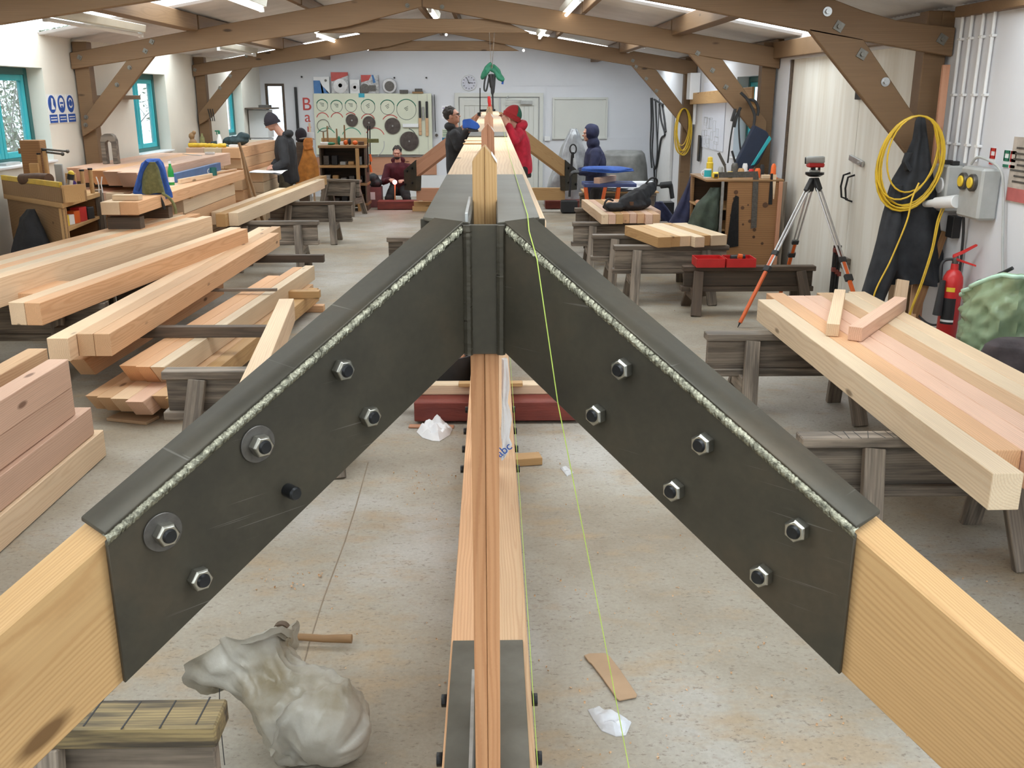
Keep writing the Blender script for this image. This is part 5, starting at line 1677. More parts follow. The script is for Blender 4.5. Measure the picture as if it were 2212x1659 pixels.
bx_ = T1(bx('charger', (XR - 0.03, 6.78, 1.16), (0.06, 0.10, 0.15), 'black'), 'small black charger on the wall below the sockets', 'charger')
T1(MB().tube(spline([(XR - .05, 6.62, 1.27), (XR - .03, 6.62, 1.1), (XR - .02, 6.63, 0.8), (XR - .03, 6.66, 0.45), (XR - .05, 6.75, 0.25)], 6), 0.010, 8).build('black_cable', M['rubber']), 'black cable dropping from the socket box past the fire extinguisher', 'cable')
T1(MB().tube(spline([(XR - .10, 6.50, 1.61), (XR - .09, 6.42, 1.66), (XR - .05, 6.22, 1.60), (XR - .03, 6.17, 1.45), (XR - .03, 6.08, 1.1), (XR - .03, 5.98, 0.8), (XR - .05, 5.9, 0.55)], 6), 0.009, 8).build('grey_cable', M['grey_plastic']), 'grey cable looping over the socket box and down the white wall', 'cable')
for i, (y, z, c) in enumerate(((6.42, 1.665, 'red'), (6.24, 1.66, 'green'), (6.16, 1.66, 'red'))):
    t = T1(bx('safety_sticker', (XR - 0.003, y, z), (0.004, 0.075, 0.11), 'white', None, 0), '%s and white sticker %s' % (c, ('partly hidden behind the fourth conduit', 'between the two red stickers', 'beside the grey cable')[i]), 'sticker', 'stickers above the socket box')
    for dz, hh in ((0.043, 0.02), (-0.005, 0.02), (-0.043, 0.018)): bx('print', (XR - 0.006, y, z + dz), (0.002, 0.070, hh), c, t, 0)
    for dy in (-.03, .03): bx('print', (XR - 0.006, y + dy, z + .02), (0.002, 0.012, 0.06), c, t, 0)
t = T1(MB().box((XR - 0.004, 5.78, 1.60), (0.006, 0.80, 0.40)).build('poster', plain('faded_poster', (0.50, 0.44, 0.38), 0.6, 0, 0.2, 12)), 'faded brown safety poster with a red lower band on the white wall', 'poster')
bx('red_band', (XR - 0.0085, 5.78, 1.45), (0.002, 0.78, 0.08), plain('faded_red', (0.50, 0.13, 0.12), 0.6), t, 0)
for i in range(7): bx('text_line', (XR - 0.0085, 5.80 + .02 * (i % 3), 1.53 + i * 0.034), (0.002, 0.66 - .06 * (i % 2), 0.012), 'washer', t, 0)
# fire extinguisher
ex, ey = XR - 0.13, 6.48
ez = 0.42
t = empty('fire_extinguisher', (ex, ey, ez), 'red fire extinguisher with a black horn hanging on the white wall', 'fire extinguisher')
MB().lathe([(0.0, 0), (0.058, 0.0), (0.066, 0.012), (0.067, 0.40), (0.062, 0.44), (0.045, 0.475), (0.026, 0.49), (0.024, 0.53)], (ex, ey, ez), (0, 0, 1), 32).build('cylinder', M['red'], t, smooth=40)
MB().lathe([(0.0, 0), (0.020, 0), (0.022, 0.03), (0.016, 0.055), (0.0, 0.055)], (ex, ey, ez + 0.53), (0, 0, 1), 18).build('valve', M['washer'], t)
k = MB().loft([[Vector((ex - .02, ey + s * .012, ez + .57 + dz)) for s, dz in ((-1, 0), (1, 0), (1, .02), (-1, .02))], [Vector((ex + .03, ey - .02 + s * .014, ez + .60 + dz)) for s, dz in ((-1, 0), (1, 0), (1, .018), (-1, .018))], [Vector((ex + .08, ey - .10 + s * .014, ez + .665 + dz)) for s, dz in ((-1, 0), (1, 0), (1, .012), (-1, .012))]])
k.build('lever', M['red'], t, bevel=0.002)
k = MB().loft([[Vector((ex - .01, ey + s * .012, ez + .555 + dz)) for s, dz in ((-1, 0), (1, 0), (1, .018), (-1, .018))], [Vector((ex + .08, ey - .12 + s * .014, ez + .53 + dz)) for s, dz in ((-1, 0), (1, 0), (1, .012), (-1, .012))]])
k.build('carry_handle', M['red'], t, bevel=0.002)
MB().tube(spline([(ex - .015, ey, ez + .56), (ex - .07, ey + .01, ez + .55), (ex - .095, ey, ez + .50), (ex - .085, ey - .01, ez + .40)], 6), 0.010, 8).build('hose', M['rubber'], t)
MB().lathe([(0.018, 0), (0.022, -.06), (0.030, -.24), (0.0, -.24)], (ex - 0.082, ey - 0.03, ez + 0.42), (0.05, 0, 1), 18).build('discharge_horn', M['rubber'], t)
def cyl_label(name, a0, a1, z0, z1, r, mat, par):
    k = MB().quadgrid(lambda u, v: Vector((ex + r * math.cos(a0 + (a1 - a0) * u), ey + r * math.sin(a0 + (a1 - a0) * u), z0 + (z1 - z0) * v)), 12, 1)
    return k.build(name, mat, par)
cyl_label('label', R(200), R(275), ez + 0.12, ez + 0.30, 0.0685, M['black'], t)
cyl_label('label_band', R(200), R(275), ez + 0.135, ez + 0.15, 0.0692, M['white'], t)
cyl_label('yellow_label', R(215), R(262), ez + 0.345, ez + 0.375, 0.0685, M['yellow_sleeve'], t)
# second extinguisher head behind the green bag
t = empty('fire_extinguisher', (XR - .13, 5.93, 0.25), 'second extinguisher with a black lever mostly hidden behind the green plastic bag', 'fire extinguisher')
MB().lathe([(0.0, 0), (0.08, 0.0), (0.082, 0.45), (0.05, 0.52), (0.02, 0.55)], (XR - .13, 5.93, 0.30), (0, 0, 1), 24).build('cylinder', M['red'], t)
MB().cyl((XR - .13, 5.93, .85), (XR - .13, 5.93, .93), 0.025).build('valve', M['zinc'], t)
MB().tube(spline([(XR - .15, 5.95, .93), (XR - .12, 5.90, .98), (XR - .08, 5.84, 1.03)], 4), [0.016] * 5 + [0.012] * 4, 8).build('lever', M['black'], t)
MB().tube([(XR - .14, 5.93, .92), (XR - .10, 5.82, .905)], 0.010, 8).build('carry_handle', M['black'], t)
MB().tube(spline([(XR - .15, 5.95, .92), (XR - .21, 5.98, .92), (XR - .23, 5.98, .84)], 4), 0.012, 8).build('hose', M['rubber'], t)

# big green plastic bag: an open crumpled tub
M['green_bag'] = plain('pale_green_plastic', (0.36, 0.50, 0.34), 0.22, 0, 0.15, 2.5, 0.30, col2=(0.27, 0.36, 0.22), bscale=12)
def bagfn(u, v):
    a = u * 2 * math.pi
    z = 0.52 + v * 0.44
    tilt = -0.10 * math.sin(a) * v
    r = 0.27 + 0.05 * v + 0.05 * noise.noise((math.cos(a) * 2, math.sin(a) * 2, v * 4)) + 0.030 * noise.noise((math.cos(a) * 5, math.sin(a) * 5, v * 7)) + 0.030 * (1 - abs(noise.noise((math.cos(a) * 4, math.sin(a) * 4, v * 5 + 3))) * 3)
    return Vector((3.06 + r * 0.62 * math.cos(a), 5.62 + r * 0.95 * math.sin(a), z + tilt + 0.03 * math.sin(2 * a) * v + 0.02 * noise.noise((a, 2, 1))))
outer = [[bagfn(j / 60, i / 26) for j in range(60)] for i in range(27)]
inner = [[Vector((3.06, 5.62, 0)) + (Vector((p.x, p.y, p.z)) - Vector((3.06, 5.62, 0))) * 1.0 for p in r] for r in reversed(outer)]
inner = [[Vector((3.06 + (p.x - 3.06) * 0.95, 5.62 + (p.y - 5.62) * 0.96, p.z - 0.004 + (0.02 if i == 0 else 0))) for p in r] for i, r in enumerate(inner)]
t = T1(MB().loft(outer + inner[:14]).build('green_plastic_bag', M['green_bag'], smooth=80), 'big open crumpled pale green plastic rubbish bag against the white wall', 'rubbish bag')
def rim(r0):
    pts = [bagfn(j / 60, 1.0) for j in range(61)]
    return MB().tube(pts, r0, 8)
rim(0.013).build('rolled_rim', plain('mint_plastic_edge', (0.50, 0.75, 0.60), 0.2, 0, 0.05, 5), t, smooth=80)
T1(MB().box((3.06, 5.62, 0.26), (0.36, 0.45, 0.52)).build('cardboard_box', M['card'], bevel=0.006), 'brown cardboard box beneath the green plastic bag', 'box')
T1(timber('wall_board', (XR - 0.05, 6.05, 0.50), (XR - 0.05, 5.3, 0.46), 0.02, 0.22, M['fir']), 'low board lying against the white wall behind the big plank pack', 'board')
T1(timber('leaning_board', (XR - .05, 5.12, 0.02), (XR - .03, 5.16, 1.30), 0.10, 0.022, M['fir_pale']), 'pale board leaning on the wall behind the green bag', 'board')
T1(cloth('dark_cloth', [(733, 2150, 2270), (745, 2128, 2290), (785, 2112, 2300), (840, 2112, 2300), (960, 2120, 2300)], 5.05, [0.12, 0.22, 0.28, 0.30, 0.30], plain('plum_grey_cloth', (0.075, 0.06, 0.065), 0.9, 0, 0.3, 8, 0.3), None, 5, 0.02, 4), 'dark plum cloth draped beside the big plank pack under the green bag', 'cloth')
T1(bx('storage_crate', (3.02, 4.95, 0.20), (0.40, 0.5, 0.40), 'dark_wood'), 'dark crate under the plum cloth', 'crate')

# coat, hose coils
t = empty('hanging_coat', tuple(at(1990, 258, Y=6.93)), 'long charcoal work coat hanging on the brace inside the yellow cable coil', 'coat')
cloth('coat_body', [(252, 1984, 1996), (262, 1978, 1999), (300, 1972, 2003), (345, 1952, 2009), (385, 1930, 2015), (430, 1916, 2022), (500, 1903, 2031), (550, 1899, 2036), (600, 1918, 2032), (612, 1925, 2026)], 6.93, [0.04, 0.06, 0.09, 0.12, 0.16, 0.17, 0.18, 0.19, 0.18, 0.17], M['charcoal_cloth'], t, 6, 0.022, 1)
cloth('sleeve', [(400, 1926, 1950), (460, 1908, 1945), (520, 1893, 1945), (580, 1876, 1938), (640, 1860, 1915), (665, 1856, 1905)], 6.86, [0.08, 0.12, 0.13, 0.13, 0.12, 0.11], M['charcoal_cloth'], t, 4, 0.016, 6)
cloth('sleeve', [(330, 1955, 1972), (350, 1948, 1962), (368, 1955, 1968)], 6.84, 0.05, M['charcoal_cloth'], t, 3, 0.006, 2)


def coil(name, cu, cv, Y, ru, rv, n, r, mat, lab, seed, tails=(), jit=0.10, lean=0.0, top=None):
    k = MB()
    pts = []
    rnd = random.Random(seed)
    c = at(cu, cv, Y=Y)
    s = (at(cu + 50, cv, Y=Y) - c).x / 50
    N_ = n * 28
    ph = [rnd.uniform(-1, 1) for _ in range(n + 2)]
    for i in range(N_ + 1):
        a = 2 * math.pi * i / 28 + math.pi / 2
        L_ = i / 28
        j = int(L_); f = L_ - j
        w1 = ph[j] * (1 - f) + ph[j + 1] * f
        w2 = ph[(j * 3 + 1) % (n + 1)] * (1 - f) + ph[(j * 3 + 4) % (n + 1)] * f
        low = (1 - math.sin(a)) / 2          # the loops part most at the bottom
        rx = ru * s * (1 + jit * w1 * (0.3 + low))
        rz = rv * s * (1 + jit * 0.7 * w1 * low)
        pts.append(Vector((c.x + jit * ru * s * 0.55 * w2 * (0.25 + low) + math.cos(a) * rx + lean * math.sin(a) * rz, Y + 0.012 * math.sin(L_ * 2.1) + 0.010 * w1, c.z + rv * s + (math.sin(a) - 1) * rz)))
    k.tube(pts, r, 8)
    t = T1(k.build(name, mat), lab, 'cable', None)
    for q in tails:
        MB().tube(spline(q, 10), r, 8).build('loose_end', mat, t)
    return t


t = coil('cable_coil', 1966, 342, 6.80, 61, 88, 9, 0.0062, M['yellow'], 'big yellow cable coil hanging over the charcoal coat', 5, jit=0.26, lean=0.10,
     tails=[[at(1985, 395, Y=6.76), at(1970, 430, Y=6.74), at(1958, 480, Y=6.72), at(1925, 560, Y=6.70), at(1885, 650, Y=6.68), (2.75, 6.66, 0.35)],
            [at(2018, 270, Y=6.8), at(2028, 330, Y=6.8), at(2033, 372, Y=6.82)]])
for o in (0, 1):
    q = [(XR - .21, 6.86 - .02 * o, 1.31), at(2038 - 0 + 6 * o, 430, Y=6.72), at(2024 + 4 * o, 480, Y=6.68), at(2012 + 3 * o, 540, Y=6.66), at(1990 + 3 * o, 610, Y=6.64), at(1962 + 2 * o, 690, Y=6.62), (2.95 + .03 * o, 6.6, 0.30)]
    T1(MB().tube(spline(q, 10), 0.0058, 8).build('yellow_cable', M['yellow']), 'yellow cable running down from the wall plug, %s strand of the pair' % ('outer' if o else 'inner'), 'cable', 'yellow cable pair at the plug')
t = coil('cable_coil', 1476, 282, 16.02, 15, 46, 8, 0.007, M['yellow'], 'yellow cable hank hanging on the far post beside the site drawings', 8, jit=0.35)
T1(MB().tube(spline([(XR - .05, 6.56, 0.62), (XR - .08, 6.65, 0.50), (XR - .12, 6.80, 0.46), (XR - .2, 6.95, 0.56)], 8), 0.008, 8).build('black_cable', M['rubber']), 'black cable curving under the fire extinguisher', 'cable')
# boards leaning at the post
for i, (u0, v0, u1, Y, w, mt, lb) in enumerate(((2044, 140, 1987, 7.02, 0.05, 'fir_rose', 'long brown board leaning upright between the post and the conduits'), (2040, 500, 1990, 6.9, 0.05, 'knotty', 'reddish board leaning low behind the charcoal coat'), (1950, 605, 1945, 6.80, 0.09, 'fir_pale', 'pale board standing behind the coat hem'), (1978, 615, 1975, 6.95, 0.05, 'fir', 'second pale board standing behind the coat hem'))):
    a = at(u0, v0, Y=Y + .02); b = at(u1, 640, Y=Y - .02)
    d = (b - a).normalized()
    b = a + d * (a.z - 0.01) / -d.z
    T1(timber('leaning_board', a, b, 0.03, w, M[mt], up=(1, 0, 0)), lb, 'board', 'boards leaning by the coat')

# builder's level on tripod
tp = at(1760, 372, Y=9.1)
t = empty('tripod', (tp.x, tp.y, 0), 'aluminium survey tripod with orange lower legs in front of the white doors', 'tripod')
apx = Vector((tp.x, tp.y, tp.z - 0.02))
MB().lathe([(0.0, 0), (0.05, 0.0), (0.085, 0.02), (0.085, 0.04), (0.0, 0.045)], (tp.x, tp.y, tp.z - 0.04), (0, 0, 1), 24).build('head_plate', M['bolt'], t)
feet = [(2.12, 8.62, 0.0), (2.90, 9.95, 0.0), (3.20, 8.62, 0.0)]
pts_leg = [at(1590, 714, Y=8.62), at(1686, 634, Y=9.9), at(1866, 572, X=3.10)]
for i, pl_ in enumerate(pts_leg):
    d = (pl_ - apx)
    d = d * (apx.z / -d.z)
    foot = apx + d
    if i == 2: foot = Vector((3.20, 7.85, 0.0))
    d = (foot - apx)
    dn = d.normalized()
    sx = dn.cross(Vector((0, 0, 1))).normalized()
    top = apx + dn * 0.04 + Vector((0, 0, -.01))
    lg = MB().bar(top, top + dn * 0.13, 0.05, 0.05).build('leg', M['rubber'], t, bevel=0.006)
    L_ = d.length
    for s in (-1, 1):
        MB().cyl(top + dn * .11 + sx * s * 0.018, apx + dn * (L_ * .60) + sx * s * 0.016, 0.0095, n=12).build('tube', M['alu'], lg)
    MB().bar(apx + dn * (L_ * .50), apx + dn * (L_ * .53), 0.065, 0.03).build('clamp', M['rubber'], lg, bevel=0.004)
    MB().bar(apx + dn * (L_ * .60), apx + dn * (L_ * .635), 0.07, 0.035).build('clamp', M['rubber'], lg, bevel=0.004)
    MB().bar(apx + dn * (L_ * .52), apx + dn * (L_ * .97), 0.034, 0.024).build('lower_leg', M['orange'], lg, bevel=0.004)
    MB().cyl(apx + dn * (L_ * .96), foot, 0.013, 0.002, n=10).build('spike', M['bolt'], lg)
t2 = empty('surveyors_level', (tp.x, tp.y, tp.z + .01), "grey and red surveyor's level on top of the tripod", 'level')
MB().lathe([(0.0, 0), (0.05, 0), (0.05, 0.015), (0.0, 0.015)], (tp.x, tp.y, tp.z + .005), (0, 0, 1), 20).build('base', M['grey_plastic'], t2)
for i in range(3):
    a = i * 2.1
    MB().cyl((tp.x + .038 * math.cos(a), tp.y + .038 * math.sin(a), tp.z + .02), (tp.x + .038 * math.cos(a), tp.y + .038 * math.sin(a), tp.z + .045), 0.012).build('screw', M['black'], t2)
MB().box((tp.x, tp.y, tp.z + .065), (0.15, 0.085, 0.04)).build('body', M['red'], t2, bevel=0.01)
ax = Vector((1, -0.35, 0.06)).normalized()
k = MB().lathe([(0.0, 0), (0.034, 0), (0.038, 0.02), (0.034, 0.15), (0.026, 0.165), (0.0, 0.165)], Vector((tp.x, tp.y, tp.z + .11)) - ax * 0.085, ax, 20); k.build('telescope', M['grey_plastic'], t2)
MB().cyl(Vector((tp.x, tp.y, tp.z + .11)) - ax * 0.097, Vector((tp.x, tp.y, tp.z + .11)) - ax * 0.083, 0.030, 0.033, n=20).build('lens', M['black'], t2)
# ================================================================ window side: bench, vice, bag, bottles
M['glass_green'] = plain('green_bottle_glass', (0.02, 0.30, 0.06), 0.08, 0, 0.05, 4)
M['purple'] = plain('purple_plastic', (0.10, 0.05, 0.28), 0.4)
M['leather'] = plain('brown_leather', (0.12, 0.055, 0.025), 0.6, 0, 0.2, 20)
M['cyan'] = plain('cyan_plastic', (0.05, 0.45, 0.60), 0.4)
BZ = 1.15
foot = [(-4.64, 9.42), (-3.72, 8.55), (-3.80, 9.66), (-4.64, 9.66)]
t = empty('workbench', (-4.1, 9.3, 0), 'brown plywood workbench with an open shelf under the first window', 'workbench')
MB().prism([(x, y, BZ - 0.045) for x, y in foot], (0, 0, 0.045)).build('bench_top', M['fir_gold'], t, bevel=0.004)
k = MB().prism([(-4.62, 9.44, 0), (-3.76, 8.62, 0), (-3.73, 8.64, 0), (-4.60, 9.47, 0)], (0, 0, BZ - 0.045)); k.build('front_panel', M['brown_ply'], t, bevel=0.003)
for z, h_ in ((BZ - 0.26, 0.03), (0.45, 0.03), (0.08, 0.03)):
    MB().prism([(-3.80, 8.70, z), (-3.745, 8.66, z), (-3.83, 9.63, z), (-4.5, 9.63, z), (-4.5, 9.42, z)], (0, 0, h_)).build('shelf', M['fir_gold'], t, bevel=0.002)
timber('corner_post', (-3.815, 9.62, 0), (-3.815, 9.62, BZ + 0.02), 0.06, 0.06, M['grey_wood'], t)
timber('corner_post', (-3.765, 8.65, 0), (-3.765, 8.65, BZ - 0.05), 0.05, 0.05, M['fir_gold'], t)
MB().prism([(-4.60, 9.60, 0), (-3.86, 9.60, 0), (-3.86, 9.64, 0), (-4.60, 9.64, 0)], (0, 0, BZ - 0.05)).build('back_panel', M['knotty'], t)
# tray box standing on the bench
t = empty('tool_box', (-4.1, 9.0, BZ), 'long open wooden tool box standing on the workbench', 'tool box')
dA, dB = Vector((-4.63, 9.40, BZ)), Vector((-3.72, 8.57, BZ))
dd = (dB - dA).normalized(); nn = Vector((dd.y, -dd.x, 0)) * -1
if nn.y < 0: nn = -nn
MB().prism([dA + nn * .002, dB + nn * .002, dB + nn * .024, dA + nn * .024], (0, 0, 0.13)).build('front_board', M['brown_ply'], t, bevel=0.002)
MB().prism([dB + nn * .002 + dd * 0.0, dB + nn * .22, dB + nn * .22 - dd * .02, dB + nn * .002 - dd * .02], (0, 0, 0.15)).build('end_board', M['fir_gold'], t, bevel=0.002)
MB().prism([dA + nn * .22 + dd * 0.4, dB + nn * .22, dB + nn * .20, dA + nn * .20 + dd * 0.4], (0, 0, 0.10)).build('back_board', M['brown_ply'], t, bevel=0.002)
T1(MB().prism([dA + nn * .0 + Vector((0, 0, .131)), dB - dd * .03 + Vector((0, 0, .131)), dB - dd * .03 + nn * .03 + Vector((0, 0, .131)), dA + nn * .03 + Vector((0, 0, .131))], (0, 0, 0.045)).build('spirit_level', M['yellow'], bevel=0.002), 'yellow spirit level lying on the front edge of the tool box', 'spirit level')
# black coat on the bench front
cm = cloth('hanging_jacket', [(452, 58, 75), (470, 44, 84), (490, 40, 92), (515, 32, 104), (548, 26, 118)], 8.52, [0.05, 0.09, 0.11, 0.12, 0.12], M['jacket_black'], None, 5, 0.012, 3, yoff=[0.35, .32, .30, .28, .26])
T1(cm, 'black jacket hanging from a peg on the front of the workbench', 'jacket')
# things on the shelf
for i, (y, d, c, lb) in enumerate(((8.80, (0.09, 0.10, 0.10), 'yellow_sleeve', 'yellow carton'), (8.92, (0.08, 0.09, 0.09), 'white', 'white carton'), (9.04, (0.09, 0.10, 0.11), 'orange', 'orange brown carton'), (9.18, (0.10, 0.13, 0.13), 'red', 'red tin'), (9.36, (0.10, 0.12, 0.11), 'black', 'dark tool bundle'))):
    T1(bx('shelf_carton', (-3.85, y, BZ - 0.23 + d[2] / 2), (0.09, d[1], d[2]), c, rz=-.1), lb + ' on the shelf inside the workbench', 'carton', 'things on the bench shelf')
# wooden bench vice
t = empty('wooden_vice', (-4.36, 9.55, BZ), 'big wooden block vice with twin iron handles in front of the first window', 'vice')
MB().box((-4.36, 9.56, BZ + 0.245), (0.19, 0.14, 0.49)).build('block', M['knotty'], t, bevel=0.006)
MB().box((-4.33, 9.47, BZ + 0.14), (0.09, 0.05, 0.28)).build('front_block', M['fir_gold'], t, bevel=0.005)
MB().box((-4.465, 9.56, BZ + 0.39), (0.04, 0.10, 0.05)).build('wedge', M['brown_ply'], t, bevel=0.003)
for z, x2 in ((0.41, -4.00), (0.385, -4.05)):
    k = MB().cyl((-4.28, 9.52, BZ + z), (x2, 9.46, BZ + z - 0.02), 0.010, n=10)
    k.ball((x2, 9.46, BZ + z - 0.02), 0.018, 12, 8)
    k.build('iron_handle', M['washer'], t)


def clampbar(p, h, lab):
    p = Vector(p)
    t = empty('chisel', p, lab, 'chisel', 'upright tools on the bench')
    MB().cyl(p, p + Vector((0, 0, h)), 0.020, 0.019, n=12).build('handle', M['fir_gold'], t)
    MB().cyl(p + Vector((0, 0, h)), p + Vector((0, 0, h + .015)), 0.022, n=12).build('ferrule', M['bolt'], t)
    return t


for u, v, Y, h_, lb in ((91, 385, 9.5, .22, 'tall chisel handle standing behind the vice'), (103, 382, 9.5, .24, 'second tall chisel handle beside the vice'), (180, 398, 9.3, .12, 'short chisel handle standing at the near end of the bench rack'), (198, 397, 9.45, .13, 'short chisel handle standing in the middle of the bench rack')):
    p = at(u, v, Y=Y); p.z = BZ
    clampbar(p, max(.08, at(u, v, Y=Y).z - BZ + h_), lb)
for i, (u, c) in enumerate(((211, 'white'), (219, 'white'))):
    p = at(u, 392, Y=9.5); p.z = BZ
    T1(MB().tube(spline([p, p + Vector((0.005 * (-1) ** i, 0, .08)), p + Vector((-0.01 * (-1) ** i, 0, .15))], 5), 0.006, 8).build('pencil_tool', M[c]), 'slim pale tool standing %s in the bench rack' % ('first' if i == 0 else 'last'), 'tool', 'upright tools on the bench')
p = at(128, 372, Y=9.35); T1(bx('metal_plate', (p.x, p.y, BZ + .14), (0.075, 0.02, 0.28), 'grey_plastic'), 'upright blue-grey metal plate behind the leather roll', 'plate')
t = T1(MB().cyl((-3.95, 9.25, BZ + .04), (-3.93, 9.32, BZ + 0.12), 0.035, 0.04, n=16).build('pen_cup', M['purple'], bevel=0.003), 'purple pot standing on the bench beside the yellow-ended tool', 'pot')
p = at(150, 372, Y=9.2)
t = empty('torch', (p.x, p.y, BZ + .02), 'grey torch with a black and yellow cap leaning in the tool box', 'torch')
MB().cyl((p.x - .03, p.y, BZ + .01), (p.x, p.y, BZ + .15), 0.026, n=16).build('barrel', M['alu'], t)
MB().cyl((p.x, p.y, BZ + .15), (p.x + .012, p.y, BZ + .20), 0.030, n=16).build('grip', M['black'], t)
MB().ball((p.x + .014, p.y, BZ + .205), 0.028, 14, 8).build('cap', M['yellow_sleeve'], t)
T1(MB().ball((-3.86, 8.85, BZ + 0.09), (0.035, 0.03, 0.045), 14, 10).build('tape_measure', M['yellow_sleeve']), 'round yellow tape standing in the corner of the tool box', 'tape measure')
T1(MB().tube([(-4.30, 9.12, BZ + .16), (-4.12, 9.02, BZ + .17), (-3.97, 8.93, BZ + .175)], [0.05, 0.055, 0.05], 16).build('leather_roll', M['leather'], smooth=60), 'brown leather roll lying in the tool box', 'leather roll')
T1(bx('notice_card', (-3.70 - .10, 9.02, BZ + .05), (0.012, 0.13, 0.10), 'paper', rz=0.5), 'white card leaning on the bench top behind the box end', 'card')
T1(MB().tube([(-3.95, 9.38, BZ + .02), (-3.86, 9.30, BZ + .022), (-3.82, 9.2, BZ + .02)], 0.018, 10).build('drill_bit_pouch', M['bolt']), 'dark tool lying flat on the bench top near the post', 'tool')
t = empty('clamp_block', (-4.0, 9.42, BZ), 'small wooden yoke with two prongs behind the purple pot', 'clamp')
for x in (-4.03, -3.96): MB().box((x, 9.45, BZ + .13), (0.022, 0.03, 0.12)).build('prong', M['fir_gold'], t, bevel=0.003)
MB().box((-3.995, 9.45, BZ + .04), (0.09, 0.03, 0.08)).build('yoke', M['fir_gold'], t, bevel=0.003)
T1(bx('window_tray', (-4.55, 9.55, BZ + .04), (0.16, 0.14, 0.08), 'white'), 'white tray with an orange band under the first window beside the vice', 'tray')
T1(bx('newspaper', (-4.78, 9.9, 1.395), (0.1, 0.3, 0.03), 'grey_plastic'), 'folded grey papers on the sill of the first window', 'newspaper')
# U-shaped block leaning at the wall on the high pack
t = empty('wooden_former', (-4.33, 11.4, 1.297), 'tall U-shaped wooden block standing on the high pack beside the post', 'wooden block')
pts = [(-4.42, 1.297), (-4.42, 1.56), (-4.40, 1.61), (-4.36, 1.63), (-4.30, 1.63), (-4.27, 1.61), (-4.25, 1.56), (-4.25, 1.297), (-4.30, 1.297), (-4.30, 1.53), (-4.335, 1.56), (-4.37, 1.53), (-4.37, 1.297)]
MB().prism([(x, 11.35, z) for x, z in pts], (0, 0.09, 0)).build('block', M['grey_wood'], t, bevel=0.004)
# shelf bracket seen behind the brace
T1(timber('wall_shelf', (-4.62, 11.75, 2.02), (-4.62, 13.2, 2.02), 0.14, 0.05, M['old_beam']), 'short wooden wall shelf behind the truss brace by the middle window', 'shelf')
# safety signs: three blue discs with captions
for i, (lbl) in enumerate(('boot', 'head and goggles', 'face and ear cups')):
    y = 10.86 + i * 0.235
    t = T1(bx('safety_sign', (XL + 0.004, y, 1.905), (0.006, 0.20, 0.30), 'white', None, 0), 'blue and white safety sign showing %s on the cream wall' % lbl, 'sign', 'three blue safety signs')
    MB().cyl((XL + .007, y, 1.955), (XL + .010, y, 1.955), 0.092, n=36).build('disc', M['blue'], t)
    bx('caption', (XL + .0085, y, 1.805), (0.003, 0.19, 0.085), 'blue', t, 0)
    for dz in (-.014, .014): bx('caption_text', (XL + .0105, y, 1.805 + dz), (0.001, 0.15, 0.010), 'white', t, 0)
    if i == 0:
        k = MB().prism([(XL + .0105, y + a, 1.955 + b) for a, b in ((-.012, .065), (.03, .055), (.022, -.005), (.055, -.04), (.055, -.055), (-.03, -.055), (-.018, 0))][::1], (0.001, 0, 0)); k.build('boot_mark', M['white'], t)
    else:
        MB().cyl((XL + .0102, y, 1.965), (XL + .0112, y, 1.965), 0.055, n=28).build('head_mark', M['white'], t)
        if i == 1:
            MB().box((XL + .0118, y, 1.965), (0.001, 0.085, 0.022)).build('goggle_mark', M['blue'], t)
            MB().box((XL + .0118, y, 1.925), (0.001, 0.04, 0.03)).build('mask_mark', M['blue'], t)
        else:
            for s in (-1, 1): MB().box((XL + .0118, y + s * .052, 1.96), (0.001, 0.022, 0.045)).build('ear_mark', M['blue'], t)
            MB().cyl((XL + .0112, y, 1.965), (XL + .0122, y, 1.965), 0.036, n=24).build('face_mark', M['blue'], t)
# rucksack on the plank
by = 9.8
t = empty('rucksack', (-3.4, by, 1.116), 'blue and olive rucksack slumped on the plank end', 'rucksack')
cloth('pack_body', [(343, 318, 345), (352, 306, 352), (372, 300, 358), (395, 294, 364), (415, 288, 370), (428, 296, 372)], 9.80, [0.10, 0.16, 0.20, 0.22, 0.24, 0.22], M['blue'], t, 5, 0.012, 2)
cloth('back_panel', [(350, 315, 338), (370, 311, 345), (395, 307, 351), (418, 308, 358)], 9.685, [0.03, 0.05, 0.06, 0.05], M['olive'], t, 5, 0.006, 5)
for q in ([(318, 348), (305, 372), (300, 398), (296, 412)], [(340, 348), (351, 368), (358, 392), (364, 410)]):
    pts = spline([at(u, v, Y=9.64) for u, v in q], 6)
    MB().tube(pts, 0.022, 8).build('shoulder_strap', M['blue'], t, smooth=60)
for q in ([(350, 418), (366, 428), (377, 445), (380, 462)], [(345, 425), (352, 440), (355, 452)]):
    pts = spline([at(u, v, Y=9.62) for u, v in q], 6)
    MB().tube(pts, 0.014, 8).build('hip_strap', M['olive'] if q[0][0] == 350 else M['black'], t, smooth=60)
T1(timber('short_block', (-3.50, 9.16, 1.142), (-3.25, 9.14, 1.142), 0.09, 0.05, M['fir_pale']), 'pale offcut block lying on the plank in front of the rucksack', 'offcut', 'loose timber offcuts')
T1(bx('cyan_wrap', (-3.51, 9.32, 1.132), (0.10, 0.08, 0.03), 'cyan'), 'cyan wrapper lying beside the rucksack', 'wrapper')
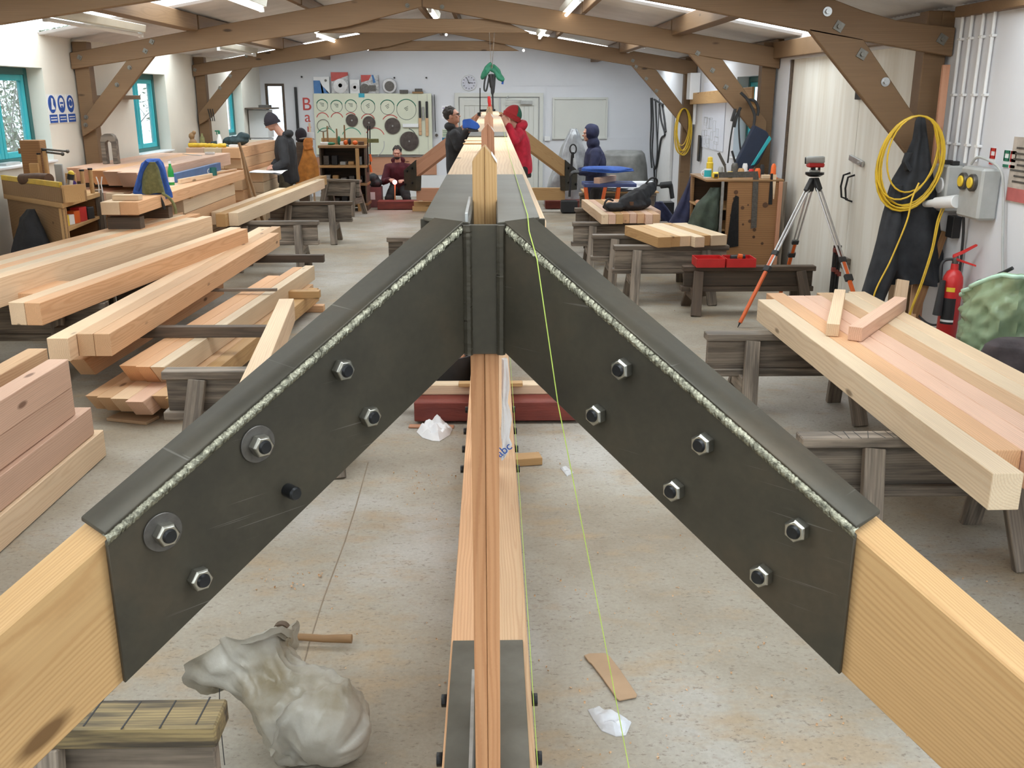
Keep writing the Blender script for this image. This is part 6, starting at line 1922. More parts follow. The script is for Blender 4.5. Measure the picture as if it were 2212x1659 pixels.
# bottle, mug, blue level on the plank stack
def lathe_thing(name, p, prof, mat, lab, cat, grp=None, n=20):
    return T1(MB().lathe(prof, p, (0, 0, 1), n).build(name, M[mat] if isinstance(mat, str) else mat), lab, cat, grp)
pz = 1.117
bp = (-3.46, 10.72, pz)
bt = lathe_thing('beer_bottle', bp, [(0, 0), (0.030, 0), (0.031, 0.01), (0.031, 0.14), (0.026, 0.17), (0.014, 0.20), (0.013, 0.25), (0, 0.25)], 'glass_green', 'green glass bottle with a white label standing on the timber stack', 'bottle')
MB().lathe([(0.0315, 0.03), (0.0318, 0.03), (0.0318, 0.085), (0.0315, 0.085)], bp, (0, 0, 1), 20).build('label', M['white'], bt)
MB().lathe([(0.0138, 0.225), (0.0142, 0.225), (0.0142, 0.252), (0.0, 0.253)], bp, (0, 0, 1), 16).build('cap', M['white'], bt)
def mug(p, col, lab, r=0.042, h=0.095, face=(0, -1), side=1, inner='white', band=None):
    t = T1(MB().lathe([(0, 0), (r, 0), (r, h), (r - .005, h), (r - .006, .01), (0, .01)], p, (0, 0, 1), 24).build('mug', M[col]), lab, 'mug')
    k = MB().tube([Vector(p) + Vector((side * (r + .026 * math.sin(a)), 0, h / 2 + .030 * math.cos(a))) for a in [math.pi * i / 10 for i in range(11)]], 0.005, 8)
    k.build('handle', M[inner], t)
    if band: MB().quadgrid(lambda u, v: Vector(p) + Vector(((r + .001) * math.cos(R(200) + R(140) * u), (r + .001) * math.sin(R(200) + R(140) * u), .012 + (h - .024) * v)), 12, 1).build('printed_band', M[band], t)
    return t
M['teal_mug'] = plain('dark_teal_glaze', (0.03, 0.16, 0.15), 0.3)
mug((-3.36, 12.0, pz), 'teal_mug', 'dark teal mug standing on the timber stack near the blue level', side=-1)
T1(timber('spirit_level', (-3.52, 11.0, pz + .05), (-3.52, 12.85, pz + .05), 0.05, 0.10, plain('blue_level', (0.07, 0.17, 0.40), 0.4), bevel=0.003), 'long blue level lying on the timber stack beside the green bottle', 'spirit level')
T1(timber('thin_batten', (-3.40, 12.15, pz + .012), (-3.30, 12.8, pz + .012), 0.05, 0.022, M['fir']), 'thin batten lying behind the teal mug on the stack', 'batten')
T1(timber('thin_batten', (-3.42, 10.85, pz + .025), (-3.30, 11.7, pz + .025), 0.03, 0.05, M['fir_pale']), 'pale batten lying in front of the green bottle', 'batten')
T1(bx('tape_gun', (-3.72, 13.2, 1.311), (0.12, 0.05, 0.03), 'white'), 'white tool lying at the far end of the high pack', 'tool')
T1(timber('steel_rule', (-3.75, 12.9, 1.299), (-4.1, 13.3, 1.299), 0.03, 0.004, M['zinc'], bevel=0), 'thin rule lying across the far end of the high pack', 'rule')
# papers
t = empty('drawing_sheets', tuple(at(570, 372, Y=15.1)), 'stack of white drawing sheets under the hands of the man in black', 'papers')
for i in range(3):
    p = [(-3.62 + .03 * i, 14.75, 0.936 + i * .006), (-3.18, 14.72 + .02 * i, 0.936 + i * .006), (-3.20, 15.2, 0.937 + i * .006), (-3.60, 15.2, 0.937 + i * .006)]
    MB().quadgrid(lambda u, v: Vector((-3.66 + .50 * u + .02 * i, 14.74 + .46 * v, 0.934 + i * .006 + .0 + (-.04 * max(0, u - .8) * 5 * max(0, .6 - v)) + .006 * math.sin(u * 5 + i))), 12, 6).build('sheet', M['paper'], t, smooth=60)
# leaning battens
for i, (u0, v0, u1, v1, Y, lb) in enumerate(((516, 308, 556, 440, 13.25, 'grey-brown batten leaning on the end of the bottle stack'), (522, 328, 542, 430, 13.15, 'second grey-brown batten leaning on the end of the bottle stack'))):
    a, b = at(u0, v0, Y=Y), at(u1, v1, Y=Y)
    d = (b - a).normalized(); b = a + d * (a.z - .01) / -d.z
    T1(timber('leaning_batten', a, b, 0.05, 0.028, M['brown_ply'], up=(1, 0, 0)), lb, 'batten', 'battens leaning on the bottle stack')
T1(MB().lathe([(0, 0), (.13, 0), (.15, .30), (.14, .30), (.12, .02), (0, .02)], (-3.28, 14.1, 0.0), (0, 0, 1), 24).build('blue_bucket', M['blue']), 'blue bucket on the floor behind the long pale pack', 'bucket')
# things on the far stack
fz_ = 1.302
t = empty('spray_bottle', (-4.15, 15.1, fz_), 'translucent spray bottle with a green trigger head under the third window', 'spray bottle')
MB().lathe([(0, 0), (.04, 0), (.042, .09), (.022, .15), (.016, .18), (0, .18)], (-4.12, 15.2, fz_), (0, 0, 1), 18).build('bottle', M['white'], t)
k = MB().box((-4.12, 15.2, fz_ + .20), (.03, .025, .05)); k.box((-4.145, 15.2, fz_ + .225), (.07, .02, .02)); k.box((-4.155, 15.2, fz_ + .195), (.012, .015, .05))
k.build('trigger_head', M['green'], t, bevel=.003)
lathe_thing('dark_bottle', (-4.38, 15.2, fz_), [(0, 0), (.035, 0), (.035, .12), (.015, .16), (.015, .19), (0, .19)], 'olive', 'dark bottle with a green cap beside the spray bottle', 'bottle')
o = fuse(MB().ball((-4.46, 14.98, fz_ + .06), (.06, .05, .06)).ball((-4.47, 14.98, fz_ + .16), (.045, .04, .05)).ball((-4.43, 14.98, fz_ + .21), (.03, .03, .03)), 'figurine', M['brown_ply'], None, .01, 2); T1(o, 'small lumpy brown carving at the post on the far stack', 'carving')
T1(fuse(MB().tube(spline([(-4.5, 14.9, fz_ + .03), (-4.35, 14.85, fz_ + .035), (-4.2, 14.9, fz_ + .03), (-4.05, 14.86, fz_ + .028), (-3.95, 14.9, fz_ + .025)], 6), .032, 10), 'work_gloves', M['yellow'], None, .012, 1, .008, 20), 'pair of yellow gloves lying on the far stack', 'gloves')
T1(fuse(MB().ball((-3.95, 15.5, fz_ + .07), (.20, .14, .07)).ball((-3.84, 15.5, fz_ + .13), (.10, .10, .07)).tube([(-4.15, 15.5, fz_ + .05), (-4.3, 15.4, fz_ + .03)], .03, 8), 'tool_bag', plain('dark_teal_bag', (0.03, 0.06, 0.07), .7, 0, .2, 12), None, .012, 2, .014, 10), 'dark tool bag lying on the far stack behind the man in black', 'bag')
T1(fuse(MB().ball((-4.0, 14.9, fz_ + .03), (.07, .05, .03)).tube([(-4.0, 14.9, fz_ + .02), (-3.8, 14.85, fz_ + .02)], .012, 8), 'sander', M['teal_dark'], None, .01, 1), 'teal hand tool lying beside the yellow gloves', 'tool')
T1(bx('white_tray', (-3.83, 14.88, fz_ + .02), (.12, .10, .04), 'white'), 'white tray at the front of the far stack', 'tray')
for i, dx in enumerate((0, .05, .10)):
    T1(timber('chisel', at(449 + i * 5, 235, Y=16.02), at(456 + i * 4, 262, Y=16.02), .02, .012, M['bolt']), 'black iron tool hanging below the far truss brace, %s of three' % ORD[i], 'tool', 'iron tools hung on the far brace')
# white cupboard with dark shelf in the back corner
T1(bx('white_cupboard', (-4.50, 19.7, 1.51), (0.36, 0.5, 0.52), 'white'), 'white cupboard on the wall in the back corner under a dark shelf', 'cupboard')
T1(bx('dark_shelf', (-4.44, 19.6, 1.80), (0.50, 0.75, 0.03), 'dark_wood'), 'dark shelf above the white cupboard in the back corner', 'shelf')
T1(bx('grey_box', (-4.36, 19.5, 1.84), (0.2, 0.25, 0.05), 'washer'), 'small dark box on the shelf above the white cupboard', 'box')
T1(bx('wall_bracket', (-4.50, 19.7, 0.62), (0.34, 0.48, 1.24), 'white'), 'white base unit below the white cupboard', 'cupboard')

# ================================================================ far wall: board with saw blades
M['board'] = plain('cream_green_board', (0.68, 0.70, 0.56), 0.5, 0, 0.04, 2)
BX0, BX1, BZ0, BZ1, BY = -3.62, -1.22, 0.865, 2.078, YB - 0.10
t = T1(MB().box(((BX0 + BX1) / 2, BY + .03, (BZ0 + BZ1) / 2), (BX1 - BX0, .05, BZ1 - BZ0)).build('blade_board', M['board'], bevel=.004), 'big cream board painted with green and red circles for saw blades', 'board')
for x in (-2.6, -1.5): MB().box((x, BY + .028, (BZ0 + BZ1) / 2), (.004, .0475, BZ1 - BZ0 - .01)).build('board_joint', M['grey_plastic'], t)
MB().box((BX1 - .085, BY + .003, 1.47), (.006, .006, 1.2)).build('board_joint', M['grey_plastic'], t)
fy_ = BY + .004
M['green_line'] = plain('green_paint_line', (0.04, 0.33, 0.20), .5)
M['red_line'] = plain('red_paint_line', (0.60, 0.07, 0.06), .5)
M['dark_line'] = plain('marker_line', (0.10, 0.14, 0.12), .5)
def arc(cu, cv, ru, a0, a1, mat, w=.010, nm='painted_circle', rv=None):
    c = at(cu, cv, Y=fy_); s = (at(cu + 10, cv, Y=fy_).x - c.x) / 10
    r = ru * s
    k = MB(); n = 40
    vs = []
    for i in range(n + 1):
        a = R(a0 + (a1 - a0) * i / n)
        for q in (r - w / 2, r + w / 2): vs.append((c.x + math.cos(a) * q, fy_ - .002, c.z + math.sin(a) * q))
    k.add(vs, [(2 * i, 2 * i + 1, 2 * i + 3, 2 * i + 2) for i in range(n)])
    k.build(nm, mat, t, smooth=0)
for cu, cv, r in ((696, 228, 12), (727, 230, 12.5), (758, 229, 12.5), (795, 231, 15), (837, 232, 15), (878, 237, 21)):
    arc(cu, cv, r, 0, 360, M['dark_line'], .009); arc(cu, cv, r + .6, 20, 160, M['green_line'], .016)
    for j in range(3):
        p = at(cu - 4 + j, cv - 5 + j * 3, Y=fy_)
        MB().box((p.x + .03, fy_ - .002, p.z), (.09 - .02 * j, .002, .010), Matrix.Rotation(-.5 if r > 14 else .1, 3, 'Y')).build('handwriting', M['dark_line'], t, smooth=0)
for cu, cv, r, a0, a1, m_ in ((697, 257, 13, 15, 165, 'red_line'), (728, 257, 13, 15, 165, 'red_line'), (758, 257, 13, 40, 140, 'red_line'), (795, 262, 15, 20, 160, 'red_line'), (844, 268, 19, 40, 150, 'red_line'), (705, 298, 21, 30, 150, 'green_line'), (760, 298, 21, 20, 160, 'green_line'), (810, 298, 21, 20, 150, 'red_line'), (878, 300, 22, 30, 75, 'dark_line'), (800, 310, 30, -60, 10, 'grey_plastic')):
    arc(cu, cv, r, a0, a1, M[m_], .016)
MB().box((at(781, 206, Y=fy_).x, fy_ - .003, at(781, 206, Y=fy_).z), (.12, .003, .08)).build('blue_note', M['cyan'], t)
k = MB().box((at(887, 269, Y=fy_).x, fy_ - .02, at(887, 271, Y=fy_).z), (.32, .04, .07)); k.build('rack', M['white'], t, bevel=.003)
M['blade'] = plain('brown_grey_saw_steel', (0.16, 0.135, 0.125), .35, .7, .2, 12)
def blade(cu, cv, ru, teeth, lab):
    c = at(cu, cv, Y=fy_ - .02); s = (at(cu + 10, cv, Y=fy_).x - at(cu, cv, Y=fy_).x) / 10; r = ru * s
    pts = []
    for i in range(teeth):
        a = 2 * math.pi * i / teeth
        for da, q in ((0, r), (.35, r), (.5, r * .94), (.9, r * .955)):
            aa = a + da * 2 * math.pi / teeth
            pts.append((c.x + math.cos(aa) * q, c.y, c.z + math.sin(aa) * q))
    o = T1(MB().prism(pts, (0, .004, 0)).build('saw_blade', M['blade'], smooth=0), lab, 'saw blade', 'saw blades on the board')
    MB().cyl((c.x, c.y - .003, c.z), (c.x, c.y + .02, c.z), .016, n=16).build('hub', M['zinc'], o)
    return c
blade(760, 260, 13.5, 40, 'small saw blade hanging third in the second row of the board')
blade(797, 265, 14, 40, 'small brown saw blade hanging behind the upright clamp bars')
blade(848, 272, 17.5, 36, 'coarse-toothed middle-sized saw blade on the board')
blade(884, 305, 21, 60, 'largest brown saw blade, low on the board above the crouching man')
T1(MB().tube([at(698 + 13 * math.cos(a), 271 + 13 * math.sin(a) * 1.0, Y=fy_ - .01) for a in [2 * math.pi * i / 24 for i in range(25)]] + [at(716, 278, Y=fy_ - .01)], .005, 6).build('wire_loop', M['washer']), 'wire loop hanging on the board below the first red arc', 'wire')
for i, (u, v0, vm, v1, w, lb) in enumerate(((907, 218, 255, 292, .05, 'long slick with a black blade and wooden handle hanging first'), (922, 219, 255, 294, .05, 'long slick with a black blade and wooden handle hanging last'))):
    a, m_, b = at(u, v0, Y=BY - .015), at(u, vm, Y=BY - .015), at(u + .5, v1, Y=BY - .015)
    t2 = empty('framing_chisel', (m_.x, m_.y, b.z), lb, 'chisel', 'big chisels on the board')
    k = MB().box((a + m_) / 2, (w, .02, a.z - m_.z)) if False else MB().box(((a.x + m_.x) / 2, a.y, (a.z + m_.z) / 2), (.048, .022, a.z - m_.z)); k.build('blade', M['black'], t2, bevel=.008)
    MB().box((m_.x, a.y, (m_.z + b.z) / 2), (.06, .022, m_.z - b.z)).build('handle', M['fir'], t2, bevel=.006)
p = at(914, 245, Y=BY - .02); T1(MB().box((p.x, p.y, p.z), (.035, .02, .26)).build('slick', M['zinc'], bevel=.006), 'bright steel blade hanging between the two long slicks', 'chisel')
# packs on top of the board
M['clear_pack'] = plain('shiny_clear_pack', (0.62, 0.63, 0.64), .12, .3, .3, 18, .4)
def card(u0, u1, v0, v1, lab, bits, mat='clear_pack'):
    a, b = at(u0, v0, Y=BY), at(u1, v1, Y=BY)
    z0 = BZ1
    hgt = a.z - b.z
    o = T1(MB().box(((a.x + b.x) / 2, BY + .03, z0 + hgt / 2 + .001), (b.x - a.x, .03, hgt)).build('blade_pack', M[mat], bevel=.003), lab, 'packaged blade', 'packs on top of the board')
    W_, H_ = b.x - a.x, hgt
    for (kind, m_, pp) in bits:
        if kind == 'poly':
            k = MB().prism([(a.x + W_ * x, BY + .0135, z0 + H_ * z) for x, z in pp], (0, -.002, 0)); k.build('print', M[m_], o, smooth=0)
        else:
            x, z, r = pp
            MB().cyl((a.x + W_ * x, BY + .014, z0 + H_ * z), (a.x + W_ * x, BY + .009, z0 + H_ * z), r, n=28).build('disc', M[m_], o)
    return o
M['pblue'] = plain('printed_blue', (0.06, 0.20, 0.48), .4); M['pred'] = plain('printed_red', (0.58, 0.09, 0.08), .35)
card(676, 712, 164, 200, 'blue and white blade pack on top of the board', [('poly', 'pblue', [(0, 0), (1, 0), (.55, .45), (.4, .78), (0, .78)]), ('poly', 'white', [(.42, .8), (.5, .8), (.62, 0), (.5, 0)]), ('poly', 'white', [(.58, .8), (.52, .8), (.8, .1), (.95, 0), (1, .02)]), ('disc', 'washer', (.78, .78, .025))], 'white')
card(714, 753, 154, 200, 'tall red-topped clear blade pack on top of the board', [('poly', 'pred', [(0, 1), (1, 1), (1, .85), (.1, .58), (0, .58)]), ('disc', 'alu', (.52, .35, .14)), ('disc', 'washer', (.52, .38, .04))])
card(755, 777, 170, 200, 'small clear blade pack on top of the board', [('disc', 'alu', (.5, .45, .085)), ('disc', 'washer', (.5, .45, .03))], 'white')
card(779, 818, 160, 200, 'red-cornered clear blade pack with blue print on top of the board', [('poly', 'pred', [(0, 1), (.6, 1), (.45, .72), (0, .6)]), ('poly', 'pblue', [(.62, 1), (.72, 1), (.85, .6), (.7, .55)]), ('disc', 'washer', (.2, .25, .10)), ('poly', 'washer', [(.45, .12), (.85, .12), (.85, .45), (.45, .45)])])
p = at(841, 186, Y=BY); T1(MB().cyl((p.x, BY + .02, BZ1 + .148), (p.x, BY + .05, BZ1 + .148), .146, n=40).build('round_tin', M['alu'], bevel=.006), 'round silver disc pack standing on top of the board', 'disc pack')
MB().cyl((p.x, BY + .019, BZ1 + .14), (p.x, BY + .012, BZ1 + .14), .10, n=32).build('disc', M['washer'], COL.objects['round_tin'])
for u, w, h_, m_, lb in ((872, .17, .07, 'washer', 'flat grey box on top of the board'), (902, .22, .035, 'brown_ply', 'flat brown box on top of the board beneath a smaller one')):
    p = at(u, 195, Y=BY); T1(bx('small_box', (p.x, BY + .02, BZ1 + h_ / 2), (w, .08, h_), m_), lb, 'box', 'packs on top of the board')
p = at(904, 195, Y=BY); T1(bx('small_box', (p.x, BY + .02, BZ1 + .035 + .03), (.15, .07, .06), 'washer'), 'grey box stacked on the flat brown box above the board', 'box', 'packs on top of the board')
# iron straight edge beside the board
a, b = at(938, 204, Y=YB - .05), at(941, 285, Y=YB - .05)
T1(MB().bar(a, b, .05, .012, up=(1, 0, 0)).build('straight_edge', M['bolt'], bevel=.002), 'long dark iron bar hanging beside the board', 'bar')
p = at(943, 292, Y=YB - .05); T1(MB().cyl((p.x, p.y - .03, p.z), (p.x, p.y + .04, p.z), .03).build('wall_hook', M['washer']), 'grey hook on the wall under the iron bar', 'hook')
for u, v in ((652, 166), (852, 168), (921, 168)):
    p = at(u, v, Y=YB); T1(MB().cyl((p.x, YB - .03, p.z), (p.x, YB, p.z), .018, n=12).build('wall_peg', M['black']), 'black peg in the far wall, %s' % {652: 'above the red letters', 852: 'over the round disc pack', 921: 'over the iron bar'}[u], 'peg', 'pegs in the far wall')
# red letters
for ch, u, v, s_ in (('B', 666, 238, .36), ('a', 668, 263, .30), ('r', 671, 285, .24)):
    p = at(u, v, Y=YB - .01)
    o = letters('painted_letter', ch, (p.x - .03, YB - .004, p.z), s_, M['red_line'], depth=.003)
    T1(o, 'red painted letter %s on the far wall beside the board' % ch, 'letter', 'red painted letters')
# clock
p = at(1013, 179, Y=YB - .02)
t = empty('wall_clock', (p.x, YB, p.z - .16), 'round white wall clock above the double door', 'clock')
MB().lathe([(0, 0), (.155, 0), (.160, .02), (.150, .035), (.145, .028), (0, .028)], (p.x, YB - .001, p.z), (0, -1, 0), 40).build('case', M['white'], t)
MB().cyl((p.x, YB - .029, p.z), (p.x, YB - .031, p.z), .143, n=40).build('dial', plain('dial_face', (.70, .71, .80), .4), t)
for i in range(12):
    a = i * math.pi / 6
    MB().box((p.x + .115 * math.sin(a), YB - .033, p.z + .115 * math.cos(a)), (.012, .002, .024), Matrix.Rotation(a, 3, 'Y')).build('hour_mark', M['black'], t, bevel=0)
for a, l, w in ((R(-25), .11, .009), (R(92), .085, .012)):
    MB().bar((p.x - .02 * math.sin(a), YB - .036, p.z - .02 * math.cos(a)), (p.x + l * math.sin(a), YB - .036, p.z + l * math.cos(a)), .002, w, up=(1, 0, .001) if abs(a) < 1 else (0, 0, 1)).build('hand', M['black'], t)
# notices beside the man with glasses
for u0, u1, v0, v1, m_, lb in ((954, 974, 228, 256, 'paper', 'pale printed notice on the far wall behind the man with glasses'), (955, 968, 279, 297, 'board', 'green and white safety notice below the printed notice'), (955, 966, 297, 309, 'pblue', 'blue notice below the green safety notice')):
    a, b = at(u0, v0, Y=YB - .005), at(u1, v1, Y=YB - .005)
    o = T1(MB().box(((a.x + b.x) / 2, YB - .004, (a.z + b.z) / 2), (b.x - a.x, .006, a.z - b.z)).build('wall_notice', M[m_], smooth=0), lb, 'notice', 'notices on the far wall')
    for i in range(4): bx('text_line', ((a.x + b.x) / 2, YB - .008, a.z - (a.z - b.z) * (.2 + .2 * i)), ((b.x - a.x) * .8, .002, .012), 'purple' if m_ == 'paper' else 'green', o, 0)

# ================================================================ tool shelf and orange jacket
sx0, sx1, sy = -3.14, -2.27, 18.3
t = empty('tool_shelf', ((sx0 + sx1) / 2, sy, 0), 'brown open wooden tool shelf with a pale front post before the blade board', 'shelf unit')
for z in (1.15, 0.80, 0.48, 0.12): bx('shelf_board', ((sx0 + sx1) / 2, sy, z), (sx1 - sx0, .5, .045), 'fir_gold' if z > .7 and z < 1 else 'brown_ply', t)
for x in (sx0 + .03, sx1 - .03): timber('side_panel', (x, sy, 0), (x, sy, 1.13), .46, .03, M['dark_wood'], t, up=(1, 0, 0))
timber('front_post', (sx1 - .16, sy - .27, 0), (sx1 - .16, sy - .27, 1.12), .06, .075, M['fir_gold'], t)
bx('back_board', ((sx0 + sx1) / 2, sy + .24, .62), (sx1 - sx0 - .04, .02, 1.2), 'dark_wood', t)
bx('rear_rail', ((sx0 + sx1) / 2, sy + .20, 1.23), (sx1 - sx0, .03, .12), 'fir_gold', t)
for i in range(4):
    u = (699, 708 + 0, 728, 745)[i]; top = (285, 272, 278, 270)[i]
    x = at(u, 300, Y=sy + .1).x; zt_ = at(u, top, Y=sy + .1).z
    T1(MB().cyl((x, sy + .1, 1.175), (x, sy + .1, zt_), .016, .013, n=10).build('chisel', M['brown_ply']), 'upright brown tool handle, %s along the back of the tool shelf' % ORD[i], 'tool handle', 'upright handles on the tool shelf')
sh = [('white box', -3.05, (.14, .12, .05), 'white', 0), ('green hand tool', -2.93, (.16, .08, .05), 'green', 1), ('green and yellow drill', -2.78, (.06, .08, .16), 'green', 1), ('white card', -2.73, (.06, .08, .06), 'white', 0), ('orange cap', -2.66, (.08, .08, .09), 'orange', 1), ('black tool', -2.59, (.06, .07, .12), 'black', 1), ('second orange cap', -2.49, (.10, .09, .08), 'orange', 1), ('dark tin', -2.38, (.10, .08, .06), 'leather', 0)]
for nm, x, d, m_, rd in sh:
    if rd: o = MB().ball((x, sy - .05, 1.173 + d[2] / 2), (d[0] / 2, d[1] / 2, d[2] / 2), 14, 10).build('shelf_item', M[m_])
    else: o = bx('shelf_item', (x, sy - .05, 1.1735 + d[2] / 2), d, m_)
    o.name = 'hand_tool'; T1(o, nm + ' lying on top of the tool shelf', 'tool', 'things on top of the tool shelf')
rnd = random.Random(2)
for lv, z in enumerate((.823, .503, .143)):
    for i in range(5):
        x = sx0 + .12 + i * .15
        m_ = ['washer', 'black', 'grey_plastic', 'fir_gold', 'zinc'][(i + lv * 2) % 5]
        d = (.10, .16, rnd.uniform(.05, .17))
        T1(bx('tool_case', (x, sy - .06, z + d[2] / 2), d, m_), '%s tool case, %s along the %s shelf of the tool shelf' % ({'washer': 'dark grey', 'black': 'black', 'grey_plastic': 'grey', 'fir_gold': 'wooden', 'zinc': 'silver'}[m_], ORD[i], ('upper', 'middle', 'lowest')[lv]), 'tool case', 'cases inside the tool shelf')
t = empty('hanging_jacket', tuple(at(665, 390, Y=17.0)), 'orange work jacket hanging beside the tool shelf', 'jacket')
cloth('jacket_body', [(318, 655, 676), (330, 654, 678), (340, 650, 682), (360, 644, 687), (380, 641, 690), (396, 638, 692), (400, 640, 690)], 17.0, [.12, .13, .18, .20, .22, .24, .22], plain('orange_duck_cloth', (0.52, 0.20, 0.035), .85, 0, .25, 10, .3), t, 5, .020, 1)
cloth('hood', [(298, 660, 674), (303, 656, 676), (312, 655, 676), (322, 657, 675)], 16.95, [.06, .11, .12, .10], plain('orange_hood_cloth', (0.62, 0.22, 0.05), .85, 0, .2, 10, .3), t, 3, .010, 4)
k = MB().tube([at(647, 300, Y=17.1), at(665, 297, Y=17.1), at(680, 300, Y=17.1)], .012, 8); k.cyl(at(665, 297, Y=17.1), (at(665, 297, Y=17.1).x, 17.1, 0), .012); k.build('stand_rail', M['alu'], t)
p = at(650, 290, Y=17.2)
T1(fuse(MB().ball(p, (.10, .12, .11)).ball(p + Vector((0, 0, -.08)), (.095, .115, .05)), 'woollen_hat', M['beanie'], None, .01, 2), 'black woollen hat resting beside the orange jacket', 'hat')
T1(bx('stand_box', (p.x, 17.2, (p.z - .13) / 2), (.16, .16, p.z - .13), 'dark_wood'), 'dark post box holding the black woollen hat', 'post')
p = at(670, 292, Y=17.3); T1(timber('stick', (p.x, 17.4, 0.01), (p.x - .02, 17.4, p.z + .20), .035, .03, M['fir_pale']), 'pale stick rising behind the orange jacket', 'stick')
T1(bx('paper_pad', (p.x - .01, 17.32, p.z), (.14, .02, .10), 'paper'), 'white pad of paper above the orange jacket', 'paper')
# bar clamps at the shelf end
t = empty('bar_clamp', (-2.18, 18.2, 0.75), 'pair of upright bar clamps with orange grips at the end of the tool shelf', 'clamp')
for u in (794, 799):
    a, b = at(u, 272, Y=18.2), at(u + 1, 372, Y=18.2)
    MB().bar(a, b, .012, .02, up=(1, 0, 0)).build('bar', M['bolt'], t)
a = at(806, 304, Y=18.15); bx('jaw', (a.x, a.y, a.z), (.20, .04, .07), 'olive', t)
for v in (333, 356):
    a = at(799, v, Y=18.13); MB().cyl((a.x, a.y, a.z), (a.x + .02, a.y, a.z - .13), .022).build('grip', M['orange'], t)
# goods on the floor by the crouching man
o = fuse(MB().ball((-2.24, 18.72, .52), (.11, .12, .11)).ball((-2.20, 18.72, .45), (.13, .13, .09)), 'dark_helmet', M['black'], None, .012, 2, .01, 8); T1(o, 'dark bundle resting on the red-brown box by the crouching man', 'bundle')
t = T1(bx('red_carton', (-2.22, 18.75, .19), (.26, .30, .38), plain('dusty_red_card', (0.24, .10, .10), .7)), 'dusty red-brown carton with a white label by the crouching man', 'carton')
bx('label', (-2.25, 18.598, .22), (.09, .004, .14), 'white', t, 0)
# laser on its little tripod
lp = at(853, 392, Y=18.30)
t = empty('laser_level', (lp.x, lp.y, .16), 'small rotating laser glowing bright red on a wooden stake', 'laser level')
timber('stake', (lp.x - .01, lp.y, .165), (lp.x, lp.y, lp.z - .04), .022, .022, M['fir_gold'], t)
MB().lathe([(0, 0), (.028, 0), (.03, .05), (.02, .06), (0, .06)], (lp.x, lp.y, lp.z - .045), (0, 0, 1), 16).build('housing', M['grey_plastic'], t)
M['laser'] = glow('red_laser_light', (1.0, 0.20, 0.22), 60)
MB().ball((lp.x, lp.y - .03, lp.z - .01), .040, 16, 10).build('lamp_lens', M['laser'], t)
ld = bpy.data.lights.new('laser_glow', 'POINT'); ld.energy = 5; ld.color = (1, .02, .06); ld.shadow_soft_size = .045
lo_ = bpy.data.objects.new('laser_glow', ld); COL.objects.link(lo_); lo_.location = (lp.x, lp.y - .12, lp.z)

# ================================================================ slings and clamps above the frame
sx = -0.005; Yh = 11.5
t = empty('lifting_sling', (sx, Yh, 2.3), 'green lifting sling and dark straps hanging from the collar tie', 'sling')
for u0, u1 in ((1057, 1061), (1068, 1063)):
    MB().bar(at(u0, 70, Y=Yh), at(u1, 148, Y=Yh), .006, .028, up=(0, 1, 0)).build('strap', M['grey_wood'], t)
M['sling'] = M['green']
k = MB().tube(spline([at(1062, 137, Y=Yh), at(1052, 145, Y=Yh), at(1045, 158, Y=Yh), at(1042, 168, Y=Yh), at(1050, 160, Y=Yh - .03), at(1056, 150, Y=Yh), at(1066, 142, Y=Yh + .03), at(1076, 152, Y=Yh), at(1082, 164, Y=Yh), at(1086, 172, Y=Yh), at(1076, 168, Y=Yh - .02), at(1070, 158, Y=Yh), at(1062, 150, Y=Yh)], 6), .022, 8)
fuse(k, 'green_web', M['green'], t, .009, 1, .006, 20)
MB().tube(spline([at(1052, 158, Y=Yh - .03), at(1047, 175, Y=Yh - .03), at(1046, 193, Y=Yh - .03), at(1050, 196, Y=Yh - .03), at(1053, 185, Y=Yh - .03), at(1056, 168, Y=Yh - .03)], 6), .010, 8).build('loop', M['rubber'], t)
MB().tube(spline([at(1084, 166, Y=Yh), at(1086, 174, Y=Yh), at(1085, 182, Y=Yh)], 4), .012, 8).build('blue_end', M['blue'], t)
k = MB().tube(spline([at(1059, 160, Y=Yh), at(1061, 175, Y=Yh), at(1063, 190, Y=Yh), at(1064, 205, Y=Yh), at(1065, 240, Y=Yh)], 6), [.026] * 12 + [.018] * 6 + [.010] * 7, 8)
k.tube(spline([at(1067, 160, Y=Yh), at(1066, 180, Y=Yh), at(1064, 200, Y=Yh)], 6), .022, 8)
k.build('black_web', M['rubber'], t, smooth=70)
t = empty('bar_clamp', (-.16, 11.8, 1.8), 'black bar clamp standing up from the top chords beside the hanging straps', 'clamp')
MB().bar(at(1037, 190, Y=11.8), at(1037, 252, Y=11.8), .012, .032, up=(0, 1, 0)).build('bar', M['bolt'], t)
MB().bar(at(1036, 239, Y=11.8), at(1070, 238, Y=11.8), .03, .025).build('jaw', M['bolt'], t)
MB().cyl(at(1035, 243, Y=11.8), at(1035, 250, Y=11.8), .02).build('screw', M['bolt'], t)
p0, p1 = at(1056, 208, Y=11.0), at(1058, 230, Y=11.0)
T1(MB().tube([p0, p0.lerp(p1, .5), p1], [.016, .020, .014], 12).build('screwdriver', M['red']), 'red handle standing upright on the frame beneath the straps', 'handle')
T1(MB().cyl(p1, (p1.x + .02, 11.0, 1.80), .008).build('steel_rod', M['zinc']), 'thin steel shaft beneath the red handle', 'shaft')
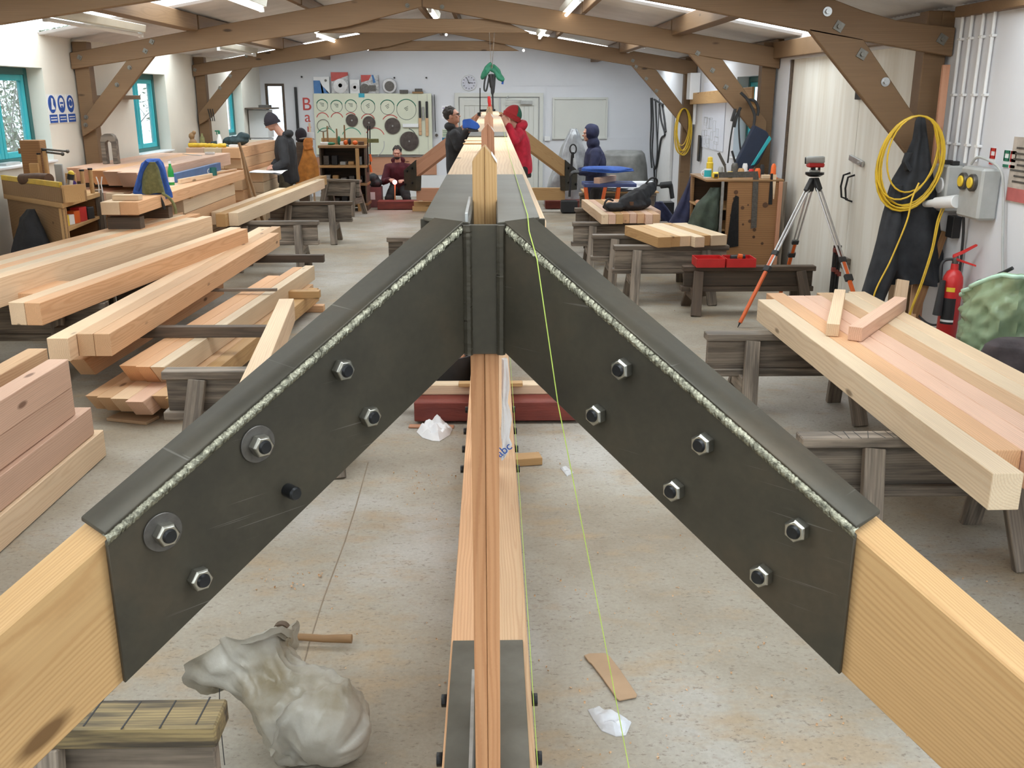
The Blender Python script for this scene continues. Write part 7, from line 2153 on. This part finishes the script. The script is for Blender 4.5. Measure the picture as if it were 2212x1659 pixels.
# blue plane body on the chord, pale stickers
q = [at(u, v, Y=7.15) for u, v in ((999, 259), (1016, 257), (1032, 267), (1037, 275), (1030, 281), (1012, 277), (999, 278))]
t = T1(MB().prism(q, (0, .16, 0)).build('blue_tool_case', M['blue'], bevel=.006), 'blue plastic tool case standing on the window side chord', 'tool case')
MB().prism([at(u, v, Y=7.16) for u, v in ((1010, 277), (1031, 280), (1034, 284), (1012, 284.5))], (0, .12, 0)).build('black_foot', M['black'], t, bevel=.003)
for i, (u, v) in enumerate(((1020, 303), (1018, 310))):
    p = at(u, v, Z=1.80); T1(timber('thin_shim', (p.x - .045, p.y, 1.800), (p.x + .06, p.y, 1.800), .05, .006, M['fir_gold' if i else 'fir_pale']), '%s thin wooden shim lying across the window side chord' % ('nearer' if i else 'farther'), 'shim', 'shims on the chord')

# ================================================================ door side, far half
# tarpaulin shapes
M['silver'] = plain('silver_tarpaulin', (0.42, 0.43, 0.45), .28, .2, .25, 5, .4, bscale=8)
M['greytarp'] = plain('grey_tarpaulin', (0.27, 0.27, 0.26), .5, 0, .2, 5, .4, bscale=7)
T1(cloth('silver_tarpaulin', [(278, 1232, 1246), (290, 1226, 1252), (320, 1212, 1262), (350, 1202, 1270), (385, 1186, 1275), (440, 1172, 1282)], 18.9, [.15, .3, .45, .6, .7, .8], M['silver'], None, 6, .035, 3), 'silver tarpaulin draped over a tall machine behind the man in the navy hood', 'tarpaulin')
T1(cloth('grey_tarpaulin', [(325, 1312, 1386), (332, 1296, 1392), (355, 1292, 1396), (390, 1288, 1399), (437, 1285, 1402)], 19.5, [.4, .7, .8, .9, .95], M['greytarp'], None, 6, .03, 9), 'grey tarpaulin draped over a low machine in the far corner', 'tarpaulin')
t = empty('pallet_truck', tuple(at(1232, 415, Y=17.6)), 'black pallet truck handle standing before the silver tarpaulin', 'pallet truck')
MB().cyl(at(1236, 335, Y=17.6), at(1230, 425, Y=17.6), .022).build('shaft', M['black'], t)
MB().tube([at(1238 + 7 * math.cos(a), 322 + 10 * math.sin(a), Y=17.6) for a in [2 * math.pi * i / 20 for i in range(21)]], .012, 8).build('handle_loop', M['black'], t)
MB().box(at(1237, 335, Y=17.6), (.05, .03, .10)).build('lever_block', M['black'], t)
bz_ = at(1230, 425, Y=17.6)
MB().box((bz_.x, 17.65, .12), (.30, .2, .22)).build('pump', M['black'], t, bevel=.02)
# work stand: orange legs and blue top
wy = 13.9
z_t = 0.86
p0, p1 = at(1253, 372, Y=wy), at(1372, 376, Y=wy)
t = empty('work_stand', ((p0.x + p1.x) / 2, wy, 0), 'folding work stand with blue top and orange legs', 'work stand')
MB().box(((p0.x + p1.x) / 2 + .02, wy, z_t - .02), (p1.x - p0.x - .05, .45, .05)).build('top', plain('slate_blue_top', (.06, .09, .25), .6), t, bevel=.006)
T1(cloth('blue_cover', [(360, 1262, 1345), (364, 1256, 1366), (370, 1255, 1370)], wy, [.30, .40, .42], M['blue'], None, 6, .012, 3), 'crumpled blue cloth lying over the work stand', 'cloth')
for (a, b) in (((p0.x + .06, wy - .2), (p0.x + .17, wy - .27)), ((p0.x + .34, wy - .2), (p0.x + .18, wy - .30)), ((p1.x - .25, wy - .2), (p1.x - .32, wy - .27)), ((p0.x + .10, wy + .2), (p0.x + .22, wy + .27)), ((p1.x - .20, wy + .2), (p1.x - .30, wy + .27))):
    MB().bar((a[0], a[1], z_t - .04), (b[0], b[1], 0.0), .05, .025, up=(0, 1, 0)).build('leg', M['orange'], t, bevel=.004)
a, b = at(1288, 372, Y=wy - .12), at(1326, 352, Y=wy + .25)
T1(timber('short_timber', (a.x, wy - .2, z_t + .085), (b.x, wy + .25, z_t + .085), .09, .09, M['fir_pink'], top=True), 'short pink timber lying on the blue work stand', 'timber')
# table with papers
trestle(1.35, 2.55, 15.2, .60, 'grey trestle carrying the heap of white drawings', leg_in=.3)
T1(timber('table_board', (1.40, 15.2, .625), (2.55, 15.2, .625), .55, .022, M['fir_gold']), 'board table top under the heap of white drawings', 'board')
t = empty('drawings', (2.0, 15.2, .65), 'untidy heap of white drawing papers on the far trestle table', 'papers')
rnd = random.Random(9)
for i in range(6):
    cx, cy, rz = rnd.uniform(1.75, 2.2), rnd.uniform(15.1, 15.3), rnd.uniform(-.4, .4)
    mm = Matrix.Rotation(rz, 3, 'Z')
    MB().quadgrid(lambda u, v: Vector((cx, cy, .637 + i * .012)) + mm @ Vector(((u - .5) * .6, (v - .5) * .42, .008 * math.sin(u * 6 + i) * v)), 10, 4).build('sheet', M['paper'], t, smooth=60)
T1(MB().cyl((1.7, 15.05, .75), (2.5, 15.3, .73), .035, n=16).build('paper_roll', M['paper']), 'rolled white drawing on top of the paper heap', 'roll')
o = fuse(MB().cyl((2.62, 15.25, .70), (2.80, 15.25, .72), .05).cyl((2.78, 15.25, .72), (2.82, 15.25, .50), .035).tube([(2.48, 15.25, .71), (2.62, 15.25, .70)], .018), 'heat_gun', M['black'], None, .01, 2); T1(o, 'black heat gun hanging at the end of the trestle table', 'heat gun')
T1(bx('power_unit', (2.75, 15.35, .22), (.2, .25, .44), 'bolt'), 'dark power unit on the floor below the heat gun', 'power unit')
# black cordless bag on the short boards
bpz = .692
k = MB()
limb(k, [(1.62, 11.95, bpz + .08), (1.80, 12.10, bpz + .13), (2.0, 12.35, bpz + .24)], [.09, .12, .075])
k.ball((1.50, 11.9, bpz + .05), (.15, .10, .055), 16, 10); k.ball((1.72, 12.0, bpz + .06), (.18, .12, .065), 16, 10); k.ball((1.86, 12.15, bpz + .08), (.12, .12, .085), 14, 10)
t = fuse(k, 'tool_holdall', M['jacket_black'], None, .012, 3, .014, 9); T1(t, 'black tool bag with a curled handle lying on the short board pack', 'bag')
MB().tube(spline([(1.92, 12.3, bpz + .28), (2.0, 12.3, bpz + .36), (2.08, 12.35, bpz + .33), (2.06, 12.35, bpz + .22)], 6), .012, 8).build('handle', M['black'], t)
MB().tube(spline([(1.40, 11.82, bpz + .02), (1.36, 11.78, bpz + .09), (1.40, 11.8, bpz + .15), (1.47, 11.85, bpz + .13)], 6), .012, 8).build('strap', M['black'], t)
MB().box((1.70, 11.885, bpz + .09), (.05, .01, .045)).build('badge', M['leather'], t)
# knotty tool cabinet
cx0, cx1, cy0, cy1, cz = 2.56, 3.16, 10.62, 11.15, 1.15
t = empty('tool_cabinet', ((cx0 + cx1) / 2, (cy0 + cy1) / 2, 0), 'knotty board tool cabinet with saws and squares hung on its face', 'cabinet')
MB().box(((cx0 + cx1) / 2, cy0, cz / 2), (cx1 - cx0, .03, cz)).build('face_board', M['knotty'], t, bevel=.004)
bx('top_board', ((cx0 + cx1) / 2 - .12, (cy0 + cy1) / 2 + .15, cz + .012), (cx1 - cx0 + .25, cy1 - cy0 + .35, .024), 'brown_ply', t)
bx('side_panel', (cx1 - .02, (cy0 + cy1) / 2, cz / 2), (.03, cy1 - cy0, cz), 'brown_ply', t)
for z in (.85, .62, .3): bx('shelf', ((cx0 + cx1) / 2 - .13, (cy0 + cy1) / 2 + .18, z), (cx1 - cx0 + .22, cy1 - cy0 + .28, .022), 'fir_gold', t)
bx('corner_board', (cx0 - .22, cy1 + .28, cz / 2), (.03, .10, cz), 'brown_ply', t)
timber('edge_strip', (cx1 - .03, cy0 - .03, .02), (cx1 - .03, cy0 - .03, cz + .0), .04, .03, M['fir_rose'], t)
timber('edge_strip', (cx1 + .015, cy0 - .01, .0), (cx1 + .015, cy0 - .01, cz), .05, .03, M['grey_wood'], t)
rnd = random.Random(12)
for kx, kz, kr in [(.42, .90, .03), (.10, .93, .014)] + [(rnd.uniform(.05, .5), rnd.uniform(.1, 1.05), rnd.uniform(.010, .024)) for _ in range(16)]:
    MB().cyl((cx0 + kx, cy0 - .0148, kz), (cx0 + kx, cy0 - .0165, kz), kr, n=14).build('knot', M['leather'], t)
bx('rear_board', ((cx0 + cx1) / 2 - .13, cy1 + .33, cz / 2), (cx1 - cx0 + .20, .02, cz), 'dark_wood', t)
fy2 = cy0 - .024
def onface(name, pts, mat, lab, cat, th=.006, grp='tools hung on the cabinet'):
    q = [at(u, v, Y=fy2) for u, v in pts]
    return T1(MB().prism(q, (0, th, 0)).build(name, M[mat], smooth=0, bevel=0), lab, cat, grp)
onface('hand_saw', [(1589, 422), (1596, 425), (1595, 532), (1569, 536), (1582, 440)], 'bolt', 'dark tapered saw blade hanging on the cabinet face', 'saw')
onface('steel_square', [(1552, 372), (1637, 370), (1639, 382), (1634, 492), (1622, 494), (1627, 383), (1553, 384)], 'washer', 'large steel framing square hooked over the cabinet top', 'square')
onface('steel_ruler', [(1559, 392), (1565, 392), (1557, 522), (1551, 520)], 'zinc', 'pale steel ruler hanging at the edge of the cabinet face', 'ruler')
onface('dark_file', [(1665, 375), (1670, 375), (1668, 442), (1660, 442)], 'bolt', 'short dark iron bar hanging near the cabinet edge', 'bar')
onface('marking_gauge', [(1669, 377), (1678, 377), (1672, 430), (1670, 430)], 'fir_pale', 'pale wooden wedge hanging at the cabinet edge', 'wedge')
# on the cabinet
cz2 = cz + .024
def rp(u, Y): return at(u, 380, Y=Y).x
mug((rp(1528, 10.85), 10.85, cz2), 'white', 'white mug with a teal printed band on the tool cabinet', side=-1, band='teal')
lathe_thing('spray_can', (rp(1532, 11.15), 11.15, cz2), [(0, 0), (.038, 0), (.038, .14), (.03, .15), (.028, .20), (0, .21)], 'yellow_sleeve', 'yellow-banded flask with a steel cap behind the white mug', 'flask')
for i, (u, Y) in enumerate(((1546, 10.75), (1577, 10.8))):
    o = T1(bx('tape_measure', (rp(u, Y), Y, cz2 + .035), (.075, .04, .07), 'yellow_sleeve', None, .014), 'yellow and black tape measure on the cabinet, %s' % ('beside the mug' if i == 0 else 'beside the pliers'), 'tape measure', 'tape measures on the cabinet')
    bx('black_face', (rp(u, Y), Y - .021, cz2 + .03), (.04, .004, .035), 'black', o, .001)
for i, (u, Y, r, h_, m_, lb) in enumerate(((1556, 11.1, .03, .10, 'grey_plastic', 'grey jar between the two tape measures'), (1586, 11.1, .04, .14, 'washer', 'grey jar of pencils on the cabinet'), (1600, 10.85, .035, .10, 'fir_gold', 'small wooden pot on the cabinet'), (1608, 11.05, .03, .14, 'white', 'slim white tube on the cabinet'), (1622, 10.9, .03, .09, 'red', 'red pot at the middle of the cabinet top'), (1636, 10.85, .032, .10, 'orange', 'orange wooden knob on the cabinet'), (1645, 11.0, .025, .13, 'black', 'black bottle on the cabinet near the orange cone'))):
    lathe_thing('small_jar', (rp(u, Y), Y, cz2), [(0, 0), (r, 0), (r, h_ * .8), (r * .7, h_), (0, h_)], m_, lb, 'jar', 'pots and jars on the cabinet', 16)
T1(MB().lathe([(0, 0), (.05, 0), (.05, .012), (.032, .014), (.026, .13), (.012, .16), (0, .16)], (rp(1671, 10.7), 10.72, cz2), (0, 0, 1), 18).build('orange_cone', M['orange']), 'orange tapered cone at the wall end of the cabinet top', 'cone')
T1(bx('pale_block', (rp(1655, 10.7), 10.72, cz2 + .02), (.09, .06, .04), 'fir_pale'), 'pale wooden block on the cabinet beside the orange cone', 'block')
t = empty('pliers', (rp(1564, 11.0), 11.0, cz2), 'open pliers standing in the jar on the cabinet', 'pliers')
MB().bar(at(1552, 330, Y=11.0), at(1566, 358, Y=11.0), .02, .03).build('handle', M['washer'], t); MB().bar(at(1581, 326, Y=11.0), at(1588, 350, Y=11.0), .015, .022).build('handle', M['black'], t)
k = MB().bar(at(1566, 358, Y=11.0), (at(1568, 375, Y=11.0).x, 11.0, cz2), .02, .02); k.build('jaw', M['washer'], t)
T1(MB().cyl((rp(1510, 11.0), 11.05, .88), (rp(1535, 10.9), 10.95, .885), .032, n=14).build('mallet', M['fir_rose']), 'round wooden mallet lying on the open side shelf of the cabinet', 'handle')
T1(bx('blue_packet', (rp(1540, 10.9), 10.9, .64), (.1, .1, .02), 'cyan'), 'pale blue packet on the lower side shelf of the cabinet', 'packet')
# bag with teal edge and straps on the brace
q = [at(u, v, Y=11.25) for u, v in ((1630, 270), (1657, 284), (1666, 300), (1640, 352), (1622, 368), (1583, 366))]
t = T1(MB().prism(q, (0, .10, 0)).build('shoulder_case', plain('navy_case_cloth', (.02, .03, .06), .8), bevel=.012), 'dark navy case with a teal edge leaning above the cabinet', 'case')
MB().prism([at(u, v, Y=11.24) for u, v in ((1662, 293), (1667, 300), (1630, 356), (1622, 358))], (0, .012, 0)).build('teal_edge', M['teal'], t, bevel=.003)
t = empty('tool_belt', tuple(at(1612, 225, Y=11.3)), 'dark tangle of straps slung over the truss brace above the cabinet', 'straps')
for i, q in enumerate(([(1600, 200), (1612, 212), (1622, 228), (1630, 250), (1628, 272)], [(1590, 235), (1585, 260), (1578, 300), (1572, 352)], [(1598, 232), (1596, 270), (1598, 310), (1604, 352)], [(1588, 235), (1582, 255), (1580, 262)], [(1600, 232), (1592, 250), (1586, 275)], [(1612, 215), (1630, 218), (1638, 235), (1636, 250)])):
    MB().tube(spline([at(u, v, Y=11.33 + .01 * i) for u, v in q], 6), .010 if i in (1, 2) else .016, 6).build('strap', M['rubber'], t)
T1(timber('wooden_pointer', at(1617, 214, Y=11.44), at(1635, 232, Y=11.44), .04, .05, M['fir_gold']), 'small wooden plane hung on the truss brace among the straps', 'plane')
# coats beside the cabinet
T1(cloth('hanging_coat', [(380, 1492, 1502), (400, 1484, 1502), (430, 1470, 1500), (460, 1455, 1500), (490, 1438, 1500), (505, 1432, 1500)], 11.55, [.06, .12, .18, .22, .26, .28], M['navy'], None, 5, .02, 2), 'navy coat hanging at the open side of the cabinet', 'coat')
T1(cloth('green_coat', [(405, 1535, 1556), (420, 1525, 1556), (440, 1506, 1554), (465, 1494, 1552), (490, 1484, 1552), (505, 1486, 1548)], 10.9, [.08, .14, .2, .24, .26, .24], M['green_cloth'], None, 5, .02, 7, yoff=[-.25] * 6), 'dark green coat hanging in front of the cabinet side', 'coat')
T1(cloth('blue_jeans', [(436, 1415, 1432), (446, 1412, 1440), (465, 1420, 1455), (478, 1430, 1462), (530, 1430, 1465)], 13.6, [.12, .16, .18, .2, .2], M['navy'], None, 4, .02, 5), 'navy cloth slumped behind the short board pack', 'cloth')
# site drawings on the wall
t = T1(MB().box((XR - .006, 14.75, 1.75), (.008, 1.5, .95)).build('site_drawing', plain('drawing_paper', (.72, .75, .84), .5, 0, .04, 3), smooth=0), 'large pale site drawing pinned to the wall beside the far post', 'drawing')
rnd = random.Random(3)
for i in range(16):
    y, z = 14.1 + rnd.random() * 1.3, 1.33 + rnd.random() * .35
    w, h_ = rnd.uniform(.08, .25), rnd.uniform(.06, .16)
    k = MB()
    for dy, dz, ww, hh in ((0, h_ / 2, w, .004), (0, -h_ / 2, w, .004), (w / 2, 0, .004, h_), (-w / 2, 0, .004, h_)): k.box((XR - .0115, y + dy, z + dz), (.002, ww, hh))
    k.build('drawn_outline', M['grey_plastic'], t, smooth=0)
T1(timber('wall_plank', (XR - .10, 12.2, 2.06), (XR - .10, 16.0, 1.99), .03, .17, M['fir_gold']), 'pale plank fixed along the wall between the truss posts', 'plank')
T1(bx('fuse_box', (XR - .09, 15.9, 2.18), (.16, .26, .40), 'white'), 'white fuse box on the wall beside the far truss post', 'fuse box')
for i, y in enumerate((15.85, 15.95)): T1(MB().cyl((XR - .05, y, 1.6), (XR - .05, y, 1.98), .012).build('conduit_pipe', M['white']), '%s short white conduit below the fuse box' % ('nearer' if i == 0 else 'farther'), 'conduit', 'conduits at the fuse box')
T1(MB().prism([(XR - .03, 15.4, 1.05), (XR - .03, 15.55, 1.05), (XR - .03, 15.55, 1.45), (XR - .03, 15.4, 1.45)], (-.02, 0, 0)).build('hand_saw', M['bolt'], bevel=.01), 'dark saw frame hanging on the wall below the yellow cable hank', 'saw')
# harness straps on the far right door
t = empty('harness', (XR - .1, 18.2, 1.3), 'black webbing harness straps hanging on the white door leaf', 'harness')
for q in ([(1406, 212), (1407, 260), (1405, 320), (1408, 362)], [(1409, 212), (1411, 270), (1409, 330), (1414, 364)], [(1416, 215), (1418, 270), (1420, 320), (1418, 355), (1414, 366)], [(1424, 225), (1428, 260), (1436, 290), (1428, 300), (1422, 340), (1418, 362)], [(1430, 228), (1434, 250), (1438, 285)], [(1413, 362), (1414, 400)], [(1413, 215), (1420, 219), (1432, 226)]):
    pts = spline([at(u, v, X=XR - .075) for u, v in q], 6)
    MB().tube(pts, .018, 6).build('strap', M['rubber'], t)
# open red tool case on the low trestle
t = empty('tool_case', (2.25, 9.33, .452), 'open red plastic tool case on the low dark trestle', 'tool case')
def tray(c, sx_, sy_, h_, nm, rot):
    k = MB()
    th = .006
    for dx, dy, w, d in ((0, sy_ / 2, sx_, th), (0, -sy_ / 2, sx_, th), (sx_ / 2, 0, th, sy_), (-sx_ / 2, 0, th, sy_)): k.box((c[0] + dx, c[1] + dy, c[2] + h_ / 2), (w, d, h_))
    k.box((c[0], c[1], c[2] + .004), (sx_, sy_, .008))
    return k.build(nm, M['red'], t, bevel=.002)
tray((2.105, 9.33, .455), .27, .24, .085, 'lid', 0)
tray((2.40, 9.33, .455), .28, .24, .085, 'case_body', 0)
MB().cyl((2.32, 9.33, .53), (2.46, 9.33, .535), .028).build('drill', M['black'], t)
MB().cyl((2.42, 9.28, .55), (2.38, 9.28, .555), .024).build('drill_chuck', M['orange'], t)
# concertina of clamps at the door
t = empty('sash_clamps', (3.12, 8.75, 0), 'bundle of dark red sash clamps standing by the white doors', 'clamps')
for i, u in enumerate((1797, 1803, 1809)):
    x = at(u, 600, Y=8.85).x
    MB().box((x, 8.85, .36), (.016, .03, .72)).build('bar', M['bolt'], t)
    for z in (.68, .5, .22): MB().box((x, 8.83, z - .02 * i), (.03, .05, .04)).build('jaw', M['red_sleeper'], t, bevel=.003)
k = MB().cyl((1.66, 16.9, .05), (1.66, 17.0, .05), .05)
# tin and wood scraps seen through under the bracket
t = empty('scrap_bucket', (-.36, 7.0, 0), 'black rubber bucket of wood scraps behind the red sleeper', 'bucket')
MB().lathe([(0, 0), (.22, 0), (.27, .26), (.255, .26), (.21, .02), (0, .02)], (-.38, 6.85, 0), (0, 0, 1), 28).build('tub', M['rubber'], t)
for i in range(7):
    a = i * .9
    T1(timber('wood_scrap', (-.38 + .10 * math.cos(a), 6.85 + .10 * math.sin(a), .05), (-.38 + .20 * math.cos(a + .3), 6.85 + .19 * math.sin(a + .3), .32 + .02 * (i % 3)), .06, .02, M['fir_pale' if i % 2 else 'fir_rose']), 'wood scrap sticking out of the black bucket, %s round the rim' % ORD[i], 'wood scrap', 'scraps in the black bucket')
